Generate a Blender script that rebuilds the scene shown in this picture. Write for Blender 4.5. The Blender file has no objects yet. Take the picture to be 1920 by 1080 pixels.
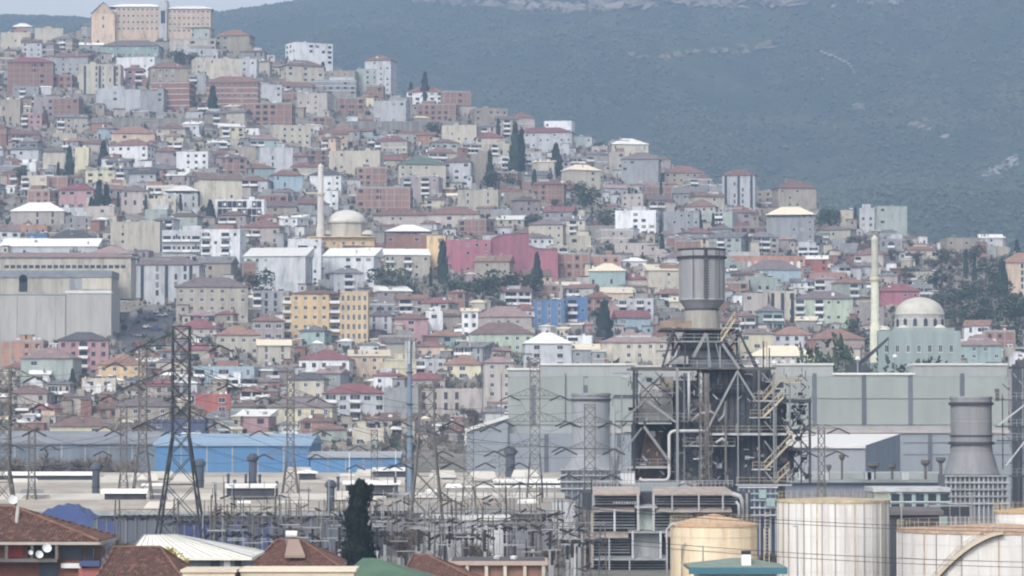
import bpy, math, random
import numpy as np
from mathutils import Vector, Matrix, noise
R = random.Random(11)
NR = np.random.RandomState(5)
SC = bpy.context.scene
COL = SC.collection
# ------------------------------------------------------------------ camera
F = 6000.0; HC = 19.0; PITCH = math.atan(260 / F)
cam_d = bpy.data.cameras.new('camera'); cam = bpy.data.objects.new('camera', cam_d); COL.objects.link(cam)
cam_d.sensor_width = 36; cam_d.lens = 36 * F / 1920; cam_d.clip_start = 1; cam_d.clip_end = 30000
cam.location = (0, 0, HC); cam.rotation_euler = (math.pi / 2 + PITCH, 0, 0); SC.camera = cam
CP, SP = math.cos(PITCH), math.sin(PITCH)
# ------------------------------------------------------------------ light
SUN_EL, SUN_AZ = 42, 205          # high veiled sun behind the camera's left shoulder
w = bpy.data.worlds.new('World'); SC.world = w; w.use_nodes = True
nt = w.node_tree; bg = nt.nodes['Background']
sky = nt.nodes.new('ShaderNodeTexSky'); sky.sky_type = 'NISHITA'; sky.sun_disc = False
sky.sun_elevation = math.radians(SUN_EL); sky.sun_rotation = math.radians(SUN_AZ)
sky.air_density = 1.0; sky.dust_density = 3.5; sky.ozone_density = 1.0
hs = nt.nodes.new('ShaderNodeHueSaturation'); hs.inputs['Saturation'].default_value = 0.1; hs.inputs['Value'].default_value = 1.5
nt.links.new(sky.outputs[0], hs.inputs['Color']); nt.links.new(hs.outputs[0], bg.inputs[0])
bg.inputs[1].default_value = 0.15
sl = bpy.data.lights.new('sun', 'SUN'); sun = bpy.data.objects.new('sun', sl); COL.objects.link(sun)
sl.energy = 1.3; sl.angle = math.radians(10); sl.color = (1.0, 0.95, 0.88)
az = math.radians(SUN_AZ); el = math.radians(SUN_EL)
sdir = Vector((math.sin(az) * math.cos(el), math.cos(az) * math.cos(el), math.sin(el)))
sun.rotation_euler = sdir.to_track_quat('Z', 'Y').to_euler(); sun.location = (0, -50, 400)
SC.view_settings.view_transform = 'Standard'; SC.view_settings.look = 'None'
SC.view_settings.exposure = 0.32; SC.view_settings.gamma = 1.0; SC.view_settings.use_curve_mapping = False
SC.render.engine = 'CYCLES'; SC.cycles.use_denoising = True
SC.cycles.pixel_filter_type = 'BLACKMAN_HARRIS'; SC.cycles.filter_width = 2.1
SC.cycles.max_bounces = 6; SC.cycles.diffuse_bounces = 3; SC.cycles.volume_bounces = 1
SC.cycles.transparent_max_bounces = 6; SC.cycles.caustics_reflective = False; SC.cycles.caustics_refractive = False

# ------------------------------------------------------------------ projection helpers
def at(px, py, Y):
    dx = (px - 960) / F; dz = (540 - py) / F
    d = Vector((dx, CP - dz * SP, SP + dz * CP)); d *= Y / d.y
    return Vector((d.x, Y, HC + d.z))
def pyof(z, Y):
    t = math.atan2(z - HC, Y) - PITCH
    return 540 - F * math.tan(t)
def uof(x, y): return 960 + F * x / y
def interp(tab, u):
    if u <= tab[0][0]: return tab[0][1]
    for (a, va), (b, vb) in zip(tab, tab[1:]):
        if u <= b:
            t = (u - a) / (b - a); return va + (vb - va) * t
    return tab[-1][1]
RIDGE = [(-900,130),(-300,84),(0,72),(160,60),(400,68),(500,102),(620,142),(740,182),(860,202),(960,238),(1080,272),(1200,292),(1300,330),(1420,364),(1540,410),(1700,444),(1800,470),(1920,490),(2500,540)]
RDIST = [(0,1820),(700,1780),(1200,1650),(1700,1500),(1920,1400)]
MTOP = [(-900,60),(-300,34),(0,30),(170,34),(330,30),(400,24),(480,13),(600,-6),(750,-40),(960,-85),(1200,-115),(1500,-130),(1920,-150),(2800,-160)]
def smooth(t): t = max(0, min(1, t)); return t * t * (3 - 2 * t)
def terr_py(u, Y):
    Yr = interp(RDIST, u); t = (Y - 880) / (Yr - 880)
    return 857 + (interp(RIDGE, u) - 857) * (t ** 0.93 if t > 0 else 0)
def zt(x, y):
    if y < 330: return max(0.0, 17 - 0.06 * y)
    if y <= 780: return 0.0
    if y <= 880: return at(uof(x, 880) if False else 960 + F * x / y, 857, 880).z * smooth((y - 780) / 100)
    u = uof(x, y); Yr = interp(RDIST, u)
    if y <= Yr: return max(0.0, at(u, terr_py(u, y), y).z)
    zr = at(u, interp(RIDGE, u), Yr).z
    if y < 2150: return zr + (40 - zr) * smooth((y - Yr) / (2150 - Yr))
    t = (y - 2150) / 2650
    zm = at(u, interp(MTOP, u), 4800).z
    if t <= 1:
        n = noise.noise(Vector((x * .0016, y * .0011, 3.1))) * 70 + (abs(noise.noise(Vector((x * .0042, y * .0016, 9.1)))) * 90 - 20)
        return 40 + (zm - 40) * (0.72 * t + 0.28 * smooth(t)) + n * math.sin(math.pi * min(1, t)) 
    return zm - (y - 4800) * 0.25
def depth_of(u, py):
    lo, hi = 881.0, interp(RDIST, u)
    if py >= terr_py(u, lo): return lo
    for _ in range(40):
        m = (lo + hi) / 2
        if terr_py(u, m) > py: lo = m
        else: hi = m
    return (lo + hi) / 2

# ------------------------------------------------------------------ materials
MATS = {}
def mat(name, col, rough=.85, var=.22, scale=.35, streak=False, metal=0.0, rnd=.16, corr=None, dirt=None, bump=.0, tiles=False):
    if name in MATS: return MATS[name]
    m = bpy.data.materials.new(name); m.use_nodes = True; MATS[name] = m
    n = m.node_tree; N = n.nodes; L = n.links; b = N['Principled BSDF']
    b.inputs['Roughness'].default_value = rough; b.inputs['Metallic'].default_value = metal
    b.inputs['Specular IOR Level'].default_value = 0.25
    tc = N.new('ShaderNodeTexCoord'); oi = N.new('ShaderNodeObjectInfo')
    off = N.new('ShaderNodeVectorMath'); off.operation = 'MULTIPLY_ADD'
    sc3 = N.new('ShaderNodeCombineXYZ')
    for i in range(3): sc3.inputs[i].default_value = 50
    L.new(oi.outputs['Random'], off.inputs[0]); L.new(sc3.outputs[0], off.inputs[1]); L.new(tc.outputs['Object'], off.inputs[2])
    mp = N.new('ShaderNodeMapping'); L.new(off.outputs[0], mp.inputs['Vector'])
    if streak: mp.inputs['Scale'].default_value = (1.6, 1.6, .16)
    nz = N.new('ShaderNodeTexNoise'); nz.inputs['Scale'].default_value = scale; nz.inputs['Detail'].default_value = 5; nz.inputs['Roughness'].default_value = .65
    L.new(mp.outputs[0], nz.inputs['Vector'])
    mr = N.new('ShaderNodeMapRange'); mr.inputs[1].default_value = .32; mr.inputs[2].default_value = .68
    mr.inputs[3].default_value = 1 - var; mr.inputs[4].default_value = 1 + var * .45
    L.new(nz.outputs[0], mr.inputs[0])
    mr2 = N.new('ShaderNodeMapRange'); mr2.inputs[3].default_value = 1 - rnd; mr2.inputs[4].default_value = 1 + rnd
    L.new(oi.outputs['Random'], mr2.inputs[0])
    mu = N.new('ShaderNodeMath'); mu.operation = 'MULTIPLY'; L.new(mr.outputs[0], mu.inputs[0]); L.new(mr2.outputs[0], mu.inputs[1])
    last = mu
    if corr:
        wv = N.new('ShaderNodeTexWave'); wv.bands_direction = corr[0]; wv.inputs['Scale'].default_value = corr[1]; wv.inputs['Distortion'].default_value = 0
        L.new(tc.outputs['Object'], wv.inputs['Vector'])
        m3 = N.new('ShaderNodeMapRange'); m3.inputs[3].default_value = 1 - corr[2]; m3.inputs[4].default_value = 1; L.new(wv.outputs[1], m3.inputs[0])
        m4 = N.new('ShaderNodeMath'); m4.operation = 'MULTIPLY'; L.new(mu.outputs[0], m4.inputs[0]); L.new(m3.outputs[0], m4.inputs[1]); last = m4
    vm = N.new('ShaderNodeVectorMath'); vm.operation = 'SCALE'; vm.inputs[0].default_value = col[:3]
    L.new(last.outputs[0], vm.inputs['Scale']); out = vm.outputs[0]
    if dirt:                                   # stains with a colour of their own: (colour, noise scale, amount, vertical stretch)
        dc, ds, da, dz = dirt
        mp2 = N.new('ShaderNodeMapping'); mp2.inputs['Scale'].default_value = (1, 1, dz); L.new(off.outputs[0], mp2.inputs['Vector'])
        n2 = N.new('ShaderNodeTexNoise'); n2.inputs['Scale'].default_value = ds; n2.inputs['Detail'].default_value = 6; n2.inputs['Roughness'].default_value = .7
        L.new(mp2.outputs[0], n2.inputs['Vector'])
        m5 = N.new('ShaderNodeMapRange'); m5.inputs[1].default_value = .5; m5.inputs[2].default_value = .68; m5.inputs[4].default_value = da
        L.new(n2.outputs[0], m5.inputs[0])
        mx = N.new('ShaderNodeMix'); mx.data_type = 'RGBA'; mx.inputs[7].default_value = (*dc, 1)
        L.new(m5.outputs[0], mx.inputs[0]); L.new(out, mx.inputs[6]); out = mx.outputs[2]
    L.new(out, b.inputs['Base Color'])
    if bump:
        bp = N.new('ShaderNodeBump'); bp.inputs['Strength'].default_value = bump; bp.inputs['Distance'].default_value = .1
        n3 = N.new('ShaderNodeTexNoise'); n3.inputs['Scale'].default_value = 3; n3.inputs['Detail'].default_value = 4; L.new(tc.outputs['Object'], n3.inputs['Vector'])
        L.new(n3.outputs[0], bp.inputs['Height']); L.new(bp.outputs[0], b.inputs['Normal'])
    return m
GR = (.16, .15, .13)
WALL = dict(cream=(.52,.48,.40), beige=(.42,.39,.33), tan=(.34,.30,.25), white=(.72,.73,.75), grey=(.31,.32,.33), lgrey=(.49,.50,.52),
            peach=(.58,.455,.35), orange=(.42,.24,.17), yellow=(.66,.49,.28), pink=(.40,.255,.265), crimson=(.35,.135,.17), brick=(.29,.165,.13),
            red=(.34,.12,.10), blue=(.11,.20,.37), pblue=(.35,.44,.50), teal=(.30,.385,.375), green=(.44,.50,.41), concrete=(.29,.28,.265),
            rose=(.44,.395,.365), mauve=(.32,.275,.275), pyellow=(.60,.555,.41), dblue=(.07,.085,.15), ggrey=(.36,.40,.37))
for k, c in WALL.items(): mat('wall_' + k, c, .9, .2, .3, True, dirt=(tuple(x * .38 + .05 for x in c), .4, .75, .3), rnd=.12)
ROOF = dict(red=(.23,.135,.115), brown=(.185,.125,.11), crimson=(.26,.11,.115), white=(.80,.79,.76), cream=(.70,.62,.48), grey=(.20,.20,.21), dark=(.10,.10,.11),
            green=(.13,.19,.15), orange=(.31,.185,.145), mauve=(.20,.165,.165), pink=(.34,.245,.235))
for k, c in ROOF.items():
    v = k in ('white', 'cream')
    mat('roof_' + k, c, .6 if v else .9, .1 if v else .3, .5, False, dirt=((.3, .25, .2) if v else (.12, .1, .09), .8, .22 if v else .55, 1), corr=('Y', 1.1, .06 if v else .22), rnd=.15)
M_FRAME = mat('window_frame', (.6, .6, .6), .6, .05); M_GLASS = mat('window_glass', (.035, .045, .06), .25, .4, .6, rnd=.4)
M_SHADE = mat('opening_shade', (.03, .028, .03), .9, .3)  # for flat plates; the shade inside openings is put into the colour
M_CONC = mat('bare_concrete', (.33, .32, .30), .9, .25, .6, True); M_WHITE = mat('white_paint', (.72, .72, .72), .7, .12, .5, True)
M_BLACK = mat('black_metal', (.03, .03, .035), .6); M_TRUNK = mat('bark', (.10, .08, .06), .95)
M_DISH = mat('dish_metal', (.62, .62, .62), .5)

# ------------------------------------------------------------------ mesh builder
class MB:
    def __init__(s): s.v = []; s.f = []; s.m = []
    def q(s, pts, m=0):
        k = len(s.v); s.v += [tuple(p) for p in pts]; s.f.append(tuple(range(k, k + len(pts)))); s.m.append(m)
    def box(s, x0, x1, y0, y1, z0, z1, m=0):
        if x1 < x0: x0, x1 = x1, x0
        if y1 < y0: y0, y1 = y1, y0
        if z1 < z0: z0, z1 = z1, z0
        k = len(s.v)
        s.v += [(x0,y0,z0),(x1,y0,z0),(x1,y1,z0),(x0,y1,z0),(x0,y0,z1),(x1,y0,z1),(x1,y1,z1),(x0,y1,z1)]
        for f in ((0,1,5,4),(1,2,6,5),(2,3,7,6),(3,0,4,7),(4,5,6,7),(3,2,1,0)): s.f.append(tuple(k + i for i in f)); s.m.append(m)
    def bar(s, p, q, t=.1, m=0, t2=None):
        p = Vector(p); q = Vector(q); d = q - p
        if d.length < 1e-6: return
        d.normalize(); a = d.cross(Vector((0, 0, 1)))
        if a.length < 1e-3: a = Vector((1, 0, 0))
        a.normalize(); b = d.cross(a); t2 = t if t2 is None else t2
        k = len(s.v)
        for c, tt in ((p, t), (q, t2)):
            for (i, j) in ((-1,-1),(1,-1),(1,1),(-1,1)): s.v.append(tuple(c + a * (i * tt / 2) + b * (j * tt / 2)))
        for f in ((0,1,5,4),(1,2,6,5),(2,3,7,6),(3,0,4,7),(3,2,1,0),(4,5,6,7)): s.f.append(tuple(k + i for i in f)); s.m.append(m)
    def tube(s, pts, r, n=6, m=0, cap=True):
        pts = [Vector(p) for p in pts]; rings = []
        for i, p in enumerate(pts):
            d = (pts[min(i + 1, len(pts) - 1)] - pts[max(i - 1, 0)]).normalized()
            a = d.cross(Vector((0, 0, 1)))
            if a.length < 1e-3: a = Vector((1, 0, 0))
            a.normalize(); b = d.cross(a); rr = r[i] if isinstance(r, (list, tuple)) else r
            k = len(s.v); rings.append(k)
            for j in range(n):
                t = 2 * math.pi * j / n; s.v.append(tuple(p + a * (math.cos(t) * rr) + b * (math.sin(t) * rr)))
        for k0, k1 in zip(rings, rings[1:]):
            for j in range(n): s.f.append((k0 + j, k0 + (j + 1) % n, k1 + (j + 1) % n, k1 + j)); s.m.append(m)
        if cap: s.f.append(tuple(rings[0] + j for j in range(n))[::-1]); s.m.append(m); s.f.append(tuple(rings[-1] + j for j in range(n))); s.m.append(m)
    def lathe(s, cx, cy, prof, n=32, m=0, cap=True):
        rings = []
        for r, z in prof:
            rings.append(len(s.v))
            for j in range(n):
                t = 2 * math.pi * j / n; s.v.append((cx + r * math.cos(t), cy + r * math.sin(t), z))
        for i, (k0, k1) in enumerate(zip(rings, rings[1:])):
            for j in range(n): s.f.append((k0 + j, k0 + (j + 1) % n, k1 + (j + 1) % n, k1 + j)); s.m.append(m)
        if cap: s.f.append(tuple(rings[-1] + j for j in range(n))); s.m.append(m)
    def hip(s, x0, x1, y0, y1, z, rise, over=.5, fas=.18, m=0, gable=False):
        x0 -= over; x1 += over; y0 -= over; y1 += over
        W = x1 - x0; D = y1 - y0; cx = (x0 + x1) / 2; cy = (y0 + y1) / 2; zb = z + fas
        s.box(x0, x1, y0, y1, z + .004, zb, m)
        if W >= D: h = 0 if gable else D / 2; a = (x0 + h, cy, zb + rise); b = (x1 - h, cy, zb + rise)
        else: h = 0 if gable else W / 2; a = (cx, y0 + h, zb + rise); b = (cx, y1 - h, zb + rise)
        A, B, C, D_ = (x0, y0, zb), (x1, y0, zb), (x1, y1, zb), (x0, y1, zb)
        if W >= D: s.q([A, B, b, a], m); s.q([C, D_, a, b], m); s.q([B, C, b], m); s.q([D_, A, a], m)
        else: s.q([A, B, a], m); s.q([B, C, b, a], m); s.q([C, D_, b], m); s.q([D_, A, a, b], m)
    def mesh(s, name, mats, off=None, smooth=False):
        me = bpy.data.meshes.new(name); v = s.v
        if off is not None: v = [(a - off[0], b - off[1], c - off[2]) for a, b, c in v]
        me.from_pydata(v, [], s.f)
        for m in mats: me.materials.append(m)
        if len(mats) > 1: me.polygons.foreach_set('material_index', s.m)
        if smooth: me.polygons.foreach_set('use_smooth', [True] * len(s.f))
        me.update(); return me
ORG = {}
def tag(o, label=None, cat=None, group=None, kind=None):
    if label: o['label'] = label
    if cat: o['category'] = cat
    if group: o['group'] = group
    if kind: o['kind'] = kind
    return o
def link(name, me, parent=None, kind=None):
    o = bpy.data.objects.new(name, me); COL.objects.link(o)
    if parent is not None: o.parent = parent
    if kind: o['kind'] = kind
    return o
def thing(name, loc, label, cat, group=None, rz=0):
    o = bpy.data.objects.new(name, None); COL.objects.link(o); o.location = loc; o.rotation_euler = (0, 0, rz)
    o.empty_display_size = 1; tag(o, label, cat, group); ORG[o.name] = tuple(loc); return o
def part(name, mb, mats, parent, kind=None, world=True, smooth=False, root=None):
    """mesh part; world=True: vertices are in world coordinates and the root is unrotated"""
    if not mb.f: return None
    if not isinstance(mats, (list, tuple)): mats = [mats]
    org = ORG.get(parent.name) if parent is not None else None
    o = link(name, mb.mesh(name, mats, org if world else None, smooth), parent, kind)
    if world and org: ORG[o.name] = org
    return o
def struct(name, me):
    o = link(name, me); o['kind'] = 'structure'; return o
# ------------------------------------------------------------------ terrain
def grid_mesh(name, us, ys, m, jit=0.0, fz=zt, zoff=0):
    vs = []; nu = len(us)
    for y in ys:
        for u in us:
            x = (u - 960) / F * y; z = fz(x, y) + zoff
            if jit: z += jit * (noise.noise(Vector((x * .09, y * .06, 1))) + .6 * noise.noise(Vector((x * .22, y * .12, 5))))
            vs.append((x, y, z))
    fs = [(j * nu + i, j * nu + i + 1, (j + 1) * nu + i + 1, (j + 1) * nu + i) for j in range(len(ys) - 1) for i in range(nu - 1)]
    me = bpy.data.meshes.new(name); me.from_pydata(vs, [], fs); me.materials.append(m)
    me.polygons.foreach_set('use_smooth', [True] * len(fs)); me.update(); return me
def ground_mat(name, a, b, c, s1, s2):
    m = bpy.data.materials.new(name); m.use_nodes = True; N = m.node_tree.nodes; L = m.node_tree.links; bs = N['Principled BSDF']
    bs.inputs['Roughness'].default_value = .95; bs.inputs['Specular IOR Level'].default_value = .1
    tc = N.new('ShaderNodeTexCoord')
    def nz(s, d=6):
        n = N.new('ShaderNodeTexNoise'); n.inputs['Scale'].default_value = s; n.inputs['Detail'].default_value = d; n.inputs['Roughness'].default_value = .7
        L.new(tc.outputs['Object'], n.inputs['Vector']); r = N.new('ShaderNodeMapRange'); r.inputs[1].default_value = .42; r.inputs[2].default_value = .6; L.new(n.outputs[0], r.inputs[0]); return r
    n1, n2 = nz(s1), nz(s2)
    m1 = N.new('ShaderNodeMix'); m1.data_type = 'RGBA'; m1.inputs[6].default_value = (*a, 1); m1.inputs[7].default_value = (*b, 1); L.new(n1.outputs[0], m1.inputs[0])
    m2 = N.new('ShaderNodeMix'); m2.data_type = 'RGBA'; m2.inputs[7].default_value = (*c, 1); L.new(n2.outputs[0], m2.inputs[0]); L.new(m1.outputs[2], m2.inputs[6])
    L.new(m2.outputs[2], bs.inputs['Base Color']); return m
G_TOWN = ground_mat('town_soil', (.20, .18, .155), (.14, .135, .10), (.26, .245, .225), .03, .11)
G_MOUNT = ground_mat('maquis', (.036, .054, .032), (.075, .088, .052), (.028, .043, .026), .005, .022)
G_YARD = ground_mat('yard_gravel', (.16, .15, .14), (.11, .12, .09), (.20, .19, .17), .05, .2)
struct('plain', grid_mesh('plain', [-6000, 960, 8000], [5, 2500, 5100], G_TOWN, fz=lambda x, y: -2.5))
us = np.linspace(-700, 2620, 70); struct('ground', grid_mesh('ground', us, np.concatenate([np.linspace(12, 880, 60)]), G_YARD))
us = np.linspace(-700, 2620, 300); struct('hillside', grid_mesh('hillside', us, np.concatenate([np.linspace(880, 1850, 210), np.linspace(1860, 2150, 20)]), G_TOWN, jit=.6))
us = np.linspace(-900, 2820, 420); struct('mountain', grid_mesh('mountain', us, np.concatenate([np.linspace(2150, 4800, 320), np.linspace(4820, 5050, 4)]), G_MOUNT, jit=5.0))
# low forest on the mountain: tens of thousands of crowns, one mass
def blobs(name, pts, sizes, mats, seed=1, squash=.8):
    rs = np.random.RandomState(seed)
    base = np.array([(1,0,0),(-.5,.87,0),(-.5,-.87,0),(0,0,1),(.2,.1,-.6)]); fc = np.array([(0,1,3),(1,2,3),(2,0,3),(1,0,4),(2,1,4),(0,2,4)])
    n = len(pts); ang = rs.rand(n) * 6.28; V = np.repeat(base[None], n, 0) * (1 + .35 * (rs.rand(n, 5, 1) - .5))
    ca, sa = np.cos(ang)[:, None], np.sin(ang)[:, None]
    X = V[..., 0] * ca - V[..., 1] * sa; Yv = V[..., 0] * sa + V[..., 1] * ca
    V = np.stack([X, Yv, V[..., 2] * squash], -1) * np.array(sizes)[:, None, None] + np.array(pts)[:, None, :]
    Fa = (fc[None] + (np.arange(n) * 5)[:, None, None]).reshape(-1, 3)
    me = bpy.data.meshes.new(name); me.from_pydata(V.reshape(-1, 3).tolist(), [], Fa.tolist())
    for m in mats: me.materials.append(m)
    if len(mats) > 1: me.polygons.foreach_set('material_index', np.repeat(rs.randint(0, len(mats), n), 6).astype(int).tolist())
    me.update(); return me
LEAFM = [mat('scrub_dark', (.035, .055, .03), .95, .3), mat('scrub_mid', (.055, .080, .04), .95, .3), mat('scrub_olive', (.085, .095, .055), .95, .3), mat('scrub_dry', (.12, .105, .08), .95, .3)]
pts = []; sz = []
while len(pts) < 88000:
    Y = 2170 + 2620 * NR.rand() ** 1.15; u = -350 + 2620 * NR.rand(); x = (u - 960) / F * Y
    if noise.noise(Vector((x * .006, Y * .005, 2))) + .25 * NR.randn() < -.1: continue
    pts.append((x, Y, zt(x, Y) + 1.5)); sz.append(1.5 + 2.4 * NR.rand() ** 2)
o = link('forest', blobs('forest', pts, sz, LEAFM[:3], 3)); tag(o, 'dark evergreen scrub forest covering the far mountain slope', 'forest', kind='stuff')
# bare cliffs and quarry terraces on the mountain
M_ROCK = mat('pale_rock', (.27, .24, .21), .95, .35, .05); M_ROCK2 = mat('grey_rock', (.27, .27, .26), .95, .35, .05)
def rocky(name, pxs, label, m, n, size, seed, cat='rock face'):
    rs = random.Random(seed); mb = MB()
    for k in range(n):
        t = rs.random(); i = min(int(t * (len(pxs) - 1)), len(pxs) - 2); f = t * (len(pxs) - 1) - i
        px = pxs[i][0] + (pxs[i + 1][0] - pxs[i][0]) * f + rs.uniform(-6, 6); py = pxs[i][1] + (pxs[i + 1][1] - pxs[i][1]) * f + rs.uniform(-1, 1) * pxs[i][2]
        Y = mount_depth(px, py); x = (px - 960) / F * Y; c = Vector((x, Y, zt(x, Y) + 2))
        a = [c + Vector((rs.uniform(-1, 1) * size * 1.6, rs.uniform(-.6, .6) * size, rs.uniform(-.5, .9) * size)) for _ in range(5)]
        top = c + Vector((0, size * .3, size * rs.uniform(.5, 1.0)))
        for j in range(5): mb.q([a[j], a[(j + 1) % 5], top])
        mb.q(a[:4])
    r = thing(name, (c.x, c.y, c.z - 3), label, cat); part('rock', mb, m, r, kind='stuff'); return r
def mount_depth(px, py):
    for Y in np.linspace(2160, 4795, 260):
        x = (px - 960) / F * Y
        if pyof(zt(x, Y), Y) <= py: return float(Y)
    return 4790.
rocky('quarry_face', [(790, 6, 4), (900, 10, 6), (1060, 22, 8), (1250, 12, 6), (1420, 16, 6), (1500, 14, 8)], 'long pale quarry terrace cut along the mountain top edge', M_ROCK, 150, 9, 4, 'quarry')
rocky('rock_outcrop', [(1848, 335, 5), (1880, 322, 5), (1910, 300, 7)], 'light grey rock outcrop high on the right edge of the mountain slope', M_ROCK2, 22, 5, 6)
rocky('rock_outcrop', [(1706, 240, 6), (1740, 238, 6), (1770, 258, 3)], 'small pinkish bare rock patch below the middle of the mountain slope', M_ROCK, 11, 4, 7)
rocky('rock_outcrop', [(1602, 205, 4), (1616, 212, 4)], 'tiny pale rock patch under the curved mountain track', M_ROCK, 6, 4, 8)
rocky('rock_outcrop', [(1185, 118, 3), (1260, 112, 3), (1380, 100, 5), (1450, 92, 4)], 'thin tan clearing strip across the upper mountain slope', mat('tan_clearing', (.17, .16, .10), .95), 34, 6, 9)
rocky('rock_outcrop', [(1560, 20, 5), (1640, 14, 5), (1710, 6, 5)], 'scattered pale rocks at the top of the mountain right of the quarry', M_ROCK2, 14, 5, 10)
mb = MB(); tr = [(1540, 107), (1562, 113), (1585, 124), (1600, 136), (1605, 150)]; P = []
for i in range(24):
    t = i / 23 * 4; j = min(int(t), 3); f = t - j; px = tr[j][0] + (tr[j+1][0] - tr[j][0]) * f; py = tr[j][1] + (tr[j+1][1] - tr[j][1]) * f
    Y = mount_depth(px, py); x = (px - 960) / F * Y; P.append(Vector((x, Y, zt(x, Y) + 5.0)))
for a, b in zip(P, P[1:]): mb.q([a + Vector((0, -3, -1.5)), b + Vector((0, -3, -1.5)), b + Vector((0, 3, 1)), a + Vector((0, 3, 1))])
struct('mountain_track', mb.mesh('mountain_track', [mat('track_dust', (.30, .28, .25), .95)]))

# ------------------------------------------------------------------ haze (one closed box of even air)
hb = MB(); hb.box(-4500, 4500, -60, 5150, -4.5, 880)
hm = bpy.data.materials.new('air'); hm.use_nodes = True; N = hm.node_tree.nodes; N.remove(N['Principled BSDF'])
pv = N.new('ShaderNodeVolumePrincipled'); pv.inputs['Color'].default_value = (.335, .46, .67, 1); pv.inputs['Density'].default_value = .00023; pv.inputs['Anisotropy'].default_value = 0.0
hm.node_tree.links.new(pv.outputs[0], N['Material Output'].inputs['Volume'])
hz = link('haze', hb.mesh('haze', [hm])); hz['kind'] = 'stuff'

# ------------------------------------------------------------------ trees
def leaf_cloud(mb, centers, n, r, leaf, rs, up=.0):
    for _ in range(n):
        c = centers[rs.randrange(len(centers))]; cr = c[3]
        while True:
            d = Vector((rs.uniform(-1, 1), rs.uniform(-1, 1), rs.uniform(-1, 1)))
            if d.length < 1: break
        d = d.normalized() * (d.length ** .4); p = Vector(c[:3]) + d * cr
        a = Vector((rs.gauss(0, 1), rs.gauss(0, 1), rs.gauss(0, 1) * .5)).normalized() * leaf * rs.uniform(.6, 1.3)
        b = Vector((rs.gauss(0, 1), rs.gauss(0, 1), rs.gauss(0, 1) + up)).normalized() * leaf * rs.uniform(.6, 1.3)
        mb.q([p - a, p + b, p + a, p - b * .6], rs.choice((0, 0, 1, 1, 2)))
def cypress_mesh(seed, h=1.0, n=420, wd=.13):
    rs = random.Random(seed); mb = MB()
    for _ in range(n):
        t = rs.random() ** .9; prof = (math.sin(math.pi * min(1, .12 + t * .95)) ** .6) * (1 - t * .55) if t < .97 else .12
        a = rs.uniform(0, 6.283); r = wd * prof * rs.uniform(.65, 1.08) * (1 + .2 * math.sin(t * 23 + seed))
        p = Vector((math.cos(a) * r, math.sin(a) * r, t * h + .03)); l = .055 * rs.uniform(.6, 1.3)
        o_ = Vector((math.cos(a), math.sin(a), 0)); s_ = Vector((-math.sin(a), math.cos(a), 0))
        mb.q([p - s_ * l * .5, p + s_ * l * .5, p + o_ * l * .3 + Vector((0, 0, l * 2))], rs.choice((0, 0, 1)))
        if rs.random() < .4: mb.q([p - s_ * l - Vector((0, 0, l)), p + s_ * l - Vector((0, 0, l)), p + s_ * l + Vector((0, 0, l)), p - s_ * l + Vector((0, 0, l))], 0)
    return mb
M_CYP = [mat('cypress_dark', (.025, .042, .030), .95, .3), mat('cypress_light', (.045, .065, .040), .95, .3)]
M_EVG = [mat('evergreen_a', (.035, .058, .035), .95, .3), mat('evergreen_b', (.055, .085, .045), .95, .3), mat('evergreen_c', (.085, .105, .055), .95, .3)]
M_BARE = [mat('twig_a', (.15, .125, .105), .95, .3), mat('twig_b', (.20, .165, .135), .95, .3), mat('twig_c', (.11, .095, .08), .95, .3)]
CYP = [cypress_mesh(s, 1, 430, .10 + .02 * s).mesh('crown', M_CYP) for s in range(4)]
def evg_mesh(seed):
    rs = random.Random(seed); cs = [(rs.uniform(-.3, .3), rs.uniform(-.3, .3), rs.uniform(.4, .85), rs.uniform(.16, .28)) for _ in range(9)]
    mb = MB(); leaf_cloud(mb, cs, 650, 1, .045, rs); return mb
EVG = [evg_mesh(s).mesh('crown', M_EVG) for s in range(4)]
def bare_mesh(seed, n=420, th=.006):
    rs = random.Random(seed); mb = MB()
    def grow(p, d, l, r, lev):
        q = p + d * l; mb.bar(p, q, r * 2, 0, r * 1.3)
        if lev == 0:
            for _ in range(10):
                e = (d + Vector((rs.gauss(0, .5), rs.gauss(0, .5), rs.gauss(.1, .4)))).normalized() * rs.uniform(.06, .14); b = p.lerp(q, rs.random()); s_ = e.cross(Vector((rs.random(), rs.random(), rs.random()))).normalized() * th
                mb.q([b - s_, b + s_, b + e], rs.choice((0, 1, 2)))
            return
        for _ in range(3 if lev > 1 else 4): grow(q if rs.random() < .6 else p.lerp(q, .6), (d + Vector((rs.gauss(0, .55), rs.gauss(0, .55), rs.gauss(.15, .3)))).normalized(), l * rs.uniform(.6, .85), r * .55, lev - 1)
    grow(Vector((0, 0, 0)), Vector((0, 0, 1)), .26, .018, 4); return mb
BARE = [bare_mesh(s).mesh('crown', M_BARE) for s in range(3)]
tk = MB(); tk.tube([(0, 0, -.12), (0, 0, .25), (.01, 0, .6)], [.028, .02, .01], 6); TRUNK = tk.mesh('trunk', [M_TRUNK])
TREES = []
def tree(kind, x, y, h, wd=1.0, label=None, z=None):
    nm, meshes, cat, gr = {'cyp': ('cypress_tree', CYP, 'cypress tree', 'dark cypresses among the hillside houses'), 'evg': ('evergreen_tree', EVG, 'tree', 'bushy evergreens among the houses'),
                       'bare': ('bare_tree', BARE, 'bare tree', 'leafless winter trees between buildings')}[kind]
    z = zt(x, y) if z is None else z
    o = thing(nm, (x, y, z), label, cat, gr, R.uniform(0, 6.28)); o.scale = (h * wd, h * wd, h)
    link('crown', R.choice(meshes), o)
    if kind != 'bare': link('trunk', TRUNK, o)
    TREES.append((o, x, y, z, h, kind)); return o
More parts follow.
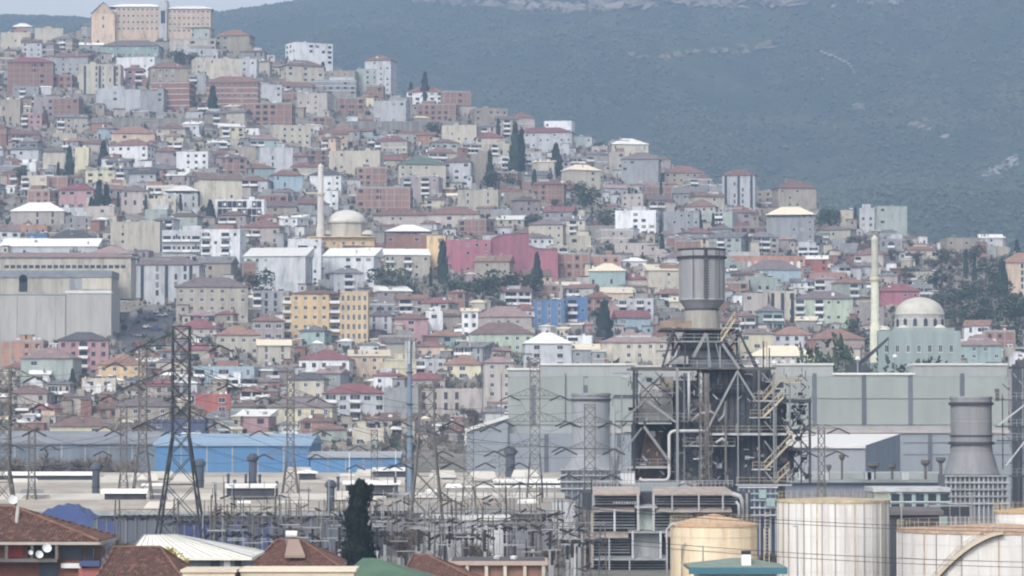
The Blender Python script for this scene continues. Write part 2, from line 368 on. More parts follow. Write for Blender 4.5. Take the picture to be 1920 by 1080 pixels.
# ------------------------------------------------------------------ buildings
def window_mesh(w, h, fm, name='window'):
    mb = MB(); t = .1
    mb.box(-w/2, w/2, -.05, .02, -h/2, -h/2 + t, 0); mb.box(-w/2, w/2, -.05, .02, h/2 - t, h/2, 0)
    mb.box(-w/2, -w/2 + t, -.05, .02, -h/2 + t, h/2 - t, 0); mb.box(w/2 - t, w/2, -.05, .02, -h/2 + t, h/2 - t, 0); mb.box(-.04, .04, -.045, .02, -h/2 + t, h/2 - t, 0)
    mb.box(-w/2 + t, w/2 - t, -.015, .02, -h/2 + t, h/2 - t, 1); mb.box(-w/2 - .08, w/2 + .08, -.14, .02, -h/2 - .1, -h/2, 0)
    return mb.mesh(name, [fm, M_GLASS])
M_FR2 = mat('window_frame_brown', (.16, .12, .09), .6, .05)
WM = {('n', 0): window_mesh(1.3, 1.35, M_FRAME), ('n', 1): window_mesh(1.3, 1.35, M_FR2), ('w', 0): window_mesh(2.1, 1.5, M_FRAME), ('w', 1): window_mesh(2.1, 1.5, M_FR2), ('t', 0): window_mesh(1.1, 2.1, M_FRAME), ('t', 1): window_mesh(1.1, 2.1, M_FR2)}
WS = {'n': (1.3, 1.35), 'w': (2.1, 1.5), 't': (1.1, 2.1)}
M_GAL0 = mat('antenna_grey', (.25, .25, .26), .7, .2); M_CURT = mat('curtain', (.30, .29, .27), .8, .3, .6, rnd=.4)
def dish_mesh():
    mb = MB(); mb.lathe(0, 0, [(.42, .16), (.3, .07), (.12, .01), (.01, 0)], 10, 0, False); mb.lathe(0, 0, [(.01, -.02), (.3, .05), (.42, .16)], 10, 0, False); mb.bar((0, 0, 0), (0, 0, -.5), .06); mb.bar((0, .3, .1), (0, 0, .45), .03)
    return mb.mesh('satellite_dish', [M_DISH])
DISH = dish_mesh()
def tank_mesh():
    mb = MB(); mb.box(-.9, .9, -.1, 1.0, 0, .08, 1); mb.bar((-.8, -.6, 0), (-.8, .9, 1.1), .05, 1); mb.bar((.8, -.6, 0), (.8, .9, 1.1), .05, 1); mb.bar((-.8, .9, 0), (-.8, .9, 1.1), .05, 1); mb.bar((.8, .9, 0), (.8, .9, 1.1), .05, 1)
    mb.tube([(-.8, .9, 1.35), (.8, .9, 1.35)], .28, 10, 0); mb.q([(-.85, -.7, .1), (.85, -.7, .1), (.85, .75, 1.1), (-.85, .75, 1.1)], 2); return mb.mesh('solar_heater', [M_DISH, M_BLACK, M_GLASS])
SOLAR = tank_mesh()
def front_y(r): return min(v.co.y for c in r.children if c.name.startswith('wall') for v in c.data.vertices)
BLD = []      # (object, x0, x1, ytop, ybase, Y, hero, ref)
def building(x0, x1, ye, yb, wall='cream', style='plain', roof='hip', rc='red', rot=None, label=None, cat='house', name=None, Y=None, rise=None,
             ref=None, wtype=None, bal=None, win=True, solo=None, cols=None, dr=None, floors=None, band=None, hero=True, group=None, ysh=0, sidewin=True):
    uc = (x0 + x1) / 2; Y = Y or depth_of(uc, yb)
    s = Y / F; W = (x1 - x0) * s; H = max(2.6, (yb - ye) * s)
    if rot is None: rot = R.choice((-1, 1)) * R.uniform(4, 24)
    r = math.radians(rot); ratio = dr or R.uniform(.6, .9); k = math.cos(r) + ratio * abs(math.sin(r)); w = W / k; d = w * ratio
    if d > 14: d = 14; w = (W - d * abs(math.sin(r))) / math.cos(r)
    base = at(uc, yb, Y); cx, cy, cz = base.x, Y + .5 * (d * math.cos(r) + w * abs(math.sin(r))), base.z
    fl = floors or max(1, round(H / 2.95)); fh = H / fl
    name = name or {'house': 'house', 'apartment block': 'apartment_block'}.get(cat, 'building')
    root = thing(name, (cx, cy, cz), label, cat, group, r); root['rf'] = ''
    del root['rf']
    wm = MATS['wall_' + wall]; hx, hy = w / 2, d / 2
    mb = MB(); mb.box(-hx, hx, -hy, hy, -5, H, 0)
    br = style == 'brick'
    if br or band:
        for i in range(fl + 1):
            z = i * fh; mb.box(-hx - .12, hx + .12, -hy - .12, hy + .12, z - .2, z + .05, 1)
        if br:
            n = max(1, round(w / 3.6)); nd = max(1, round(d / 3.6))
            for i in range(n + 1): x = -hx + i * w / n; mb.box(x - .17, x + .17, -hy - .08, -hy + .2, -3, H, 1); mb.box(x - .17, x + .17, hy - .2, hy + .08, -3, H, 1)
            for i in range(1, nd): y = -hy + i * d / nd; mb.box(-hx - .08, -hx + .2, y - .17, y + .17, -3, H, 1); mb.box(hx - .2, hx + .08, y - .17, y + .17, -3, H, 1)
    if roof in ('flat', 'canopy', 'none'):
        for a in ((-hx - .06, hx + .06, -hy - .06, -hy + .2), (-hx - .06, hx + .06, hy - .2, hy + .06), (-hx - .06, -hx + .2, -hy + .2, hy - .2), (hx - .2, hx + .06, -hy + .2, hy - .2)): mb.box(*a, H - .15, H + .55, 1 if br else 0)
    part('wall', mb, [wm, MATS['bare_concrete'] if br or band != 'white' else M_WHITE], root, world=False)
    if not hero or (style in ('plain', 'brick') and win and Y > 1000 and R.random() < .8):
        for _ in range(R.choice((1, 1, 2, 2))):
            sx = R.choice((-1, 1)); aw = R.uniform(2.2, 4.5); ah = min(H, R.choice((2.7, 2.9, 5.6)) * R.uniform(.8, 1.1)); ad = d * R.uniform(.4, .8); y0 = -hy - R.uniform(-1.5, 2.5); ak = R.choice(('lgrey', 'cream', 'grey', 'tan', 'rose', 'concrete', 'brick', wall)); xc = sx * (hx * R.uniform(.75, 1.0) + R.uniform(-.2, .9))
            ab = MB(); ab.box(xc - aw / 2, xc + aw / 2, y0, y0 + ad, -5, ah, 0); tt = R.uniform(.1, .8); k0 = len(ab.v); ab.box(xc - aw / 2 - .3, xc + aw / 2 + .3, y0 - .4, y0 + ad + .3, ah, ah + .15, 1)
            for q_ in (k0 + 6, k0 + 7): vx = ab.v[q_]; ab.v[q_] = (vx[0], vx[1], vx[2] + tt)
            if R.random() < .6: ab.box(xc - .5, xc + .5, y0 - .03, y0 + .2, ah - 2.2, ah - 1.0, 2)
            part('annex', ab, [MATS['wall_' + ak], MATS['roof_' + R.choice(('red', 'brown', 'white', 'grey', 'cream', 'mauve'))], M_GLASS], root, world=False)
        if R.random() < .35 and H > 5:
            ab = MB(); uw2 = w * R.uniform(.3, .6); xo = R.uniform(-.3, .3) * w; ab.box(max(-hx, xo - uw2 / 2), min(hx, xo + uw2 / 2), -hy * .5, hy * .7, H, H + 2.5, 0); part('rooftop_room', ab, [MATS['wall_' + R.choice((wall, 'brick', 'lgrey', 'concrete'))]], root, world=False)
    # roof
    rm = MATS['roof_' + rc]; mn = min(w, d)
    if rise is None: rise = mn * R.uniform(.22, .31)
    else: rise = rise * s
    ztop = H
    if roof in ('hip', 'gable'):
        mb = MB(); mb.hip(-hx, hx, -hy, hy, H, rise, .55, .16, 0, roof == 'gable'); part('roof', mb, rm, root, world=False); ztop = H + rise
        if s * 10 < 3 and R.random() < .7:
            cb = MB(); qx = R.uniform(-.3, .3) * w; cb.box(qx - .35, qx + .35, -.3, .4, H, H + rise + .7, 0); cb.box(qx - .45, qx + .45, -.4, .5, H + rise + .7, H + rise + .85, 0); part('chimney', cb, M_CONC, root, world=False)
    elif roof == 'shed':
        mb = MB(); mb.box(-hx - .5, hx + .5, -hy - .5, hy + .5, H + .004, H + .14); k_ = len(mb.v)
        for i in (k_ - 1, k_ - 2, ): x, y, z = mb.v[i]; mb.v[i] = (x, y, z + rise)
        part('roof', mb, rm, root, world=False)
    elif roof == 'canopy':
        mb = MB(); g = 1.9
        for sx in (-1, 1):
            for sy in (-1, 1): mb.bar((sx * (hx - .3), sy * (hy - .3), H), (sx * (hx - .3), sy * (hy - .3), H + g), .2)
        part('roof_post', mb, M_CONC, root, kind='stuff', world=False)
        mb = MB(); mb.hip(-hx, hx, -hy, hy, H + g, rise, .7, .12); part('roof', mb, rm, root, world=False); ztop = H + g + rise
    elif roof == 'flat':
        for _ in range(R.choice((0, 1, 1, 2))):
            if R.random() < .5:
                o = link('solar_heater', SOLAR, root); o.location = (R.uniform(-.35, .35) * w, R.uniform(-.3, .2) * d, H + .02); o.rotation_euler = (0, 0, R.uniform(-.4, .4))
            else:
                mb = MB(); x = R.uniform(-.3, .3) * w; a = R.uniform(1, 1.8); mb.box(x - a, x + a, -.1 * d, .35 * d, H, H + 2.2, 0); mb.box(x - a - .2, x + a + .2, -.1 * d - .2, .35 * d + .2, H + 2.2, H + 2.35, 1); part('stair_hut', mb, [wm, rm], root, world=False)
    if R.random() < .5:
        o = link('satellite_dish', DISH, root); o.location = (R.uniform(-.4, .4) * w, -hy * .6, ztop + .1 if roof == 'flat' else H + .6); o.rotation_euler = (math.radians(60), 0, R.uniform(-.8, .8))
    # clutter people leave on and before a house
    cb = MB(); s1 = R.random
    for _ in range(R.randint(2, 6)):
        x = R.uniform(-.9, .9) * hx; y = R.uniform(-.7, .5) * hy; zz = H + (0 if roof in ('flat', 'none') else rise * .35); a = R.uniform(.15, .6); hh = R.uniform(.4, 1.5); cb.box(x - a, x + a, y - a, y + a, zz - .3, zz + hh, R.randrange(4))
        if R.random() < .4: cb.bar((x, y, zz), (x, y, zz + R.uniform(1.5, 3.2)), .09, 3)
    part('roof_clutter', cb, [M_CONC, M_WHITE, M_FR2, M_GAL0], root, kind='stuff', world=False)
    cb = MB()
    for _ in range(R.randint(2, 5)):
        x = R.uniform(-1.25, 1.25) * hx; y = -hy - R.uniform(.8, 6); L_ = R.uniform(1, 6); cb.box(x, x + L_, y, y + .25, -4, R.uniform(-.3, 1.5), R.randrange(3))
        if R.random() < .5: cb.box(x, x + .25, y, y + R.uniform(2, 5), -4, R.uniform(0, 1.4), R.randrange(3))
    if R.random() < .5: x = R.uniform(-1, 1) * hx; cb.box(x, x + R.uniform(.8, 2.2), -hy - 2.2, -hy - .4, -4, R.uniform(.8, 2.1), R.randrange(4))
    part('garden_wall', cb, [MATS['wall_concrete'], MATS['wall_tan'], MATS['wall_grey'], M_WHITE], root, kind='stuff', world=False)
    # windows
    if win:
        wt = wtype or R.choice('nnnwt'); fr = 1 if R.random() < .3 else 0; fr = 0 if wall in ('crimson', 'blue') else fr
        if br: wt = R.choice('nw')
        ww, wh = WS[wt]; sep = solo if solo is not None else (hero and Y < 1180)
        sp = 3.25 if wt != 'w' else 3.6
        faces = [(w, 0), ]
        if sidewin: faces += [(d, 1), (d, -1)]
        jm = MB(); cnt = 0
        balcols = set()
        nf = cols or max(1, int(w / sp))
        if bal: balcols = set(b if b >= 0 else nf + b for b in bal)
        keep = (1.0 if Y < 1180 else R.choice((.5, .7, .9))) if hero else R.choice((.3, .5, .7, .9)); blank = 0 if (bal or R.random() < (.65 if hero and Y < 1180 else .4)) else R.choice((-1, 1)) * R.uniform(.25, .55)
        for (L_, sd) in faces:
            n = nf if sd == 0 else max(1, int(L_ / 3.6))
            for i in range(n):
                for f in range(fl):
                    fx = (i + .5) / n
                    if sd == 0 and n > 1 and ((blank > 0 and fx < blank) or (blank < 0 and fx > 1 + blank)): continue
                    if R.random() > keep * (.84 if hero else 1) * (1 if sd == 0 or hero else .6): continue
                    if f == 0 and H - fl * fh < 0 and R.random() < .5: continue
                    t = -L_ / 2 + (i + .5) * L_ / n + (0 if hero else R.uniform(-.15, .15)); z = f * fh + fh * .52
                    if sd == 0: p = Vector((t, -hy, z)); an = 0
                    elif sd == 1: p = Vector((hx, t, z)); an = math.pi / 2
                    else: p = Vector((-hx, -t, z)); an = -math.pi / 2
                    use = (wt if not (sd == 0 and i in balcols) else 't')
                    uw, uh = WS[use]
                    if sep and not br and abs(sd * (1 if rot < 0 else -1) - 1) < 3 and (sd == 0 or (sd == -1) == (rot > 0)):
                        o = link('window', WM[(use, fr)], root); o.location = p; o.rotation_euler = (0, 0, an)
                    else:
                        uw *= R.uniform(.9, 1.1); M = Matrix.Rotation(an, 3, 'Z')
                        def bx(a0, a1, b0, b1, c0, c1, mm):
                            k0 = len(jm.v); jm.box(a0, a1, b0, b1, c0, c1, mm)
                            for q in range(k0, len(jm.v)): jm.v[q] = tuple(M @ Vector(jm.v[q]) + p)
                        if br:
                            bx(-uw/2, uw/2, -.02, .05, -uh/2, uh/2, 1)
                        else:
                            bx(-uw/2, uw/2, -.05, .05, -uh/2, uh/2, 0); bx(-uw/2 + .1, uw/2 - .1, -.07, .05, -uh/2 + .1, uh/2 - .1, 1 if R.random() < .75 else 2)
                        cnt += 1
        if jm.f: part('windows', jm, [MATS['window_frame'] if not fr else M_FR2, M_SHADE if br else M_GLASS, M_CURT], root, kind='stuff', world=False)
        # balconies
        for bi in balcols:
            x = -hx + (bi + .5) * w / nf; bw = w / nf * .46
            lg = MB()
            for f in range(fl): lg.box(x - bw * .86, x + bw * .86, -hy - .035, -hy + .1, f * fh + .12, f * fh + 2.35)
            part('loggia_shade', lg, M_SHADE, root, kind='stuff', world=False)  # flat dark plates on the wall stand in for shaded loggia recesses
            for f in range(1, fl):
                mb = MB(); z = f * fh; mb.box(x - bw, x + bw, -hy - 1.2, -hy - .01, z - .12, z + .04, 0)
                mb.box(x - bw, x + bw, -hy - 1.2, -hy - 1.1, z + .04, z + .95, 1); mb.box(x - bw, x - bw + .1, -hy - 1.1, -hy - .01, z + .04, z + .95, 1); mb.box(x + bw - .1, x + bw, -hy - 1.1, -hy - .01, z + .04, z + .95, 1)
                part('balcony', mb, [M_CONC, M_WHITE if wall not in ('white',) or R.random() < .5 else wm], root, world=False)
    BLD.append((root, x0, x1, ye - rise / s - (1.9 / s if roof == 'canopy' else 0), yb, Y, hero, ref))
    return root
# ------------------------------------------------------------------ catalogue of the buildings one can tell apart (pixel columns x0,x1, eave row, base row -> placed on the slope)
B = building
APT = 'apartment block'
# hilltop school
def school():
    Y = 1785; s = Y / F; b = at(285, 66, Y); r = thing('school_building', (b.x, Y + 6, b.z), 'long peach and cream school with pale roofs on top of the left hill', 'school')
    X = lambda px: (px - 285) * s; Z = lambda py: (66 - py) * s
    pe, cr, gy = MATS['wall_peach'], MATS['wall_cream'], MATS['wall_lgrey']
    mb = MB(); mb.box(X(172), X(216), -8, 5, -22, Z(26), 0); part('wing_wall', mb, pe, r, world=False)
    mb = MB(); x0, x1 = X(172) - .4, X(216) + .4; z = Z(26); ap = ((x0 + x1) / 2, Z(5))
    mb.q([(x0, -8.1, z), (x1, -8.1, z), (ap[0], -8.1, ap[1])]); part('gable', mb, pe, r, world=False)
    mb = MB()
    for a, c in ((x0, ap[0]), (x1, ap[0])): mb.q([(a, -8.6, z - .1), (c, -8.6, ap[1]), (c, 5.4, ap[1]), (a, 5.4, z - .1)])
    for a, c in ((x0, ap[0]), (x1, ap[0])): mb.q([(a, -8.6, z + .2), (c, -8.6, ap[1] + .35), (c, 5.4, ap[1] + .35), (a, 5.4, z + .2)]); mb.q([(a, -8.6, z - .1), (a, -8.6, z + .2), (c, -8.6, ap[1] + .35), (c, -8.6, ap[1])])
    part('wing_roof', mb, MATS['roof_orange'], r, world=False)
    mb = MB(); mb.box(X(216), X(300), -5, 6, -22, Z(12), 0); mb.box(X(312), X(395), -5, 6, -22, Z(16), 0)
    for py in (22, 34, 46): mb.box(X(217), X(299), -5.15, -4.9, Z(py) - .25, Z(py) + .25, 1); mb.box(X(313), X(395.3), -5.15, -4.9, Z(py + 4) - .25, Z(py + 4) + .25, 1)
    part('main_wall', mb, [pe, cr], r, world=False)
    mb = MB(); mb.box(X(299), X(313), -7, 6, -22, Z(-1), 0); part('stair_tower', mb, gy, r, world=False)
    mb = MB(); mb.box(X(302), X(310), -7.1, -6.9, Z(44), Z(20)); part('tower_window', mb, M_GLASS, r, world=False)
    for a, b2, t in ((206, 300, 5), (312, 397, 9)):
        mb = MB(); z = Z(t + 7); mb.hip(X(a), X(b2), -5, 6, z, 7 * s, .8, .2); part('roof', mb, MATS['roof_white'], r, world=False)
    for (a, b2, o_) in ((218, 298, 0), (314, 394, 4)):
        for py in (17, 29, 41, 53):
            for i in range(9):
                o = link('window', WM[('n', 0)], r); o.location = (X(a + (i + .5) * (b2 - a) / 9), -5.06, Z(py + o_)); 
    for py in (34, 50): o = link('window', WM[('t', 0)], r); o.location = (X(194), -8.06, Z(py))
    BLD.append((r, 172, 397, 5, 66, Y, True, 'the hilltop school'))
school()
L1 = [
 # row along the top of the hill
 (20,60,50,64,'tan','plain','hip','white',8,'tiny tan house with a bright white roof at the left hilltop'),
 (0,62,62,90,'cream','plain','flat','grey',-6,'wide cream house with dark windows at the left edge near the hilltop'),
 (62,118,54,88,'cream','blank','flat','grey',5,'plain cream block with a bare windowless front near the hilltop, left of the school'),
 (148,178,48,74,'grey','plain','hip','grey',10,'small grey cube house tucked against the foot of the school wing'),
 (208,304,54,76,'mauve','plain','flat','pink',0,'low dark brownish house row with a pinkish roof edge under the school block'),
 (318,396,52,78,'ggrey','plain','hip','brown',-4,'greenish grey hip roofed house directly under the right school block'),
 (402,474,66,102,'tan','plain','hip','orange',-8,'tan house under a broad orange red roof, right of the school'),
 (146,192,84,104,'grey','plain','shed','white',6,'low grey house with a slanting white sheet roof below the school wing'),
 (190,300,86,108,'teal','plain','hip','mauve',-3,'low teal walled house under a wide dark mauve roof below the school'),
 (318,404,74,96,'rose','brick','flat','pink',0,'unfinished pinkish block with bare slabs under the right school block'),
 (320,408,93,112,'lgrey','plain','flat','grey',4,'low pale grey building with a row of arched dark openings'),
 (532,622,80,128,'white','plain','flat','white',28,'bright white four storey block standing out on the ridge against the mountain','hotel'),
 (683,743,112,184,'lgrey','plain','hip','red',-14,'tall light grey tower house with a red hip roof on the ridge'),
 (520,606,122,164,'cream','plain','hip','brown',22,'cream brown-roofed block just below the white ridge block'),
 (604,672,134,172,'tan','plain','flat','grey',-8,'tan flat roofed house between the white block and the grey tower'),
 (586,668,152,178,'grey','band','flat','white',0,'long low grey building with a white roof slab edge left of the tower house'),
 (664,708,130,178,'ggrey','plain','flat','dark',10,'green grey narrow block tight against the left side of the grey tower'),
 (762,836,172,198,'white','plain','hip','red',-6,'low white house with thin red roof behind the lone cypress on the ridge'),
 (826,882,172,206,'brick','brick','flat','red',8,'red brick stepped block at the right end of the white ridge house'),
 (782,858,196,226,'brick','brick','flat','white',-5,'dark brick shell under a white slab roof below the white ridge house'),
 (880,952,204,240,'tan','plain','flat','grey',12,'tan cluster house on the ridge above the two tall cypresses'),
 (98,168,106,144,'grey','plain','shed','red',-4,'grey cream house with a thin red roof line left of the cream apartment block'),
 (10,98,116,178,'brick','brick','hip','crimson',4,'four storey bare brick block with concrete grid at the upper left edge','brickblock'),
 (148,226,122,178,'cream','strip','flat','cream',0,'cream orange apartment block with tall dark vertical window strips'),
 (216,300,108,148,'white','plain','flat','white',-12,'white walled house behind the cream orange apartment block'),
 (272,352,126,168,'tan','plain','hip','red',12,'brown tan house with a large red hip roof right of the white walled house'),
 (354,452,110,150,'cream','plain','flat','grey',14,'long cream grey block with blank left wall above the striped brick flats'),
 (450,484,112,148,'lgrey','plain','flat','grey',-8,'small grey block with white window frames right of the long cream grey block'),
 (386,484,154,214,'brick','brickband','hip','red',0,'four storey brick flats with white slab stripes beside the blue dark cypress'),
 (172,262,168,214,'lgrey','plain','flat','white',10,'light grey stepped house with small dark windows below the cream orange block'),
 (262,312,172,212,'grey','plain','flat','grey',-10,'narrow grey house wedged between pale grey house and pink brick flats'),
 (282,362,154,208,'brick','brickband','flat','white',-8,'pinkish brick flats with white window pieces left of the striped brick flats'),
 (60,100,184,232,'mauve','brick','flat','grey',6,'dusky grey brick house below the four storey bare brick block'),
 (98,152,184,238,'brick','brick','flat','orange',-10,'orange brick house with three dark slot windows'),
 (0,40,188,238,'tan','plain','flat','grey',-6,'tan house cut by the left edge below the bare brick block'),
 (205,290,250,276,'peach','plain','hip','orange',4,'low peach house under an orange red roof above the white corner block'),
 (462,550,194,240,'brick','brick','flat','pink',-4,'two storey red brick shell with a row of dark openings in mid slope'),
 (486,528,160,194,'lgrey','plain','flat','grey',10,'pale grey cube house above the two storey red brick shell'),
 (556,622,176,218,'rose','plain','flat','grey',-10,'pinkish tan house with pale window frames under the long grey slab building'),
 (628,684,184,216,'brick','brick','flat','grey',8,'orange brick house with white framed windows below the slab building'),
 (700,768,190,240,'lgrey','plain','flat','white',-8,'pale grey house dotted with white boxes under the tower house'),
 (500,582,236,272,'cream','plain','flat','grey',14,'cream grey two storey block below the red brick shell'),
 (828,902,236,274,'cream','plain','flat','grey',-10,'cream block in the mid slope right of the bare grey bank'),
 (968,1078,248,286,'lgrey','plain','hip','crimson',-6,'grey white house with dark red roof on the ridge end'),
 (1020,1078,228,252,'white','plain','flat','white',-10,'white upper villa block on the ridge end above the dark red roof'),
 (1140,1216,270,296,'cream','plain','hip','white',8,'cream house with a pale roof on the lower ridge'),
 # second belt
 (202,290,272,310,'white','plain','hip','red',-14,'white three storey house with thin red roof left of centre slope'),
 (244,290,304,324,'white','plain','flat','white',-14,'lower white annex under the right part of the white three storey house'),
 (330,394,286,322,'white','plain','flat','white',-6,'pale grey white house with square windows right of the white three storey house'),
 (288,334,284,318,'mauve','plain','hip','brown',8,'brown mauve house between two white houses'),
 (160,216,322,346,'pyellow','plain','flat','cream',0,'pale yellow terrace house below the short wide cypress'),
 (75,122,284,330,'cream','plain','hip','mauve',12,'cream house left of the tallest cypress at the left'),
 (140,168,278,322,'pyellow','plain','flat','cream',-6,'narrow pale yellow house right of the tallest left cypress'),
 (242,292,326,348,'lgrey','plain','gable','dark',0,'small white house with a dark blue roof'),
 (110,180,356,392,'pink','plain','hip','crimson',-6,'pink red house with white window frames left of the cypress trio'),
 (20,120,396,422,'rose','plain','hip','white',0,'low house with a broad shining white hip roof over red walls'),
 (222,278,358,402,'rose','plain','hip','mauve',6,'pale rose house right of the cypress trio'),
 (278,336,374,404,'cream','plain','flat','grey',-8,'low cream house with blank front and a cypress at each end'),
 (310,370,366,402,'lgrey','plain','canopy','white',0,'grey house with a raised thin white roof on posts'),
 (358,452,336,398,'cream','sparse','gable','brown',16,'large blank cream house with a gable above the black and white patterned block'),
 (403,495,376,418,'white','pattern','flat','dark',0,'white block with bold black patterned windows','pat'),
 (0,88,424,442,'orange','plain','flat','cream',0,'long low orange and yellow topped building at the left edge'),
 (50,88,440,464,'blue','plain','flat','grey',0,'small bright blue hut beside the orange topped building'),
 (0,182,462,482,'lgrey','sparse','shed','white',0,'long flat pale shed with dark blue wall at the left edge'),
 (90,178,446,468,'grey','plain','hip','dark',4,'low house under a broad dark grey hip roof at left'),
 (206,304,418,474,'beige','sparse','flat','cream',-4,'tan grey box building left of the glass balcony flats'),
 (304,376,434,492,'lgrey','glassbal','flat','white',0,'flats with wide white balcony bands and a dark red pole in front'),
 (376,456,432,508,'white','bal','flat','white',-6,'white five storey flats with stacked balconies and tall end tower'),
 (164,252,476,492,'rose','plain','hip','pink',-4,'low pale house with pinkish white roof above the long beige hall'),
 (482,548,278,326,'lgrey','plain','flat','white',10,'bluish white house with white balcony in mid slope'),
 (616,718,284,330,'cream','sparse','flat','grey',-6,'wide cream grey house right of the slender minaret top'),
 (580,645,328,360,'white','plain','hip','dark',-6,'white house with a dark blue roof right behind the slender minaret'),
 (600,634,360,390,'white','plain','flat','white',0,'small white cube house right of the minaret shaft'),
 (668,772,352,400,'brick','brick','flat','white',-4,'reddish unfinished frame building with white slabs right of the domed mosque'),
 (744,836,308,358,'cream','plain','hip','green',4,'cream house with teal green roof trim above the unfinished frame building'),
 (830,888,304,350,'lgrey','plain','hip','brown',-8,'grey house with small brown roof left of the tan tower house'),
 (880,916,290,352,'tan','plain','flat','grey',6,'tall narrow tan house left of a tall cypress'),
 (858,940,358,398,'beige','sparse','flat','grey',-6,'blank beige block above the red roof row'),
 (700,802,404,428,'rose','plain','hip','red',0,'low pale house row under a long red roof below the unfinished frame'),
 (800,905,402,430,'rose','plain','hip','red',-4,'long red roofed house with white front above the crimson block'),
 (724,806,442,470,'brick','plain','canopy','white',0,'brown house under a raised white roof left of the crimson block'),
 (640,720,462,482,'mauve','plain','hip','crimson',4,'dark house under a wide dark red hip roof below the dome'),
 (800,838,444,510,'yellow','plain','flat','cream',-6,'yellow orange flats squeezed against the left of the crimson block'),
 (835,920,452,512,'crimson','winwhite','flat','pink',0,'crimson pink apartment block front with white framed windows',),
 (1045,1108,476,522,'brick','brick','flat','grey',-4,'dark brick building frame right of the crimson end wall'),
 (1105,1164,480,512,'orange','brick','flat','white',4,'orange brick shell right of the dark brick frame'),
 (1062,1108,444,474,'cream','plain','flat','grey',8,'small cream grey house above the dark brick frame'),
 (1152,1232,458,482,'rose','plain','flat','white',-4,'low pink white terrace above the bright white roofs'),
 (604,712,480,534,'white','plain','shed','white',-10,'white three storey house with a slanting shining white roof','white3'),
 (716,806,478,522,'beige','bal','shed','white',6,'grey tan flats with white balcony fronts and thin white roof edge'),
 (556,602,456,532,'white','bal','flat','white',0,'narrow white flats with a central bare column of balconies'),
 (536,602,450,474,'white','plain','flat','white',4,'white upper block behind the narrow white flats'),
 (456,582,480,556,'lgrey','plain','shed','white',-8,'long light grey house with square black windows and cream white roof'),
 (455,480,492,548,'brick','brick','flat','brown',0,'narrow raw brick slice joined to the left of the light grey house'),
 (250,378,496,572,'lgrey','strip','hip','mauve',-4,'pale grey flats with tall dark vertical strips under a brown roof'),
 (205,252,502,572,'grey','band','flat','grey',0,'narrow grey flats with dark window bands right of the big pale factory'),
 (325,464,538,602,'beige','plain','hip','mauve',4,'tan apartment house with rows of windows under a reddish brown roof'),
 (1053,1127,318,364,'cream','sparse','hip','cream',22,'cream house with tall blank side and white roof below the ridge end'),
 (1165,1242,298,346,'grey','plain','hip','mauve',-8,'square grey house with brown hip roof on the right slope'),
 (1140,1172,286,326,'rose','plain','flat','orange',6,'narrow pinkish house left of the square grey house'),
 (1242,1322,324,352,'tan','plain','hip','red',4,'low tan house with red roof right of the square grey house'),
 (1355,1422,328,394,'lgrey','strip','hip','red',-8,'tall pale house with a bright red roof on the right ridge','redtop'),
 (1154,1242,396,442,'white','plain','flat','white',-12,'white villa with white columns in the middle of the right slope'),
 (1240,1312,398,448,'grey','plain','flat','grey',6,'grey tan house right of the white villa'),
 (1210,1277,507,552,'cream','plain','shed','cream',8,'pale cream house with big white roof just left of the big grey chimney top'),
 (1104,1178,508,548,'teal','plain','hip','cream',-6,'teal walled house with pale white roof'),
 (1166,1212,490,506,'white','plain','hip','white',0,'low house with a small shining white roof left of the big grey chimney'),
 (1146,1216,524,546,'cream','plain','hip','crimson',4,'cream gabled house with purple red roof beside the chimney'),
 (1438,1532,410,464,'grey','plain','canopy','cream',-6,'tall grey building under a raised spreading cream roof'),
 (1452,1532,352,402,'tan','plain','hip','red',8,'grey tower house with red roof behind the spreading cream roof'),
 (1366,1510,482,512,'orange','arch','flat','white',0,'long orange red building with a row of white arches'),
 (1508,1556,486,520,'red','plain','shed','white',-6,'small red house with white windows and slanting white roof'),
 (1398,1502,506,534,'pblue','plain','hip','mauve',0,'pale blue house with two dark windows'),
 (1548,1612,458,482,'grey','plain','flat','mauve',-6,'grey house row left of the yellow minaret top'),
 (1640,1702,388,444,'ggrey','plain','flat','green',8,'grey green flats at the right end of the ridge'),
 (1612,1642,392,440,'lgrey','plain','flat','white',-6,'narrow pale house left of the grey green flats'),
 (1576,1600,396,432,'pyellow','plain','flat','cream',0,'small pale yellow house near the right end of the ridge'),
 (1880,1990,492,556,'peach','plain','hip','orange',-4,'orange tan house at the right picture edge above the grove'),
 (1770,1850,448,478,'tan','plain','flat','grey',6,'far brownish house beyond the yellow minaret'),
 (1838,1882,446,466,'lgrey','plain','shed','white',-4,'far low pale house under the mountain at the right'),
 # lower belt
 (1002,1062,566,622,'blue','winwhite','flat','white',-6,'bright blue apartment block with white corner line','bluew'),
 (1060,1102,560,618,'blue','bal','flat','grey',8,'smaller blue block with cream balconies right of the bright blue block'),
 (960,1004,582,618,'white','plain','hip','crimson',4,'white house with crimson roof left of the bright blue block'),
 (1160,1232,562,616,'lgrey','bal','flat','white',-8,'grey white balcony flats left of the big grey chimney'),
 (1138,1168,576,606,'pink','plain','flat','crimson',4,'small crimson walled house right of the dark cypress'),
 (1128,1256,642,690,'cream','plain','hip','pink',-4,'wide cream house with pinkish red roof left of the big boiler frame'),
 (980,1072,644,690,'lgrey','sparse','hip','white',4,'grey walled house with white roof rim above the factory hall'),
 (1070,1124,656,690,'grey','sparse','shed','cream',0,'small grey building with slanting cream roof left of the cypress foot'),
 (1394,1442,552,606,'rose','plain','flat','cream',-6,'pale pink house right of the big grey chimney'),
 (1440,1492,548,608,'cream','strip','flat','cream',6,'white yellow flats with vertical strips left of the green house'),
 (1492,1604,560,616,'green','bal','hip','mauve',-4,'pale green house with brown roof and grey middle balcony','green'),
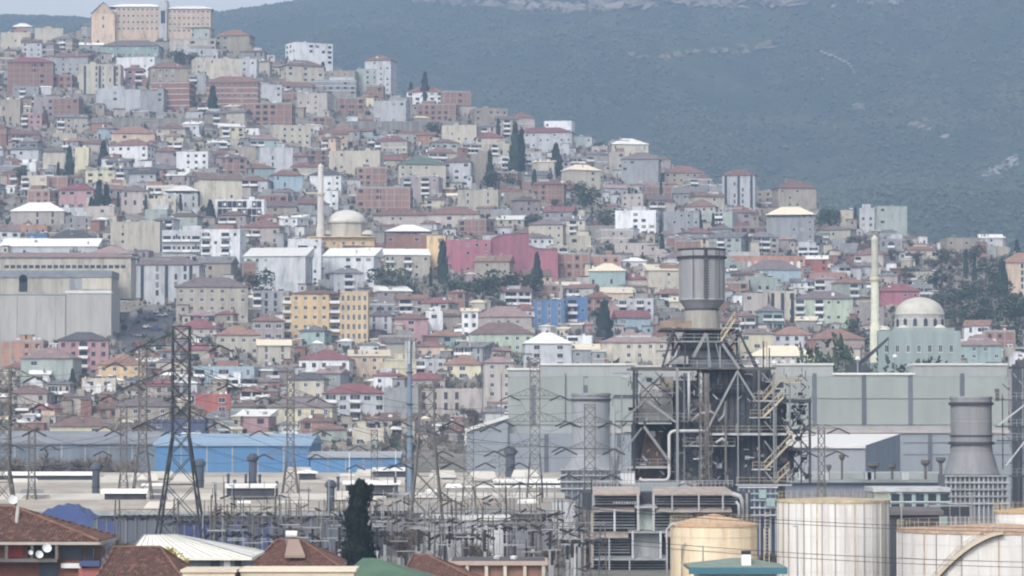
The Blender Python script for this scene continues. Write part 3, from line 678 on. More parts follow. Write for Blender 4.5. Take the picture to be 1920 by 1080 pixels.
 (1648,1726,546,576,'crimson','plain','hip','crimson',4,'crimson house behind the big white dome'),
 (1600,1662,578,620,'mauve','plain','flat','brown',-6,'brownish flats left of the yellow minaret shaft'),
 (1384,1452,626,672,'pyellow','plain','hip','mauve',6,'pale yellow house with purple grey roof behind the boiler frame'),
 (1405,1532,668,694,'cream','arch','hip','cream',0,'low open hall with columns under a bright yellowish roof'),
 (1450,1524,628,668,'lgrey','plain','hip','orange',-4,'white house with orange red roof above the yellowish open hall'),
 (1518,1622,636,674,'tan','plain','hip','orange',4,'tan house with broad orange red roof left of the mosque'),
 (1796,1884,648,688,'teal','plain','hip','pink',-4,'teal house with pinkish red roof right of the mosque'),
 (530,690,548,640,'yellow','yellowblock','hip','brown',0,'x'),
 (470,532,602,640,'mauve','plain','hip','red',4,'dark house under a wide red roof left of the yellow apartment block'),
 (690,738,592,632,'white','plain','hip','mauve',-6,'white house with a dark strip of windows right of the yellow apartment block'),
 (735,802,598,640,'pink','plain','hip','red',6,'pink house with broad red roof left of the tall white slab house'),
 (798,830,586,632,'white','plain','flat','white',0,'tall narrow white slab house'),
 (865,896,584,652,'white','sparse','shed','cream',4,'tall white end wall house with bright cream roof'),
 (892,1002,594,632,'rose','plain','hip','pink',-4,'wide pale pink house with pink roof left of the blue block'),
 (876,1000,626,660,'green','plain','hip','brown',4,'pale green house with brown roof in front of the pale pink house'),
 (478,544,648,690,'cream','sparse','gable','cream',8,'cream house with pointed gable and one window'),
 (560,660,674,716,'white','plain','hip','crimson',-4,'white row house under a dark red roof above the green grey roofs'),
 (652,730,668,712,'peach','plain','shed','cream',4,'pinkish house with sloping bright cream roof'),
 (720,780,676,722,'pyellow','blankband','flat','cream',0,'plain pale yellow block with thin dark bands left of the telecom mast foot'),
 (778,836,650,672,'peach','plain','hip','red',-4,'peach house with steep orange red roof right of the mast'),
 (776,835,676,706,'lgrey','bal','flat','red',4,'blue grey balcony house below the peach house'),
 (832,908,684,712,'pyellow','plain','hip','orange',-6,'yellow house under a broad orange red roof'),
 (905,964,680,764,'rose','sparse','hip','pink',6,'tall pale rose house touching the grey hall'),
 (538,614,712,752,'cream','plain','hip','dark',-8,'cream house with dark grey hip roof and arched windows'),
 (600,722,738,790,'lgrey','bal','hip','crimson',6,'grey white flats under a crimson roof with dark stair strip','crimsonroof'),
 (720,784,730,796,'grey','blank','flat','grey',0,'blank bluish grey house wall right of the crimson roofed flats'),
 (760,832,712,728,'rose','plain','hip','crimson',-4,'low house with crimson roof behind the mast shaft'),
 (775,908,732,792,'rose','plain','flat','green',6,'long pinkish tan house behind the second pylon'),
 (500,628,764,806,'pyellow','plain','hip','mauve',-4,'cream yellow house with wide grey brown roof behind the thin pylon'),
 (0,80,640,692,'orange','brick','flat','pink',0,'orange red house with dark recesses at the left edge'),
 (38,142,672,728,'ggrey','sparse','hip','pink',-4,'plain grey green house under a flat pink roof'),
 (103,202,638,706,'pink','pinkwhite','hip','dark',5,'pink house with white middle bay and dark grey roof','pinkbay'),
 (184,270,684,716,'yellow','plain','hip','orange',-4,'house with orange roof and yellow upper wall above a dark blue floor'),
 (54,92,702,732,'white','plain','shed','white',4,'little white house with white slanting roof in front of the grey green house'),
 (16,92,738,770,'rose','plain','hip','brown',-4,'house with peaked brown roof at the left behind the cut pylon'),
 (88,206,800,838,'pyellow','sparse','hip','brown',4,'low house with broad red brown hip roof above the grey hall at left'),
 (345,406,592,616,'mauve','plain','hip','pink',4,'small house with peaked pink roof behind the big pylon top'),
 (330,412,616,640,'rose','plain','hip','crimson',-6,'dark red roofed house right behind the big pylon top'),
 (398,486,628,668,'cream','plain','hip','orange',8,'cream house with orange roof right of the big pylon top'),
 (362,482,690,724,'pblue','bal','flat','grey',-4,'blue grey house row right of the big pylon'),
 (362,432,742,776,'red','plain','flat','crimson',4,'bright orange red shop house behind the big pylon'),
 (268,332,724,752,'rose','plain','hip','crimson',-6,'house with red roof left of the big pylon legs'),
 (286,384,790,820,'dblue','plain','flat','dark',0,'dark blue shed behind the big pylon above the blue hall'),
 (150,216,712,742,'cream','arch','flat','cream',4,'cream house with a row of arched windows'),
 (215,322,762,800,'tan','plain','hip','mauve',-4,'house with wide dark brown roof left of the big pylon'),
 (555,622,826,838,'cream','plain','flat','cream',4,'low cream house behind the blue hall'),
 (660,722,806,836,'cream','plain','flat','cream',-4,'cream house with pillars behind the low blue hall'),
 (590,650,806,838,'ggrey','plain','hip','red',4,'dark green house with red roof behind the low blue hall'),
]
REFS = {'hotel':'the white ridge block','brickblock':'the bare brick grid block','pat':'the black and white patterned block','white3':'the white house with slanting white roof','redtop':'the red topped ridge house','bluew':'the bright blue block','green':'the pale green house','crimsonroof':'the crimson roofed flats','pinkbay':'the pink house with white bay'}
AUTOREF = {'tall light grey tower house with a red hip roof on the ridge':'the grey ridge tower','white three storey house with thin red roof left of centre slope':'the white three storey house',
 'large blank cream house with a gable above the black and white patterned block':'the blank cream gable house','crimson pink apartment block front with white framed windows':'the crimson block',
 'white villa with white columns in the middle of the right slope':'the white villa','tall grey building under a raised spreading cream roof':'the spreading cream roof',
 'long orange red building with a row of white arches':'the orange arched building','grey green flats at the right end of the ridge':'the grey green ridge flats',
 'white five storey flats with stacked balconies and tall end tower':'the white balcony flats','grey white house with dark red roof on the ridge end':'the dark red ridge end roof',
 'pale grey flats with tall dark vertical strips under a brown roof':'the striped grey flats','cream house with tall blank side and white roof below the ridge end':'the cream blank sided house',
 'reddish unfinished frame building with white slabs right of the domed mosque':'the reddish unfinished frame','two storey red brick shell with a row of dark openings in mid slope':'the red brick shell',
 'cream orange apartment block with tall dark vertical window strips':'the cream orange block','wide cream house with pinkish red roof left of the big boiler frame':'the wide pinkish roofed house',
 'low house with a broad shining white hip roof over red walls':'the shining white hip roof','square grey house with brown hip roof on the right slope':'the square grey house'}
def yellow_block():
    """two joined wings, five floors, white balconies between"""
    x0, x1, ye, yb = 530, 690, 548, 640; uc = 610; Y = depth_of(uc, yb); s = Y / F; b = at(uc, yb, Y)
    r = thing('apartment_block', (b.x, Y + 6, b.z), 'big yellow orange five storey apartment block with white balconies in the town centre', 'apartment block')
    X = lambda px: (px - uc) * s; Z = lambda py: (yb - py) * s; m = MATS['wall_yellow']; wm = MATS['wall_pyellow']
    mb = MB(); mb.box(X(546), X(617), -6, 6, -5, Z(551)); mb.box(X(617), X(638), -4.5, 6, -5, Z(551)); mb.box(X(638), X(690), -6.4, 6, -5, Z(548)); mb.box(X(530), X(546), -4.4, 6, -5, Z(555)); part('wall', mb, m, r, world=False)
    mb = MB(); mb.hip(X(546), X(640), -6, 6, Z(551) + .01, 8 * s, .5, .15); part('roof', mb, MATS['roof_brown'], r, world=False)
    mb = MB(); mb.box(X(637), X(691), -6.6, 6.2, Z(548), Z(546)); part('roof_slab', mb, MATS['roof_cream'], r, world=False)
    fh = Z(551) / 5
    for f in range(5):
        z = fh * (f + .55)
        for i in range(4):
            o = link('window', WM[('n', 0)], r); o.location = (X(555 + i * 17.5), -6.04, z)
            mb = MB(); mb.box(X(551 + i * 17.5), X(559 + i * 17.5), -6.1, -6.0, z - 1.15, z - .85); part('sill_band', mb, wm, r, world=False)
        for i in range(5): o = link('window', WM[('t', 0)], r); o.location = (X(643 + i * 10.3), -6.44, z)
        if f:
            for (a, c, y) in ((618, 637, -5.9), (529.5, 545.5, -5.8)):
                mb = MB(); mb.box(X(a), X(c), y, -4.4, f * fh - .15, f * fh, 0); mb.box(X(a), X(c), y, y + .1, f * fh, f * fh + 1.0, 1); part('balcony', mb, [M_CONC, M_WHITE], r, world=False)
        mb = MB(); mb.box(X(621), X(634), -4.56, -4.4, f * fh + .2, f * fh + 2.2); part('balcony_door', mb, M_GLASS, r, world=False)
        mb = MB(); mb.box(X(533), X(543), -4.46, -4.3, f * fh + .2, f * fh + 2.2); part('balcony_door', mb, M_GLASS, r, world=False)
    BLD.append((r, x0, x1, 540, yb, Y, True, 'the yellow apartment block'))
yellow_block()
for t in L1:
    x0, x1, ye, yb, wall, style, roof, rc, rot, lab = t[:10]; ref = REFS.get(t[10]) if len(t) > 10 else AUTOREF.get(lab)
    if lab == 'x': continue
    kw = {}
    big = (x1 - x0) * (yb - ye) > 2600
    if style == 'brickband': kw['band'] = 'white'; st = 'plain'
    elif style == 'brick': st = 'brick'
    elif style == 'band': kw['band'] = 'white'; st = 'plain'; kw['wtype'] = 'w'
    elif style == 'pattern': kw['win'] = False; st = 'plain'
    elif style == 'blank': kw['win'] = False; st = 'plain'
    elif style == 'blankband': kw['win'] = False; kw['band'] = 'conc'; st = 'plain'
    elif style == 'sparse': kw['cols'] = 2; st = 'plain'; kw['sidewin'] = False
    elif style == 'bal': kw['bal'] = (0, 2) if x1 - x0 > 60 else (0,); st = 'plain'
    elif style == 'glassbal': kw['bal'] = tuple(range(4)); kw['cols'] = 4; st = 'plain'; kw['wtype'] = 'w'; kw['floors'] = 3
    elif style == 'pinkwhite': kw['bal'] = (2,); kw['cols'] = 5; st = 'plain'
    elif style in ('strip',): kw['wtype'] = 't'; st = 'plain'
    else: st = 'plain'
    cat = 'apartment block' if ('flats' in lab or 'apartment' in lab) else ('building' if 'building' in lab or 'block' in lab else 'house')
    r = B(x0, x1, ye, yb, wall, st, roof, rc, rot, lab, cat, ref=ref, **kw)
    Y = BLD[-1][5]; s = Y / F; W = (x1 - x0) * s; H = (yb - ye) * s
    # features of their own
    if style in ('strip',):
        n = 3
        dd = -front_y(r)
        for i in range(n):
            mb = MB(); x = W * (-.36 + .36 * i); mb.box(x - .6, x + .6, -dd - .12, -dd + .3, .4, H - .3); part('stair_window', mb, M_GLASS, r, world=False)
    if style == 'arch':
        fy = front_y(r); n = int(W / 3.2)
        for i in range(n):
            mb = MB(); x = -W * .46 + (i + .5) * W * .92 / n; P = [(x - .8, fy - .25, .2), (x - .8, fy - .25, H * .62)] + [(x - .8 * math.cos(a), fy - .25, H * .62 + .8 * math.sin(a)) for a in (.6, 1.2, 1.57, 1.94, 2.54)] + [(x + .8, fy - .25, H * .62), (x + .8, fy - .25, .2)]
            mb.q(P, 0); q = [(a, b + .3, c) for a, b, c in P]
            for k_ in range(len(P) - 1): mb.q([P[k_], P[k_ + 1], q[k_ + 1], q[k_]], 0)
            part('arch', mb, M_WHITE, r, world=False)
    if style == 'pattern':
        fy = front_y(r)
        for i in range(9):
            for f in range(3):
                if (i, f) in ((3, 1), (6, 2)): continue
                mb = MB(); x = -W * .45 + (i + .5) * W * .9 / 9; z = (f + .5) * H / 3; mb.box(x - .95, x + .95, fy - .1, fy + .2, z - 1.35, z + 1.35, 0); mb.box(x - .5, x + .5, fy - .16, fy + .2, z - .6, z + .6, 1 if (i + f) % 3 == 0 else 0)
                part('shutter', mb, [M_BLACK, M_WHITE], r, world=False)
# crimson block: joined end wall and lower wing
def simple(name, x0, x1, tops, yb, Yd, wall, label, cat, rc=None, ref=None, dep=12):
    """front polygon given by roof points (px,py), extruded"""
    s = Yd / F; b = at((x0 + x1) / 2, yb, Yd); r = thing(name, (b.x, Yd + dep / 2, b.z), label, cat); pts = [at(px, py, Yd) for px, py in tops]
    fr = [Vector((at(x1, yb, Yd).x, Yd, b.z - 5)), Vector((at(x0, yb, Yd).x, Yd, b.z - 5))]; P = [fr[1], fr[0]] + [Vector(p) for p in reversed(pts)]
    mb = MB(); mb.q(P); Q = [p + Vector((0, dep, 0)) for p in P]
    for i in range(len(P)): j = (i + 1) % len(P); mb.q([P[j], P[i], Q[i], Q[j]])
    mb.q(Q[::-1]); part('wall', mb, MATS['wall_' + wall], r)
    if rc:
        mb = MB()
        for a, c in zip(pts, pts[1:]):
            up = Vector((0, 0, .25)); y0 = Vector((0, -.4, 0)); y1 = Vector((0, dep + .4, 0)); up0 = Vector((0, 0, .02)); mb.q([a + y0 + up, c + y0 + up, c + y1 + up, a + y1 + up]); mb.q([a + y0 + up0, c + y0 + up0, c + y0 + up, a + y0 + up]); mb.q([a + y0 + up0, a + y1 + up0, c + y1 + up0, c + y0 + up0])
        part('roof', mb, MATS['roof_' + rc], r)
    BLD.append((r, x0, x1, min(p[1] for p in tops), yb, Yd, True, ref)); return r
Yc = depth_of(950, 516)
simple('apartment_block', 921, 992, [(921, 447), (945, 439), (992, 436)], 516, Yc - 2, 'crimson', 'large blank crimson pink end wall right of the crimson block front', 'building', 'pink')
simple('apartment_block', 992, 1046, [(992, 462), (1010, 466), (1046, 468)], 520, Yc - 3, 'crimson', 'lower crimson wing with blank wall and light roof edge left of the dark brick frame', 'building', 'pink')
# ---- mosques
M_DOME = mat('dome_lead', (.55, .53, .47), .55, .14, .4, dirt=((.35, .3, .25), .5, .3, 1)); M_MINT = mat('minaret_stone', (.62, .57, .46), .85, .12, .6)
M_DRUM = mat('drum_stone', (.40, .39, .37), .9, .2)
def minaret(px, pt, pb, Y, wpx, label, col=M_MINT):
    s = Y / F; b = at(px, pb, Y); zt_ = at(px, pt, Y).z; r0 = wpx * s / 2; r = thing('minaret', (b.x, Y, b.z), label, 'minaret')
    H = zt_ - b.z; mb = MB(); mb.lathe(b.x, Y, [(r0 * 1.25, b.z - 6), (r0 * 1.25, b.z + H * .12), (r0, b.z + H * .17), (r0 * .92, b.z + H * .55)], 14); part('shaft', mb, col, r)
    mb = MB(); mb.lathe(b.x, Y, [(r0 * .92, b.z + H * .55), (r0 * 1.3, b.z + H * .58), (r0 * 1.3, b.z + H * .605), (r0 * 1.22, b.z + H * .605), (r0 * 1.22, b.z + H * .585)], 14); part('balcony', mb, M_MINT, r)
    mb = MB(); mb.lathe(b.x, Y, [(r0 * .8, b.z + H * .58), (r0 * .8, b.z + H * .95)], 14); part('upper_shaft', mb, col, r)
    mb = MB(); mb.lathe(b.x, Y, [(r0 * .92, b.z + H * .95), (r0 * .75, b.z + H * .97), (.02, b.z + H)], 14); part('cap', mb, M_DOME, r)
    BLD.append((r, px - wpx / 2, px + wpx / 2, pt, pb, Y, True, None))
Ym = 905
def mosque():
    s = Ym / F; b = at(1724, 690, Ym); r = thing('mosque', (b.x, Ym, b.z), 'mosque with pale dome over grey drum and pale teal walls behind the big hall', 'mosque')
    X = lambda px: at(px, 600, Ym).x; Z = lambda py: at(960, py, Ym).z; cx = X(1725)
    te = mat('mosque_teal', (.29, .345, .335), .85, .18, .3, True)
    mb = MB(); mb.box(X(1640), X(1793), Ym - 9, Ym + 12, b.z - 4, Z(622)); mb.box(X(1668), X(1782), Ym - 8, Ym + 11, Z(622), Z(616)); part('wall', mb, te, r)
    mb = MB(); mb.lathe(cx, Ym + 1, [(51 * s, Z(618)), (49 * s, Z(600)), (46.5 * s, Z(598)), (46.5 * s, Z(590))], 16); part('drum', mb, M_DRUM, r)
    prof = [(47 * s, Z(590))] + [(46 * s * math.cos(a), Z(590) + 33 * s * math.sin(a)) for a in np.linspace(.02, 1.56, 12)]; mb = MB(); mb.lathe(cx, Ym + 1, prof, 40); part('dome', mb, M_DOME, r, smooth=True)
    for i in range(16):
        a = i / 16 * 6.283 + .1; mb = MB(); p = Vector((cx + 49.5 * s * math.cos(a), Ym + 1 + 49.5 * s * math.sin(a), Z(606))); d = Vector((-math.sin(a), math.cos(a), 0)) * .55; n = Vector((math.cos(a), math.sin(a), 0)) * .12
        mb.q([p - d + n - Vector((0, 0, 1)), p + d + n - Vector((0, 0, 1)), p + d + n + Vector((0, 0, .8)), p + n + Vector((0, 0, 1.3)), p - d + n + Vector((0, 0, .8))]); part('drum_window', mb, M_GLASS, r)
    mb = MB(); mb.tube([(cx, Ym + 1, Z(558)), (cx, Ym + 1, Z(549))], .12, 6); mb.lathe(cx, Ym + 1, [(.05, Z(555)), (.35, Z(554)), (.05, Z(552.5))], 8); part('finial', mb, M_DOME, r)
    for px, rr in ((1656, 10), (1757, 13), (1690, 12)):
        mb = MB(); mb.lathe(X(px), Ym - 5, [(rr * s * math.cos(a), Z(620) + rr * .8 * s * math.sin(a)) for a in np.linspace(0, 1.56, 6)], 16); part('small_dome', mb, M_DOME, r, smooth=True)
    for i in range(7):
        o = link('window', WM[('t', 0)], r); o.location = (X(1655 + i * 20) - b.x, -9.04, Z(655) - b.z)
    BLD.append((r, 1640, 1793, 556, 690, Ym, True, 'the big domed mosque'))
mosque(); minaret(1641, 440, 640, Ym - 4, 16, 'tall pale yellowish white minaret left of the big domed mosque', mat('minaret_yellow', (.55, .55, .45), .85, .12, .6))
Y2 = depth_of(640, 470)
def mosque2():
    s = Y2 / F; b = at(648, 472, Y2); r = thing('mosque', (b.x, Y2, b.z), 'small mosque with cream ribbed dome and yellow orange eaves on the mid slope', 'mosque')
    X = lambda px: at(px, 440, Y2).x; Z = lambda py: at(960, py, Y2).z; cr = MATS['wall_cream']; ye = MATS['wall_yellow']
    mb = MB(); mb.box(X(578), X(703), Y2 - 7, Y2 + 12, b.z - 4, Z(446)); part('wall', mb, ye, r)
    mb = MB(); mb.hip(X(585), X(700), Y2 - 8, Y2 + 12, Z(447) + .02, 6 * s, .8, .2); part('lower_roof', mb, ye, r)
    mb = MB(); mb.lathe(X(650), Y2 + 2, [(40 * s, Z(446)), (38 * s, Z(420)), (41 * s, Z(419)), (41 * s, Z(416))], 8); part('drum', mb, cr, r)
    mb = MB(); mb.lathe(X(650), Y2 + 2, [(36 * s * math.cos(a), Z(416) + 23 * s * math.sin(a)) for a in np.linspace(0, 1.56, 9)], 24); part('dome', mb, M_DOME, r)
    for px in (612, 690): mb = MB(); mb.lathe(X(px), Y2 - 3, [(12 * s * math.cos(a), Z(441) + 9 * s * math.sin(a)) for a in np.linspace(0, 1.56, 6)], 14); part('small_dome', mb, M_DOME, r)
    for i in range(5): o = link('window', WM[('n', 0)], r); o.location = (X(610 + i * 18) - b.x, -7.04, Z(458) - b.z)
    BLD.append((r, 578, 703, 393, 472, Y2, True, 'the small cream mosque'))
mosque2(); minaret(601, 306, 446, Y2 - 6, 13, 'slender pale pink cream minaret beside the small cream mosque', mat('minaret_cream', (.60, .56, .52), .85, .12, .6))
# ---- big pale factory building at the left
def factory_left():
    Yd = depth_of(100, 648); s = Yd / F; b = at(100, 648, Yd); r = thing('factory_building', (b.x, Yd, b.z), 'big pale grey factory block with dark roof band at the left edge', 'factory')
    X = lambda px: at(px, 600, Yd).x; Z = lambda py: at(960, py, Yd).z
    mb = MB(); mb.box(X(-60), X(122), Yd, Yd + 25, b.z - 5, Z(553)); mb.box(X(122), X(208), Yd + .6, Yd + 25, b.z - 5, Z(549)); part('wall', mb, mat('factory_pale', (.43, .42, .395), .9, .14, .2, True, dirt=((.25, .22, .2), .25, .35, .2)), r)
    mb = MB(); mb.box(X(-60), X(205), Yd + 5, Yd + 25, Z(553), Z(519)); part('upper_wall', mb, MATS['wall_beige'], r)
    mb = MB(); mb.box(X(-60), X(206), Yd + 4.6, Yd + 25.4, Z(519), Z(506)); part('roof_band', mb, mat('slate_band', (.20, .22, .24), .8), r)
    mb = MB(); mb.box(X(-60), X(122.5), Yd - .2, Yd + 5, Z(553), Z(551)); part('ledge', mb, MATS['wall_grey'], r)
    mb = MB(); mb.box(X(122), X(208.5), Yd + .3, Yd + 5, Z(550), Z(545)); part('ledge', mb, M_WHITE, r)
    mb = MB(); x = X(39); mb.box(x - 1.4, x + 1.4, Yd + 4.6, Yd + 5.2, Z(545), Z(520)); mb.tube([(x, Yd + 4.6, Z(521)), (x, Yd + 5.2, Z(521))], 1.4, 16); part('arched_door', mb, M_GLASS, r)
    mb = MB(); mb.box(X(126), X(150), Yd + 4.7, Yd + 5.1, Z(540), Z(522)); part('louvre_window', mb, MATS['wall_grey'], r)
    mb = MB(); mb.box(X(150), X(205), Yd + 4.8, Yd + 5.1, Z(541), Z(520)); part('cream_panel', mb, MATS['wall_cream'], r)
    for i in range(5):
        mb = MB(); x = X(-40 + i * 36); mb.box(x - .12, x + .12, Yd - .08, Yd + .05, b.z, Z(556)); part('wall_joint', mb, MATS['wall_grey'], r)
    BLD.append((r, -60, 208, 506, 648, Yd, True, 'the big pale factory block'))
    Yd2 = Yd + 30; b = at(120, 520, Yd2); r = thing('factory_hall', (b.x, Yd2, b.z), 'long low beige hall with a strip of small windows behind the pale factory block', 'factory hall')
    X = lambda px: at(px, 600, Yd2).x; Z = lambda py: at(960, py, Yd2).z
    mb = MB(); mb.box(X(-60), X(245), Yd2, Yd2 + 15, Z(560), Z(483)); part('wall', mb, MATS['wall_beige'], r)
    mb = MB(); mb.hip(X(-60), X(245), Yd2, Yd2 + 15, Z(483) + .01, 2.0, .6, .2); part('roof', mb, MATS['roof_pink'], r)
    for i in range(20): mb = MB(); x = X(12 + i * 11.5); mb.box(x - .8, x + .8, Yd2 - .06, Yd2 + .1, Z(503), Z(497)); part('window', mb, M_GLASS, r)
    BLD.append((r, -60, 245, 470, 520, Yd2, True, None))
factory_left()
# ------------------------------------------------------------------ fill: ordinary houses on every free plot
import bisect
def fill_town():
    walls = ['cream'] * 6 + ['beige'] * 7 + ['tan'] * 6 + ['grey'] * 7 + ['lgrey'] * 9 + ['white'] * 4 + ['brick'] * 8 + ['rose'] * 4 + ['mauve'] * 4 + ['ggrey'] * 4 + ['concrete'] * 4 + ['orange', 'pink', 'pyellow', 'teal', 'peach', 'pblue']
    wn = dict(cream='cream', beige='beige', tan='tan', grey='grey', lgrey='light grey', white='white', brick='raw brick', rose='pale rose', mauve='dull mauve', ggrey='grey green', orange='orange', pink='pink', pyellow='pale yellow', teal='teal', peach='peach', pblue='pale blue', concrete='bare concrete')
    n = 0; py = 838.0; out = []
    heroes = [(b[1], b[2], b[3], b[4], b[5]) for b in BLD]
    placed = []
    while py > 66:
        step = 11 + 8 * (py - 66) / 780; py -= step
        px = -110 + R.uniform(0, 30)
        while px < 2060:
            sc = 1.0 if py < 350 else 1.15
            wpx = R.uniform(32, 66) * sc; hpx = R.choice((16, 20, 25, 30, 36)) * R.uniform(.85, 1.1) * (1.0 if py < 350 else 1.12)
            uc = px + wpx / 2; rid = interp(RIDGE, uc); yb = py + R.uniform(-6, 6)
            px += wpx * R.uniform(.75, 1.05)
            if yb < rid + 3 or yb > 842: continue
            if uc > 940 and yb > 700: continue
            if uc > 1740 and 480 < yb < 640: continue          # grove
            if 690 < uc < 1000 and 528 < yb < 575: continue      # trees
            if 640 < uc < 880 and 222 < yb < 262: continue
            if 170 < uc < 380 and 218 < yb < 252: continue
            if 1085 < uc < 1150 and 355 < yb < 440: continue
            if 215 < uc < 335 and 570 < yb < 668: continue       # street
            if uc > 1700 and yb < 470: continue
            if yb > 800 and uc < 300 : continue
            if uc > 1480 and yb < 560 and R.random() < .3: continue
            Y = depth_of(uc, yb); x0, x1, ya = uc - wpx / 2, uc + wpx / 2, yb - hpx
            bad = False
            for (a0, a1, t, b_, Yh) in heroes:
                ox = min(x1, a1) - max(x0, a0); oy = min(yb, b_) - max(ya - 6, t)
                oyt = min(yb, t + .58 * (b_ - t)) - max(ya - 6, t)
                if ox > 0 and oy > 0:
                    frac_h = ox * oy / max(1, (a1 - a0) * (b_ - t)); frac_me = ox * oy / (wpx * hpx)
                    if Y < Yh + 8 and oyt > 0 and ox * oyt / max(1, (a1 - a0) * (b_ - t)) > .06: bad = True; break
                    if Y < Yh + 8 and frac_h > .38: bad = True; break
                    if Y >= Yh and frac_me > .55: bad = True; break
                    if abs(Y - Yh) < 11 and ox > 6: bad = True; break
            if bad: continue
            for (a0, a1, t, b_, Yh) in placed[-140:]:
                ox = min(x1, a1) - max(x0, a0); oy = min(yb, b_) - max(ya, t)
                if ox > 5 and abs(Y - Yh) < 8.5: bad = True; break
                if ox > 0 and oy > 0 and ox * oy / (wpx * hpx) > .66: bad = True; break
            if bad: continue
            placed.append((x0, x1, ya, yb, Y))
    for (x0, x1, ya, yb, Y) in placed:
        wk = R.choice(walls); up = yb < 470
        if wk == 'brick': rf = R.choice(('flat', 'flat', 'flat', 'hip')); st = 'brick'
        else: rf = R.choice(('hip', 'hip', 'hip', 'flat', 'flat', 'gable', 'shed')); st = 'plain'
        rc = R.choice(('red', 'red', 'brown', 'brown', 'mauve', 'mauve', 'crimson', 'orange', 'pink', 'grey')) if rf in ('hip', 'gable') else R.choice(('white', 'white', 'grey', 'grey', 'cream', 'brown'))
        bal = R.choice((None, None, (0,), (1,), (0, 1))) if st == 'plain' else None
        H = (yb - ya) * Y / F; fl = max(1, round(H / 2.95))
        if fl > 5: fl = 5
        b = building(x0, x1, ya, yb, wk, st, rf, rc, None, None, 'house' if H < 6.7 else 'apartment block', Y=Y, bal=bal, hero=False, band=('white' if R.random() < .12 else None), group='ordinary houses packed on the hillside town' if H < 6.7 else 'ordinary taller houses and flats packed on the hillside town')  # split by height alone; apartment block here also takes in ordinary taller houses
        fn = {1: 'one storey', 2: 'two storey', 3: 'three storey', 4: 'four storey', 5: 'five storey'}[fl]
        rn = {'hip': 'hip roof', 'gable': 'gable roof', 'flat': 'flat roof', 'shed': 'sloping roof'}[rf]
        rcn = {'white': 'whitish', 'grey': 'grey', 'cream': 'cream', 'brown': 'brown', 'red': 'red', 'mauve': 'dark mauve', 'crimson': 'crimson', 'orange': 'orange', 'pink': 'pink'}[rc]
        out.append((b, (x0 + x1) / 2, (ya + yb) / 2, f'{wn[wk]} {fn} {"house" if H < 6.7 else "block"}, {rcn} {rn}'))
    # labels: kind first, then where it stands from the landmark buildings
    refs = [((b[1] + b[2]) / 2, (b[3] + b[4]) / 2, b[7]) for b in BLD if b[7]]
    refs += [(1320, 520, 'the big grey chimney top'), (1641, 500, 'the yellow minaret'), (601, 370, 'the slender minaret'), (768, 700, 'the telecom mast')]
    used = {}
    ordn = ['', 'second ', 'third ', 'fourth ', 'fifth ']
    def rel(x, y, rx, ry):
        dx, dy = x - rx, y - ry
        if abs(dx) > 2.2 * abs(dy): return 'left of' if dx < 0 else 'right of'
        if abs(dy) > 2.2 * abs(dx): return 'uphill of' if dy < 0 else 'downhill of'
        return ('up' if dy < 0 else 'down') + ' and ' + ('left' if dx < 0 else 'right') + ' of'
    for (b, x, y, base) in out:
        rs = sorted(refs, key=lambda r_: (r_[0] - x) ** 2 + (1.6 * (r_[1] - y)) ** 2)
        done = False
        for r_ in rs[:4]:
            d = math.hypot(r_[0] - x, r_[1] - y); q = 'just ' if d < 60 else ''
            lab = f'{base}, {q}{rel(x, y, r_[0], r_[1])} {r_[2]}'
            if lab not in used and len(lab.replace(',', ' ').split()) <= 16: used[lab] = 1; b['label'] = lab; done = True; break
        if not done:
            lab = f'{base}, far {rel(x, y, rs[4][0], rs[4][1])} {rs[4][2]}'; k = 2
            while lab in used: lab = lab.replace('far ', 'farther ') + ' side'; k += 1
            used[lab] = 1; b['label'] = lab
    return len(out)
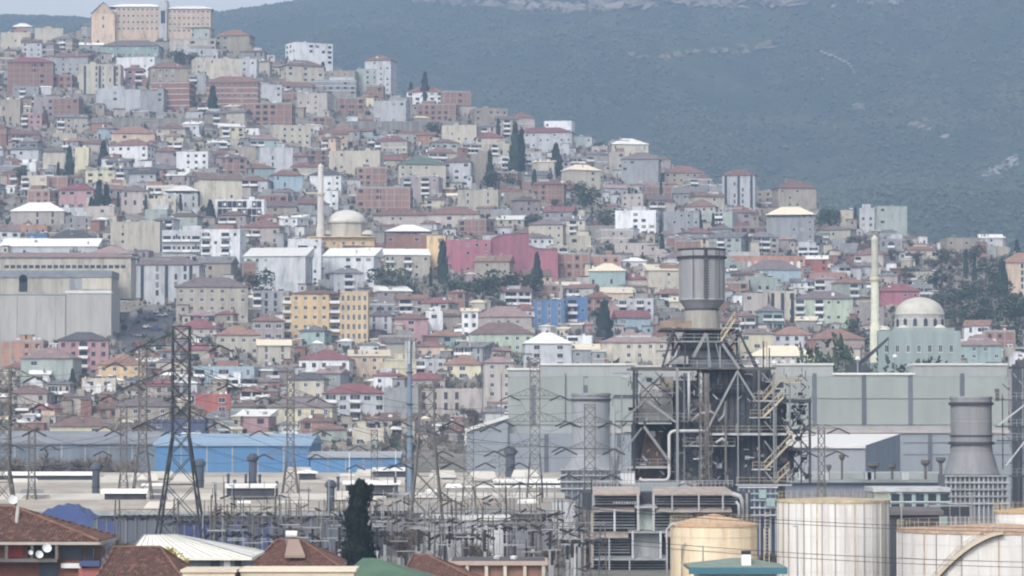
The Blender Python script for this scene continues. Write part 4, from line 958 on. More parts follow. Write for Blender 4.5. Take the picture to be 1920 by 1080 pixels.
def outbuildings():
    n = 0; tries = 0; mine = []
    occ = [(b[1], b[2], b[3], b[4], b[5]) for b in BLD]
    kinds = ['lean-to shed', 'garage hut', 'block hut', 'tin roofed hut', 'one room house', 'garden hut', 'brick hut', 'plastered hut']
    refs = [((b[1] + b[2]) / 2, (b[3] + b[4]) / 2, b[7]) for b in BLD if b[7]] + [(1320, 520, 'the big grey chimney top'), (1641, 500, 'the yellow minaret'), (601, 370, 'the slender minaret')]
    used = set()
    while n < 290 and tries < 9000:
        tries += 1; u = R.uniform(0, 1910); rid = interp(RIDGE, u); yb = R.uniform(rid + 4, 835); wpx = R.uniform(16, 36); hpx = R.uniform(10, 20)
        if (u > 945 and yb > 695) or (u > 1740 and 480 < yb < 640) or (690 < u < 1000 and 535 < yb < 575) or (225 < u < 325 and 575 < yb < 668): continue
        Y = depth_of(u, yb); bad = False
        for (a0, a1, t, b_, Yh) in occ:
            ox = min(u + wpx / 2, a1) - max(u - wpx / 2, a0)
            if ox > 0 and abs(Y - Yh) < 9: bad = True; break
            oy = min(yb, b_) - max(yb - hpx, t)
            if ox > 0 and oy > 0 and Y < Yh and ox * oy > .12 * (a1 - a0) * (b_ - t): bad = True; break
            if ox > 0 and oy > 0 and Y > Yh and ox * oy > .6 * wpx * hpx: bad = True; break
        if bad: continue
        occ.append((u - wpx / 2, u + wpx / 2, yb - hpx, yb, Y)); s = Y / F; w = wpx * s; h = hpx * s; p = at(u, yb, Y); n += 1
        wk = R.choice(('lgrey', 'grey', 'concrete', 'cream', 'beige', 'tan', 'brick', 'rose', 'white', 'mauve')); rk = R.choice(('red', 'brown', 'white', 'grey', 'cream', 'mauve', 'orange', 'grey')); kd = R.choice(kinds)
        r = thing('outbuilding', (p.x, Y + 2.5, p.z), None, 'outbuilding', 'small outbuildings between the hillside houses', R.uniform(-.4, .4)); mb = MB(); d = R.uniform(3, 6); mb.box(-w / 2, w / 2, -d / 2, d / 2, -5, h); part('wall', mb, MATS['wall_' + wk], r, world=False)
        mb = MB()
        if R.random() < .45: mb.hip(-w / 2, w / 2, -d / 2, d / 2, h, R.uniform(.6, 1.2), .35, .12, 0, R.random() < .4)
        else:
            mb.box(-w / 2 - .3, w / 2 + .3, -d / 2 - .4, d / 2 + .3, h + .004, h + .14); t_ = R.uniform(.2, .9)
            for q in (len(mb.v) - 1, len(mb.v) - 2): v = mb.v[q]; mb.v[q] = (v[0], v[1], v[2] + t_)
        part('roof', mb, MATS['roof_' + rk], r, world=False)
        if R.random() < .8: mb = MB(); x = R.uniform(-.3, .3) * w; mb.box(x - .45, x + .45, -d / 2 - .04, -d / 2 + .1, .1, min(h - .3, 2.0)); part('door', mb, R.choice((M_GLASS, M_SHADE, M_FR2)), r, world=False)
        if R.random() < .5 and w > 4: mb = MB(); x = R.choice((-.35, .35)) * w; mb.box(x - .5, x + .5, -d / 2 - .05, -d / 2 + .1, h * .4, h * .75); part('window', mb, M_GLASS, r, world=False)
        rs_ = sorted(refs, key=lambda q: (q[0] - u) ** 2 + (1.6 * (q[1] - yb)) ** 2)
        cn = dict(lgrey='light grey', grey='grey', concrete='bare concrete', cream='cream', beige='beige', tan='tan', brick='raw brick', rose='pale rose', white='white', mauve='dull mauve')[wk]; rn = dict(red='red', brown='brown', white='whitish', grey='grey', cream='cream', mauve='mauve', orange='orange')[rk]
        for rr in rs_[:9]:
            lab = f'small {cn} {kd} with {rn} roof, {rel(u, yb, rr[0], rr[1])} {rr[2]}'
            if lab not in used and len(lab.replace(',', ' ').split()) <= 16: break
        used.add(lab); r['label'] = lab
    return n
def rel(x, y, rx, ry):
    dx, dy = x - rx, y - ry
    if abs(dx) > 2.2 * abs(dy): return 'left of' if dx < 0 else 'right of'
    if abs(dy) > 2.2 * abs(dx): return 'uphill of' if dy < 0 else 'downhill of'
    return ('up' if dy < 0 else 'down') + ' ' + ('left' if dx < 0 else 'right') + ' of'
NFILL = fill_town(); print('fill houses', NFILL, 'all', len(BLD), 'house', sum(1 for b in BLD if b[0].get('category') == 'house'))
print('outbuildings', outbuildings())
BX = sorted([(b[5], b[1], b[2], b[3], b[4]) for b in BLD])
# ------------------------------------------------------------------ town trees
def wpt(px, py): Y = depth_of(px, py); return (px - 960) / F * Y, Y
def cyp(px, pt, pb, label, wd=1.0):
    x, Y = wpt(px, pb); tree('cyp', x, Y, (pb - pt) * Y / F, wd, label)
for a in [
 (128,280,344,'tallest dark cypress at the left between two pale yellow houses'), (192,268,318,'short wide cypress left of the white three storey house',1.4), (107,308,346,'small cypress left of the tallest left cypress'),
 (170,374,414,'stubby cypress at the left foot of the cypress trio',1.6), (184,344,410,'left cypress of the pair beside the pale rose house',1.2), (198,350,408,'right cypress of the pair beside the pale rose house',1.2),
 (220,362,396,'thin cypress at the left corner of the pale rose house',.8), (272,368,404,'thin cypress between rose and low cream houses',.8), (337,368,406,'thin cypress right of the low cream house',.9), (393,378,414,'round cypress left of the black and white patterned block',1.8),
 (397,165,216,'dark blue cypress left of the striped brick flats',1.5), (796,140,196,'lone tall cypress in front of the white ridge house',1.1), (770,138,168,'short cypress on the ridge right of the grey tower',1.5), (830,458,532,'cypress at the left corner of the crimson block',1.3),
 (918,288,354,'tall cypress right of the narrow tan house'), (966,238,332,'left of two tall cypresses below the ridge end',.9), (978,246,328,'right of two tall cypresses below the ridge end',.9), (1043,274,332,'broad cypress left of the cream blank sided house',1.5),
 (1002,322,372,'cypress in mid slope left of the leafy gully'), (1007,480,548,'cypress in front of the crimson lower wing',1.1), (1133,570,645,'tall dark cypress right of the bright blue blocks',1.5), (1312,398,448,'left cypress behind the big grey chimney',1.1), (1338,404,450,'right cypress behind the big grey chimney',.9),
 (1520,560,602,'small cypress in front of the pale green house',1.2), (1605,392,428,'cypress among the right ridge houses'), (1644,394,440,'thin cypress left of the grey green ridge flats',.8), (1812,472,520,'left cypress rising from the right grove'), (1828,492,530,'middle cypress rising from the right grove'),
 (1880,494,560,'dark cypress left of the right edge orange house',1.5), (1908,444,480,'cypress at the far right under the mountain',1.3), (934,225,275,'cypress left of the two tall cypresses',.9), (1240,345,396,'thin cypress above the white villa',.7), (604,118,142,'small dark cypress at the right foot of the white ridge block',1.8),
 (136,695,735,'dark cypress beside the pink house with white bay',1.2), (1180,355,392,'cypress left above the white villa',.9)]:
    cyp(*a[:4], **({'wd': a[4]} if len(a) > 4 else {}))
k = 0
EV = [(725,574,56,'wide dark evergreen right of the yellow apartment block'), (760,572,30,'small evergreen next to the wide dark one'), (860,575,44,'left evergreen of the dark row above the pale pink house'), (905,572,46,'second evergreen of the dark row above the pale pink house'), (945,570,48,'right evergreen of the dark row above the pale pink house'),
 (980,560,40,'evergreen at the right end of the dark row'), (1110,412,46,'big evergreen in the leafy gully above the cream small house'), (1086,380,30,'upper evergreen in the leafy gully'), (1140,436,34,'lower right evergreen of the leafy gully'), (1064,420,30,'left evergreen of the leafy gully'),
 (1000,432,26,'small evergreen left of the leafy gully'), (1558,432,36,'dark blue green tree on the right ridge'), (1580,690,22,'small grey green tree left in front of the mosque'), (1622,668,40,'tall evergreen at the minaret foot'), (1668,690,30,'dark evergreen before the mosque wall'), (1600,694,18,'low evergreen behind the big hall roof'),
 (820,268,30,'round tree right of the bare bank in mid slope'), (30,348,26,'round tree at the left edge below the pale terraces'), (480,560,40,'grey green tree right of the tan apartment house'), (640,640,26,'garden evergreen below the yellow apartment block'), (935,360,34,'bushy tree below the tall cypress'), (590,146,16,'bush below the white ridge block')]
for px, py, h, lab in EV:
    x, Y = wpt(px, py); tree('evg', x, Y, 1.3 * h * Y / F, 1.25 if h > 40 else 1.4, lab)
# the grove at the right: dark evergreens and bare trees, and random garden trees in gaps
gl = ['dark evergreen', 'grey green evergreen', 'broad evergreen', 'low evergreen', 'bushy evergreen']
cnt = 0
pos = []
for row, (yb, xs) in enumerate(((512, range(1745, 1915, 26)), (545, range(1755, 1930, 28)), (585, range(1770, 1935, 27)), (625, range(1790, 1935, 30)), (650, range(1890, 1940, 28)))):
    for i, px in enumerate(xs):
        px += R.uniform(-7, 7); py = yb + R.uniform(-8, 8); x, Y = wpt(px, py); h = R.uniform(34, 54)
        kd = 'bare' if row < 2 and R.random() < .45 else 'evg'
        rn = ['top', 'second', 'third', 'fourth', 'lowest'][row]; on = ['first', 'second', 'third', 'fourth', 'fifth', 'sixth', 'seventh'][i]
        tree(kd, x, Y, h * Y / F, 1.3, f'{on} tree from the left in the {rn} row of the grove right of the mosque' if kd == 'evg' else f'{on} tree, leafless, in the {rn} row of the grove right of the mosque')
rr_ = random.Random(77)
for i in range(34):
    for _ in range(40):
        px = rr_.uniform(1090, 1740) if i % 3 else rr_.uniform(10, 1090); py = rr_.uniform(interp(RIDGE, px) + 8, 640); x, Y = wpt(px, py)
        if all(not (b[1] - 2 < px < b[2] + 2 and abs(Y - b[5]) < 8) and not (b[6] and b[1] + 4 < px < b[2] - 4 and Y < b[5] and b[3] < py < b[3] + .9 * (b[4] - b[3])) for b in BLD): break
    else: continue
    kd = 'cyp' if rr_.random() < .45 else 'evg'; h = rr_.uniform(20, 36); nr = min(((abs((b[1] + b[2]) / 2 - px) + 2 * abs(b[4] - py), b[7]) for b in BLD if b[7]))[1]
    tree(kd, x, Y, h * Y / F, rr_.uniform(1, 1.5), f"{['tall', 'slim', 'stout', 'dark', 'leaning', 'short'][i % 6]} {'cypress' if kd == 'cyp' else 'evergreen'} {['by a garden wall', 'between two roofs', 'beside a flat roof', 'above a small hut', 'behind a hedge', 'at a bend'][i // 6]} near {nr}")
bl = 0
BARELAB = [f'leafless tree {t}' for t in ('on the upper middle bank, left one', 'on the upper middle bank, second', 'on the upper middle bank, right end', 'below the long grey retaining wall, left', 'below the long grey retaining wall, right', 'right of the yellow block, first behind the wide evergreen', 'right of the yellow block, second behind the evergreens', 'above the white slab house, third beside the dark row', 'above the crimson lower wing', 'left of the low pink white terrace', 'right of the low pink white terrace', 'left above the yellow minaret balcony', 'right of the yellow minaret top', 'above the crimson house behind the dome', 'right of the yellow minaret, middle one', 'tall, before the long pinkish tan house, middle', 'tall, before the long pinkish tan house, right', 'before the long pinkish tan house, left', 'in the leafy gully, left side', 'in the leafy gully, top', 'right of the white villa', 'above the grey tan house right of the villa', 'below the dark red ridge end roof', 'in front of the small cream mosque', 'below the white villa, left')]
for px, py, h, wd in [(700,262,22,2),(740,258,22,2),(850,262,24,2),(235,252,24,1.6),(330,256,22,1.6),(760,560,40,1.3),(785,566,36,1.3),(820,572,38,1.4),(1030,470,30,1.4),(1190,470,34,1.4),(1265,466,34,1.4),(1620,470,40,1.5),(1680,500,44,1.5),(1700,540,44,1.5),(1725,500,40,1.5),(870,800,52,1.3),(895,806,50,1.3),(850,812,46,1.3),(1040,400,40,1.4),(1070,350,30,1.4),(1300,400,30,1.4),(1340,380,30,1.3),(1010,300,26,1.4),(640,470,26,1.3),(1100,470,28,1.4)]:
    x, Y = wpt(px, py); bl += 1
    side = 'left' if px < 640 else 'middle' if px < 1100 else 'right'
    near = min(((abs((b[1]+b[2])/2-px)**2 + (b[4]-py)**2, b[0].get('label','')) for b in BLD if b[6] and b[0].get('label') and len(b[0]['label'].split()) < 12))[1]
    tree('bare', x, Y, h * Y / F, wd, BARELAB[bl - 1])
for (px, pt, Yt, lab) in [(20,800,715,'leafless tree in front of the grey hall at the left edge'),(60,812,712,'second leafless tree before the grey hall at left'),(105,806,716,'third leafless tree before the grey hall at left'),(150,815,712,'fourth leafless tree before the grey hall at left'),(196,810,715,'fifth leafless tree before the grey hall at left'),(240,806,713,'sixth leafless tree before the grey hall, left of the blue hall')]:
    p = at(px, pt, Yt); tree('bare', p.x, Yt, p.z, 1.2, lab, z=0)
# scrub between the houses
pts = []; sz = []; mi = []
while len(pts) < 24000:
    u = NR.rand() * 2350 - 150; Yr = interp(RDIST, u); Y = 890 + (Yr - 880) * NR.rand() ** 1.0; x = (u - 960) / F * Y
    if noise.noise(Vector((x * .02, Y * .02, 7))) + .2 * NR.randn() < -.12: continue
    pts.append((x + NR.randn(), Y + NR.randn(), zt(x, Y) + .3 + 1.1 * NR.rand())); sz.append(.45 + 1.0 * NR.rand() ** 2)
o = link('hillside_scrub', blobs('hillside_scrub', pts, sz, LEAFM + [M_BARE[0], M_BARE[1], M_BARE[0], M_BARE[1], M_BARE[2]], 9, 1.0)); tag(o, 'low scrub and garden bushes between the hillside houses', 'scrub', kind='stuff')
# leafless thickets: twig tufts by the thousand, one mass
rs_ = random.Random(21); tb = MB(); k_ = 0
while k_ < 3800:
    u = rs_.uniform(-150, 2150); py = rs_.uniform(interp(RIDGE, u) + 2, 852); x, Y = wpt(u, py)
    if noise.noise(Vector((x * .016, Y * .012, 31))) + rs_.gauss(0, .18) < .02: continue
    k_ += 1; z = zt(x, Y); hh = rs_.uniform(1.2, 4.2); m_ = rs_.choice((0, 0, 1, 2, 3))
    for _ in range(11):
        a = rs_.uniform(0, 6.283); d = Vector((math.cos(a) * rs_.uniform(.1, .6), math.sin(a) * .5, 1)) * hh * rs_.uniform(.5, 1); b = Vector((x + rs_.gauss(0, .3), Y + rs_.gauss(0, .3), z)); w_ = .1 + .05 * hh
        tb.q([b, b + d * .6 + Vector((w_, 0, 0)), b + d, b + d * .7 - Vector((w_ * 1.4, 0, 0))], m_)
o = link('leafless_thicket', tb.mesh('leafless_thicket', M_BARE + [M_EVG[0]])); tag(o, 'grey brown leafless thickets and hedges between the hillside houses', 'thicket', kind='stuff')
# bare retaining banks
def bank(x0, x1, y0, y1, label):
    Y = depth_of((x0 + x1) / 2, y1); a = at(x0, y1, Y); b = at(x1, y1, Y); zt_ = at(x0, y0, Y).z; r = thing('retaining_wall', ((a.x + b.x) / 2, Y, a.z), label, 'retaining wall')
    mb = MB(); mb.box(a.x, b.x, Y, Y + 1.2, a.z - 3, zt_); part('wall_face', mb, mat('retaining_concrete', (.27, .26, .24), .95, .35, .25, True), r)
    mb = MB(); mb.box(a.x - .1, b.x + .1, Y - .1, Y + 1.3, zt_, zt_ + .2); part('coping', mb, M_CONC, r)
    n = int((b.x - a.x) / 5)
    for i in range(n + 1): mb = MB(); x = a.x + (b.x - a.x) * i / n; mb.box(x - .2, x + .2, Y - .18, Y, a.z - 3, zt_); part('buttress', mb, M_CONC, r)
bank(172, 378, 222, 244, 'long grey retaining wall below the pale grey stepped house')
bank(640, 862, 228, 252, 'long pinkish grey retaining wall in the upper middle of the slope')
bank(1075, 1150, 424, 446, 'grey retaining wall under the leafy gully')
# ---- street with parked cars (left, below the striped grey flats)
s0 = MB(); P = [(wpt(px, py)) for px, py in ((300, 585), (285, 610), (268, 640), (262, 668))]
for (xa, ya), (xb, yb2) in zip(P, P[1:]):
    q = []
    for (x, y) in ((xa - 7, ya), (xb - 7, yb2), (xb + 7, yb2), (xa + 7, ya)): q.append((x, y, max(zt(x, y), zt(x - 3, y)) + .75))
    s0.q(q[::-1])
struct('street', s0.mesh('street', [mat('asphalt', (.10, .10, .105), .9, .15)]))
CARC = [('white', (.75, .75, .75)), ('silver', (.45, .46, .48)), ('black', (.03, .03, .035)), ('white', (.75, .75, .75)), ('dark blue', (.05, .07, .16)), ('grey', (.2, .2, .21)), ('white', (.75, .75, .75)), ('red', (.4, .05, .04))]
def car(x, y, z, rz, cn, c, label):
    m = mat('car_paint_' + cn.replace(' ', '_'), c, .35, .05); r = thing('parked_car', (x, y, z), label, 'car', 'cars parked on the hillside street', rz)
    mb = MB(); prof = [(-2.1, .35), (-2.15, .75), (-1.2, .92), (-.6, 1.42), (.9, 1.45), (1.6, .98), (2.1, .9), (2.15, .4)]
    for sgn in (-1, 1): mb.q([(a, sgn * .85, b) for a, b in prof][::sgn])
    for (a, b), (c_, d) in zip(prof, prof[1:] + prof[:1]): mb.q([(a, -.85, b), (c_, -.85, d), (c_, .85, d), (a, .85, b)])
    part('body', mb, m, r, world=False)
    for sg in (-1, 1): mb = MB(); mb.q([(-.95, sg * .87, .98), (-.5, sg * .87, 1.36), (.85, sg * .87, 1.38), (1.35, sg * .87, 1.0)]); part('side_window', mb, M_GLASS, r, world=False)
    mb = MB(); mb.q([(-1.17, -.75, .96), (-1.17, .75, .96), (-.66, .7, 1.38), (-.66, -.7, 1.38)]); part('windscreen', mb, M_GLASS, r, world=False)
    for sx in (-1.35, 1.35):
        for sy in (-.8, .8): mb = MB(); mb.tube([(sx, sy - .1, .33), (sx, sy + .1, .33)], .33, 12); part('wheel', mb, M_BLACK, r, world=False)
carl = ['topmost on the street', 'second from the top', 'behind the silver one', 'halfway down the street', 'by the kerb bend', 'below the bend', 'near the street foot', 'lowest on the street']
for i, (px, py) in enumerate([(292,592),(304,598),(284,607),(276,620),(292,624),(262,636),(284,646),(262,655)]):
    x, Y = wpt(px, py); car(x, Y, zt(x, Y) + .8, R.uniform(-.5, .5) + (1.5 if i % 3 == 0 else 0), *CARC[i], f'{CARC[i][0]} car parked {carl[i]}, left of the big pylon')
# ------------------------------------------------------------------ industry
M_GAL = mat('galvanised', (.30, .31, .32), .7, .25, .5, True); M_STK = mat('stack_steel', (.27, .275, .29), .75, .22, .35, True, dirt=((.17, .155, .14), .5, .4, .2))
M_DKS = mat('dark_steel', (.055, .055, .065), .8, .35, .4, True); M_CASE = mat('boiler_casing', (.105, .12, .14), .8, .4, .25, True, dirt=((.11, .085, .07), .3, .4, .35))
M_RUST = mat('rust_orange', (.33, .15, .08), .9, .35, .8); M_LST = mat('light_steel', (.42, .42, .43), .7, .2, .5, True); M_RSTEEL = mat('rusty_beam', (.13, .118, .11), .9, .4, .6)
M_YRAIL = mat('rail_tan', (.42, .36, .26), .8, .2); M_PYL = mat('pylon_dark', (.045, .045, .048), .8, .3); M_PYLG = mat('pylon_grey', (.14, .13, .12), .8, .3); M_INS = mat('insulator_glaze', (.03, .028, .03), .4, .1)
def H3(px, py, Y): p = at(px, py, Y); return p
# ---- the great green grey hall
def big_hall():
    Y = 760; r = thing('factory_hall', tuple(at(1420, 887, Y)), 'huge green grey panelled hall with dark vertical strips behind the boiler frame', 'factory hall')
    X = lambda px: at(px, 700, Y).x; Z = lambda py: at(960, py, Y).z
    pan = mat('hall_panel', (.30, .325, .305), .8, .1, .15, True, dirt=((.22, .22, .2), .2, .3, .15), corr=('X', 1.6, .05), rnd=.03); pan2 = mat('hall_panel_upper', (.33, .345, .34), .8, .07, .15, True, dirt=((.22, .2, .18), .3, .3, .15), rnd=.03); pan3 = mat('hall_panel_lower', (.26, .285, .31), .8, .1, .15, True, corr=('X', 1.6, .06), rnd=.03)
    dk = mat('hall_strip', (.12, .13, .15), .7, .1); cop = mat('hall_coping', (.62, .61, .57), .7, .1)
    mb = MB(); mb.box(X(952), X(1890), Y + .3, Y + 30, -1, Z(702)); part('core', mb, pan2, r)
    ed = [952, 1000, 1098, 1190, 1285, 1370, 1444, 1527, 1620, 1707, 1804, 1890]
    for a, b in zip(ed, ed[1:]):
        for (t, u) in ((706, 747), (749, 796)):
            mb = MB(); mb.box(X(a) + .55, X(b) - .55, Y, Y + .35, Z(t), Z(u)); part('wall_panel', mb, pan, r)
        if a > 952: mb = MB(); mb.box(X(a) - .5, X(a) + .5, Y - .1, Y + .4, Z(796), Z(700 if a > 1100 else 722)); part('pilaster', mb, dk, r)
    for (a, b, t) in ((952, 1012, 690), (1012, 1192, 681), (1192, 1446, 684), (1446, 1562, 681), (1714, 1888, 681), (1562, 1714, 699)):
        mb = MB(); mb.box(X(a), X(b), Y - .05, Y + 12, Z(706), Z(t) - .5); part('parapet_wall', mb, pan2, r)
        mb = MB(); mb.box(X(a) - .2, X(b) + .2, Y - .4, Y + 12.3, Z(t) - .5, Z(t)); part('coping', mb, cop, r)
    mb = MB(); mb.box(X(1100), X(1890), Y - 3.5, Y - .1, Z(812), Z(806)); part('ledge_roof', mb, MATS['wall_rose'] if False else mat('ledge_pinkish', (.42, .37, .35), .85, .2), r)
    mb = MB(); mb.box(X(880), X(1890), Y - 3, Y - .05, -1, Z(812)); part('lower_wall', mb, pan3, r)
    for a in (938, 1024, 1160, 1432, 1740, 1650): mb = MB(); mb.box(X(a) - .5, X(a) + .5, Y - 3.2, Y - 3, -1, Z(814)); part('pilaster', mb, dk, r)
    for t in (830, 852): mb = MB(); mb.box(X(1690), X(1890), Y - 3.12, Y - 3, Z(t) - .1, Z(t) + .1); part('wall_seam', mb, dk, r)
    # annex with sloping eaves at the left
    Pp = [at(875, 886, Y - 4), at(952, 886, Y - 4), at(952, 783, Y - 4), at(875, 808, Y - 4)]; mb = MB(); mb.q([tuple(p) for p in Pp]); Q = [p + Vector((0, 14, 0)) for p in Pp]
    for i in range(4): j = (i + 1) % 4; mb.q([tuple(Pp[j]), tuple(Pp[i]), tuple(Q[i]), tuple(Q[j])])
    part('annex_wall', mb, pan3, r)
    mb = MB(); mb.bar(at(872, 807, Y - 4.3), at(953, 781, Y - 4.3), .8); part('annex_eave', mb, cop, r)
    for px in (905, 940, 1060): mb = MB(); mb.tube([at(px, 700, Y - .4), at(px, 790, Y - .4)], .12, 6); part('downpipe', mb, dk, r)
big_hall()
def side_hall():
    Y = 700; r = thing('warehouse', tuple(at(1600, 885, Y)), 'lower grey warehouse with bright flat white roof right of the boiler frame', 'warehouse')
    X = lambda px: at(px, 700, Y).x; Z = lambda py: at(960, py, Y).z
    f = mat('warehouse_front', (.30, .31, .34), .85, .15, .3, True, corr=('X', 1.8, .08)); g = mat('warehouse_side', (.20, .23, .27), .85, .15, .3, True, corr=('X', 1.8, .08))
    mb = MB(); mb.box(X(1470), X(1622), Y, Y + 34, -1, Z(836)); part('front_wall', mb, f, r)
    mb = MB(); A, Bq, C, D = Vector((X(1622), Y, -1)), at(1688, 886, Y + 34), at(1688, 815, Y + 34), Vector((X(1622), Y, Z(836)))
    Bq.z = -1; mb.q([tuple(A), tuple(Bq), tuple(C), tuple(D)]); Q = [v + Vector((0, 3, 0)) for v in (A, Bq, C, D)]; mb.q([tuple(v) for v in Q[::-1]]); part('gable_wall', mb, g, r)
    mb = MB(); za = Z(836); zb = at(960, 815, Y + 34).z
    mb.q([(X(1470) - .4, Y - .6, za + .1), (X(1622), Y - .6, za + .1), (C.x, Y + 34, zb + .2), (X(1470) - .4, Y + 34, zb + .2)]); mb.q([(X(1470) - .4, Y - .6, za - .5), (X(1622), Y - .6, za - .5), (X(1622), Y - .6, za + .1), (X(1470) - .4, Y - .6, za + .1)])
    part('roof', mb, MATS['roof_white'], r)
    for px in (1572, ): mb = MB(); mb.box(X(px) - .35, X(px) + .35, Y - .1, Y + .1, 0, Z(840)); part('door_strip', mb, M_GAL, r)
side_hall()
# ---- blue halls
def prism_hall(name, x0, x1, pe, pr, pb, Y, dep, wallm, roofm, label, cat='factory hall', seams=0, gab=False):
    r = thing(name, tuple(at((x0 + x1) / 2, pb, Y)), label, cat); X = lambda px: at(px, 800, Y).x; Z = lambda py: at(960, py, Y).z
    zb = -1 if Y < 885 else Z(pb) - 3
    mb = MB(); mb.box(X(x0), X(x1), Y, Y + dep, zb, Z(pe)); part('wall', mb, wallm, r)
    z = Z(pe); zr = at(960, pr, Y + dep * .5).z
    mb = MB(); a0, a1 = X(x0) - .5, X(x1) + .5
    mb.q([(a0, Y - .5, z), (a1, Y - .5, z), (a1, Y + dep / 2, zr), (a0, Y + dep / 2, zr)]); mb.q([(a0, Y + dep / 2, zr), (a1, Y + dep / 2, zr), (a1, Y + dep + .5, z), (a0, Y + dep + .5, z)])
    mb.q([(a0, Y - .5, z - .5), (a1, Y - .5, z - .5), (a1, Y - .5, z), (a0, Y - .5, z)]); mb.q([(a0, Y - .5, z), (a0, Y + dep / 2, zr), (a0, Y + dep + .5, z)]); mb.q([(a1, Y - .5, z), (a1, Y + dep + .5, z), (a1, Y + dep / 2, zr)])
    part('roof', mb, roofm, r)
    for i in range(seams): mb = MB(); x = X(x0) + (X(x1) - X(x0)) * (i + 1) / (seams + 1); mb.box(x - .15, x + .15, Y - .08, Y, zb, z - .5); part('wall_rib', mb, M_GAL, r)
    return r
M_BLUEW = mat('blue_cladding', (.10, .23, .42), .6, .1, .2, True, corr=('X', 1.5, .08)); M_BLUER = mat('blue_roof', (.25, .36, .48), .5, .1, .2, corr=('X', 1.5, .06)); M_BLUED = mat('deep_blue', (.05, .07, .17), .7, .2, .2, True)
prism_hall('factory_hall', 292, 580, 832, 813, 886, 700, 44, M_BLUEW, M_BLUER, 'bright blue hall with lighter blue roof behind the big pylon', seams=5)
prism_hall('factory_hall', 582, 748, 854, 846, 884, 690, 22, M_BLUEW, mat('grey_roof_sheet', (.30, .31, .33), .7, .15, .2), 'low blue hall with grey roof right of the bright blue hall', seams=4)
prism_hall('factory_hall', -60, 292, 829, 808, 886, 735, 34, mat('bluegrey_wall', (.17, .20, .24), .85, .25, .15, True, corr=('X', 1.2, .1)), mat('bluegrey_roof', (.24, .25, .27), .85, .25, .15), 'long blue grey hall behind bare trees at the left edge', seams=7)
# ---- low roofs of the works: long bays one behind another
M_RB = mat('beige_roof', (.36, .325, .28), .9, .28, .12, dirt=((.25, .18, .13), .25, .5, 1), corr=('X', .9, .06)); M_RW = mat('bright_roof', (.50, .47, .42), .8, .15, .12, corr=('X', .9, .05))
M_HW = mat('works_wall', (.11, .12, .145), .9, .25, .15, True, corr=('X', 1.1, .1)); M_HW2 = mat('works_wall_grey', (.19, .19, .21), .9, .2, .15, True)
bays = [(-80, 700, 470, 24, 'M_RB'), (-80, 720, 496, 24, 'M_RW'), (-80, 760, 522, 26, 'M_RB'), (-80, 1060, 550, 28, 'M_RB'), (-80, 1060, 580, 28, 'M_RW'), (-80, 1060, 610, 30, 'M_RB'), (700, 1060, 478, 22, 'M_RB'), (720, 1060, 501, 20, 'M_RW'), (760, 1060, 523, 25, 'M_RB')]
bn = ['nearest left', 'second left', 'third left', 'fourth', 'fifth', 'farthest', 'nearest right', 'second right', 'third right']
for (a, b, Y, d, mn), nm in zip(bays, bn):
    z = 6.4 + (Y - 460) * .0145
    r = thing('factory_hall', ((at(a, 900, Y).x + at(b, 900, Y).x) / 2, Y, 0), f'{nm} bay of the long low beige roofed works hall below the town', 'factory hall', 'bays of the low works hall')
    X0, X1 = at(a, 900, Y).x, at(b, 900, Y).x
    mb = MB(); mb.box(X0, X1, Y, Y + d - .4, -1, z); part('wall', mb, M_HW if 'left' in nm else M_HW2, r)
    mb = MB(); h = 1.5
    mb.q([(X0, Y - .3, z), (X1, Y - .3, z), (X1, Y + d * .5, z + h), (X0, Y + d * .5, z + h)]); mb.q([(X0, Y + d * .5, z + h), (X1, Y + d * .5, z + h), (X1, Y + d - .35, z), (X0, Y + d - .35, z)]); mb.q([(X0, Y - .3, z - .35), (X1, Y - .3, z - .35), (X1, Y - .3, z), (X0, Y - .3, z)])
    part('roof', mb, {'M_RB': M_RB, 'M_RW': M_RW}[mn], r)
    mb = MB(); mb.box(X0, X1, Y - .75, Y - .32, z - .55, z + .12); part('gutter_shadow', mb, M_GAL if 'n' in nm[:2] else M_DKS, r)  # dark gutters stand in for the shadow lines between the roof bays
    for i in range(int((X1 - X0) / 9)):
        if R.random() < .55:
            mb = MB(); x = X0 + 4 + i * 9 + R.uniform(-2, 2); hw_ = R.uniform(1.2, 3.2); y_ = Y + R.uniform(2, d * .4); zz = z + .5; mb.q([(x - hw_, y_, zz - .5), (x + hw_, y_, zz - .5), (x + hw_ * .7, y_ + 2, zz + .9), (x - hw_ * .7, y_ + 2, zz + .9)]); mb.q([(x - hw_, y_, zz - .5), (x - hw_ * .7, y_ + 2, zz + .9), (x - hw_ * .7, y_ + 2, zz - .5)]); mb.q([(x + hw_, y_, zz - .5), (x + hw_ * .7, y_ + 2, zz - .5), (x + hw_ * .7, y_ + 2, zz + .9)]); part('roof_hood', mb, R.choice((M_RW, M_RB, M_HW2, MATS['roof_white'])), r)
    # front windows and coloured panels
    if nm == 'nearest left':
        for (p0, p1) in ((332, 400), (404, 470), (40, 80), (185, 225), (480, 540)): mb = MB(); mb.box(at(p0, 950, Y).x, at(p1, 950, Y).x, Y - .12, Y + .02, z * .15, z * .8); part('blue_panel', mb, M_BLUED, r)
        for i in range(40): mb = MB(); x = X0 + 2 + i * (X1 - X0 - 4) / 40; mb.box(x - .08, x + .08, Y - .22, Y - .13, 0, z - .35); part('wall_rib', mb, M_HW2, r)
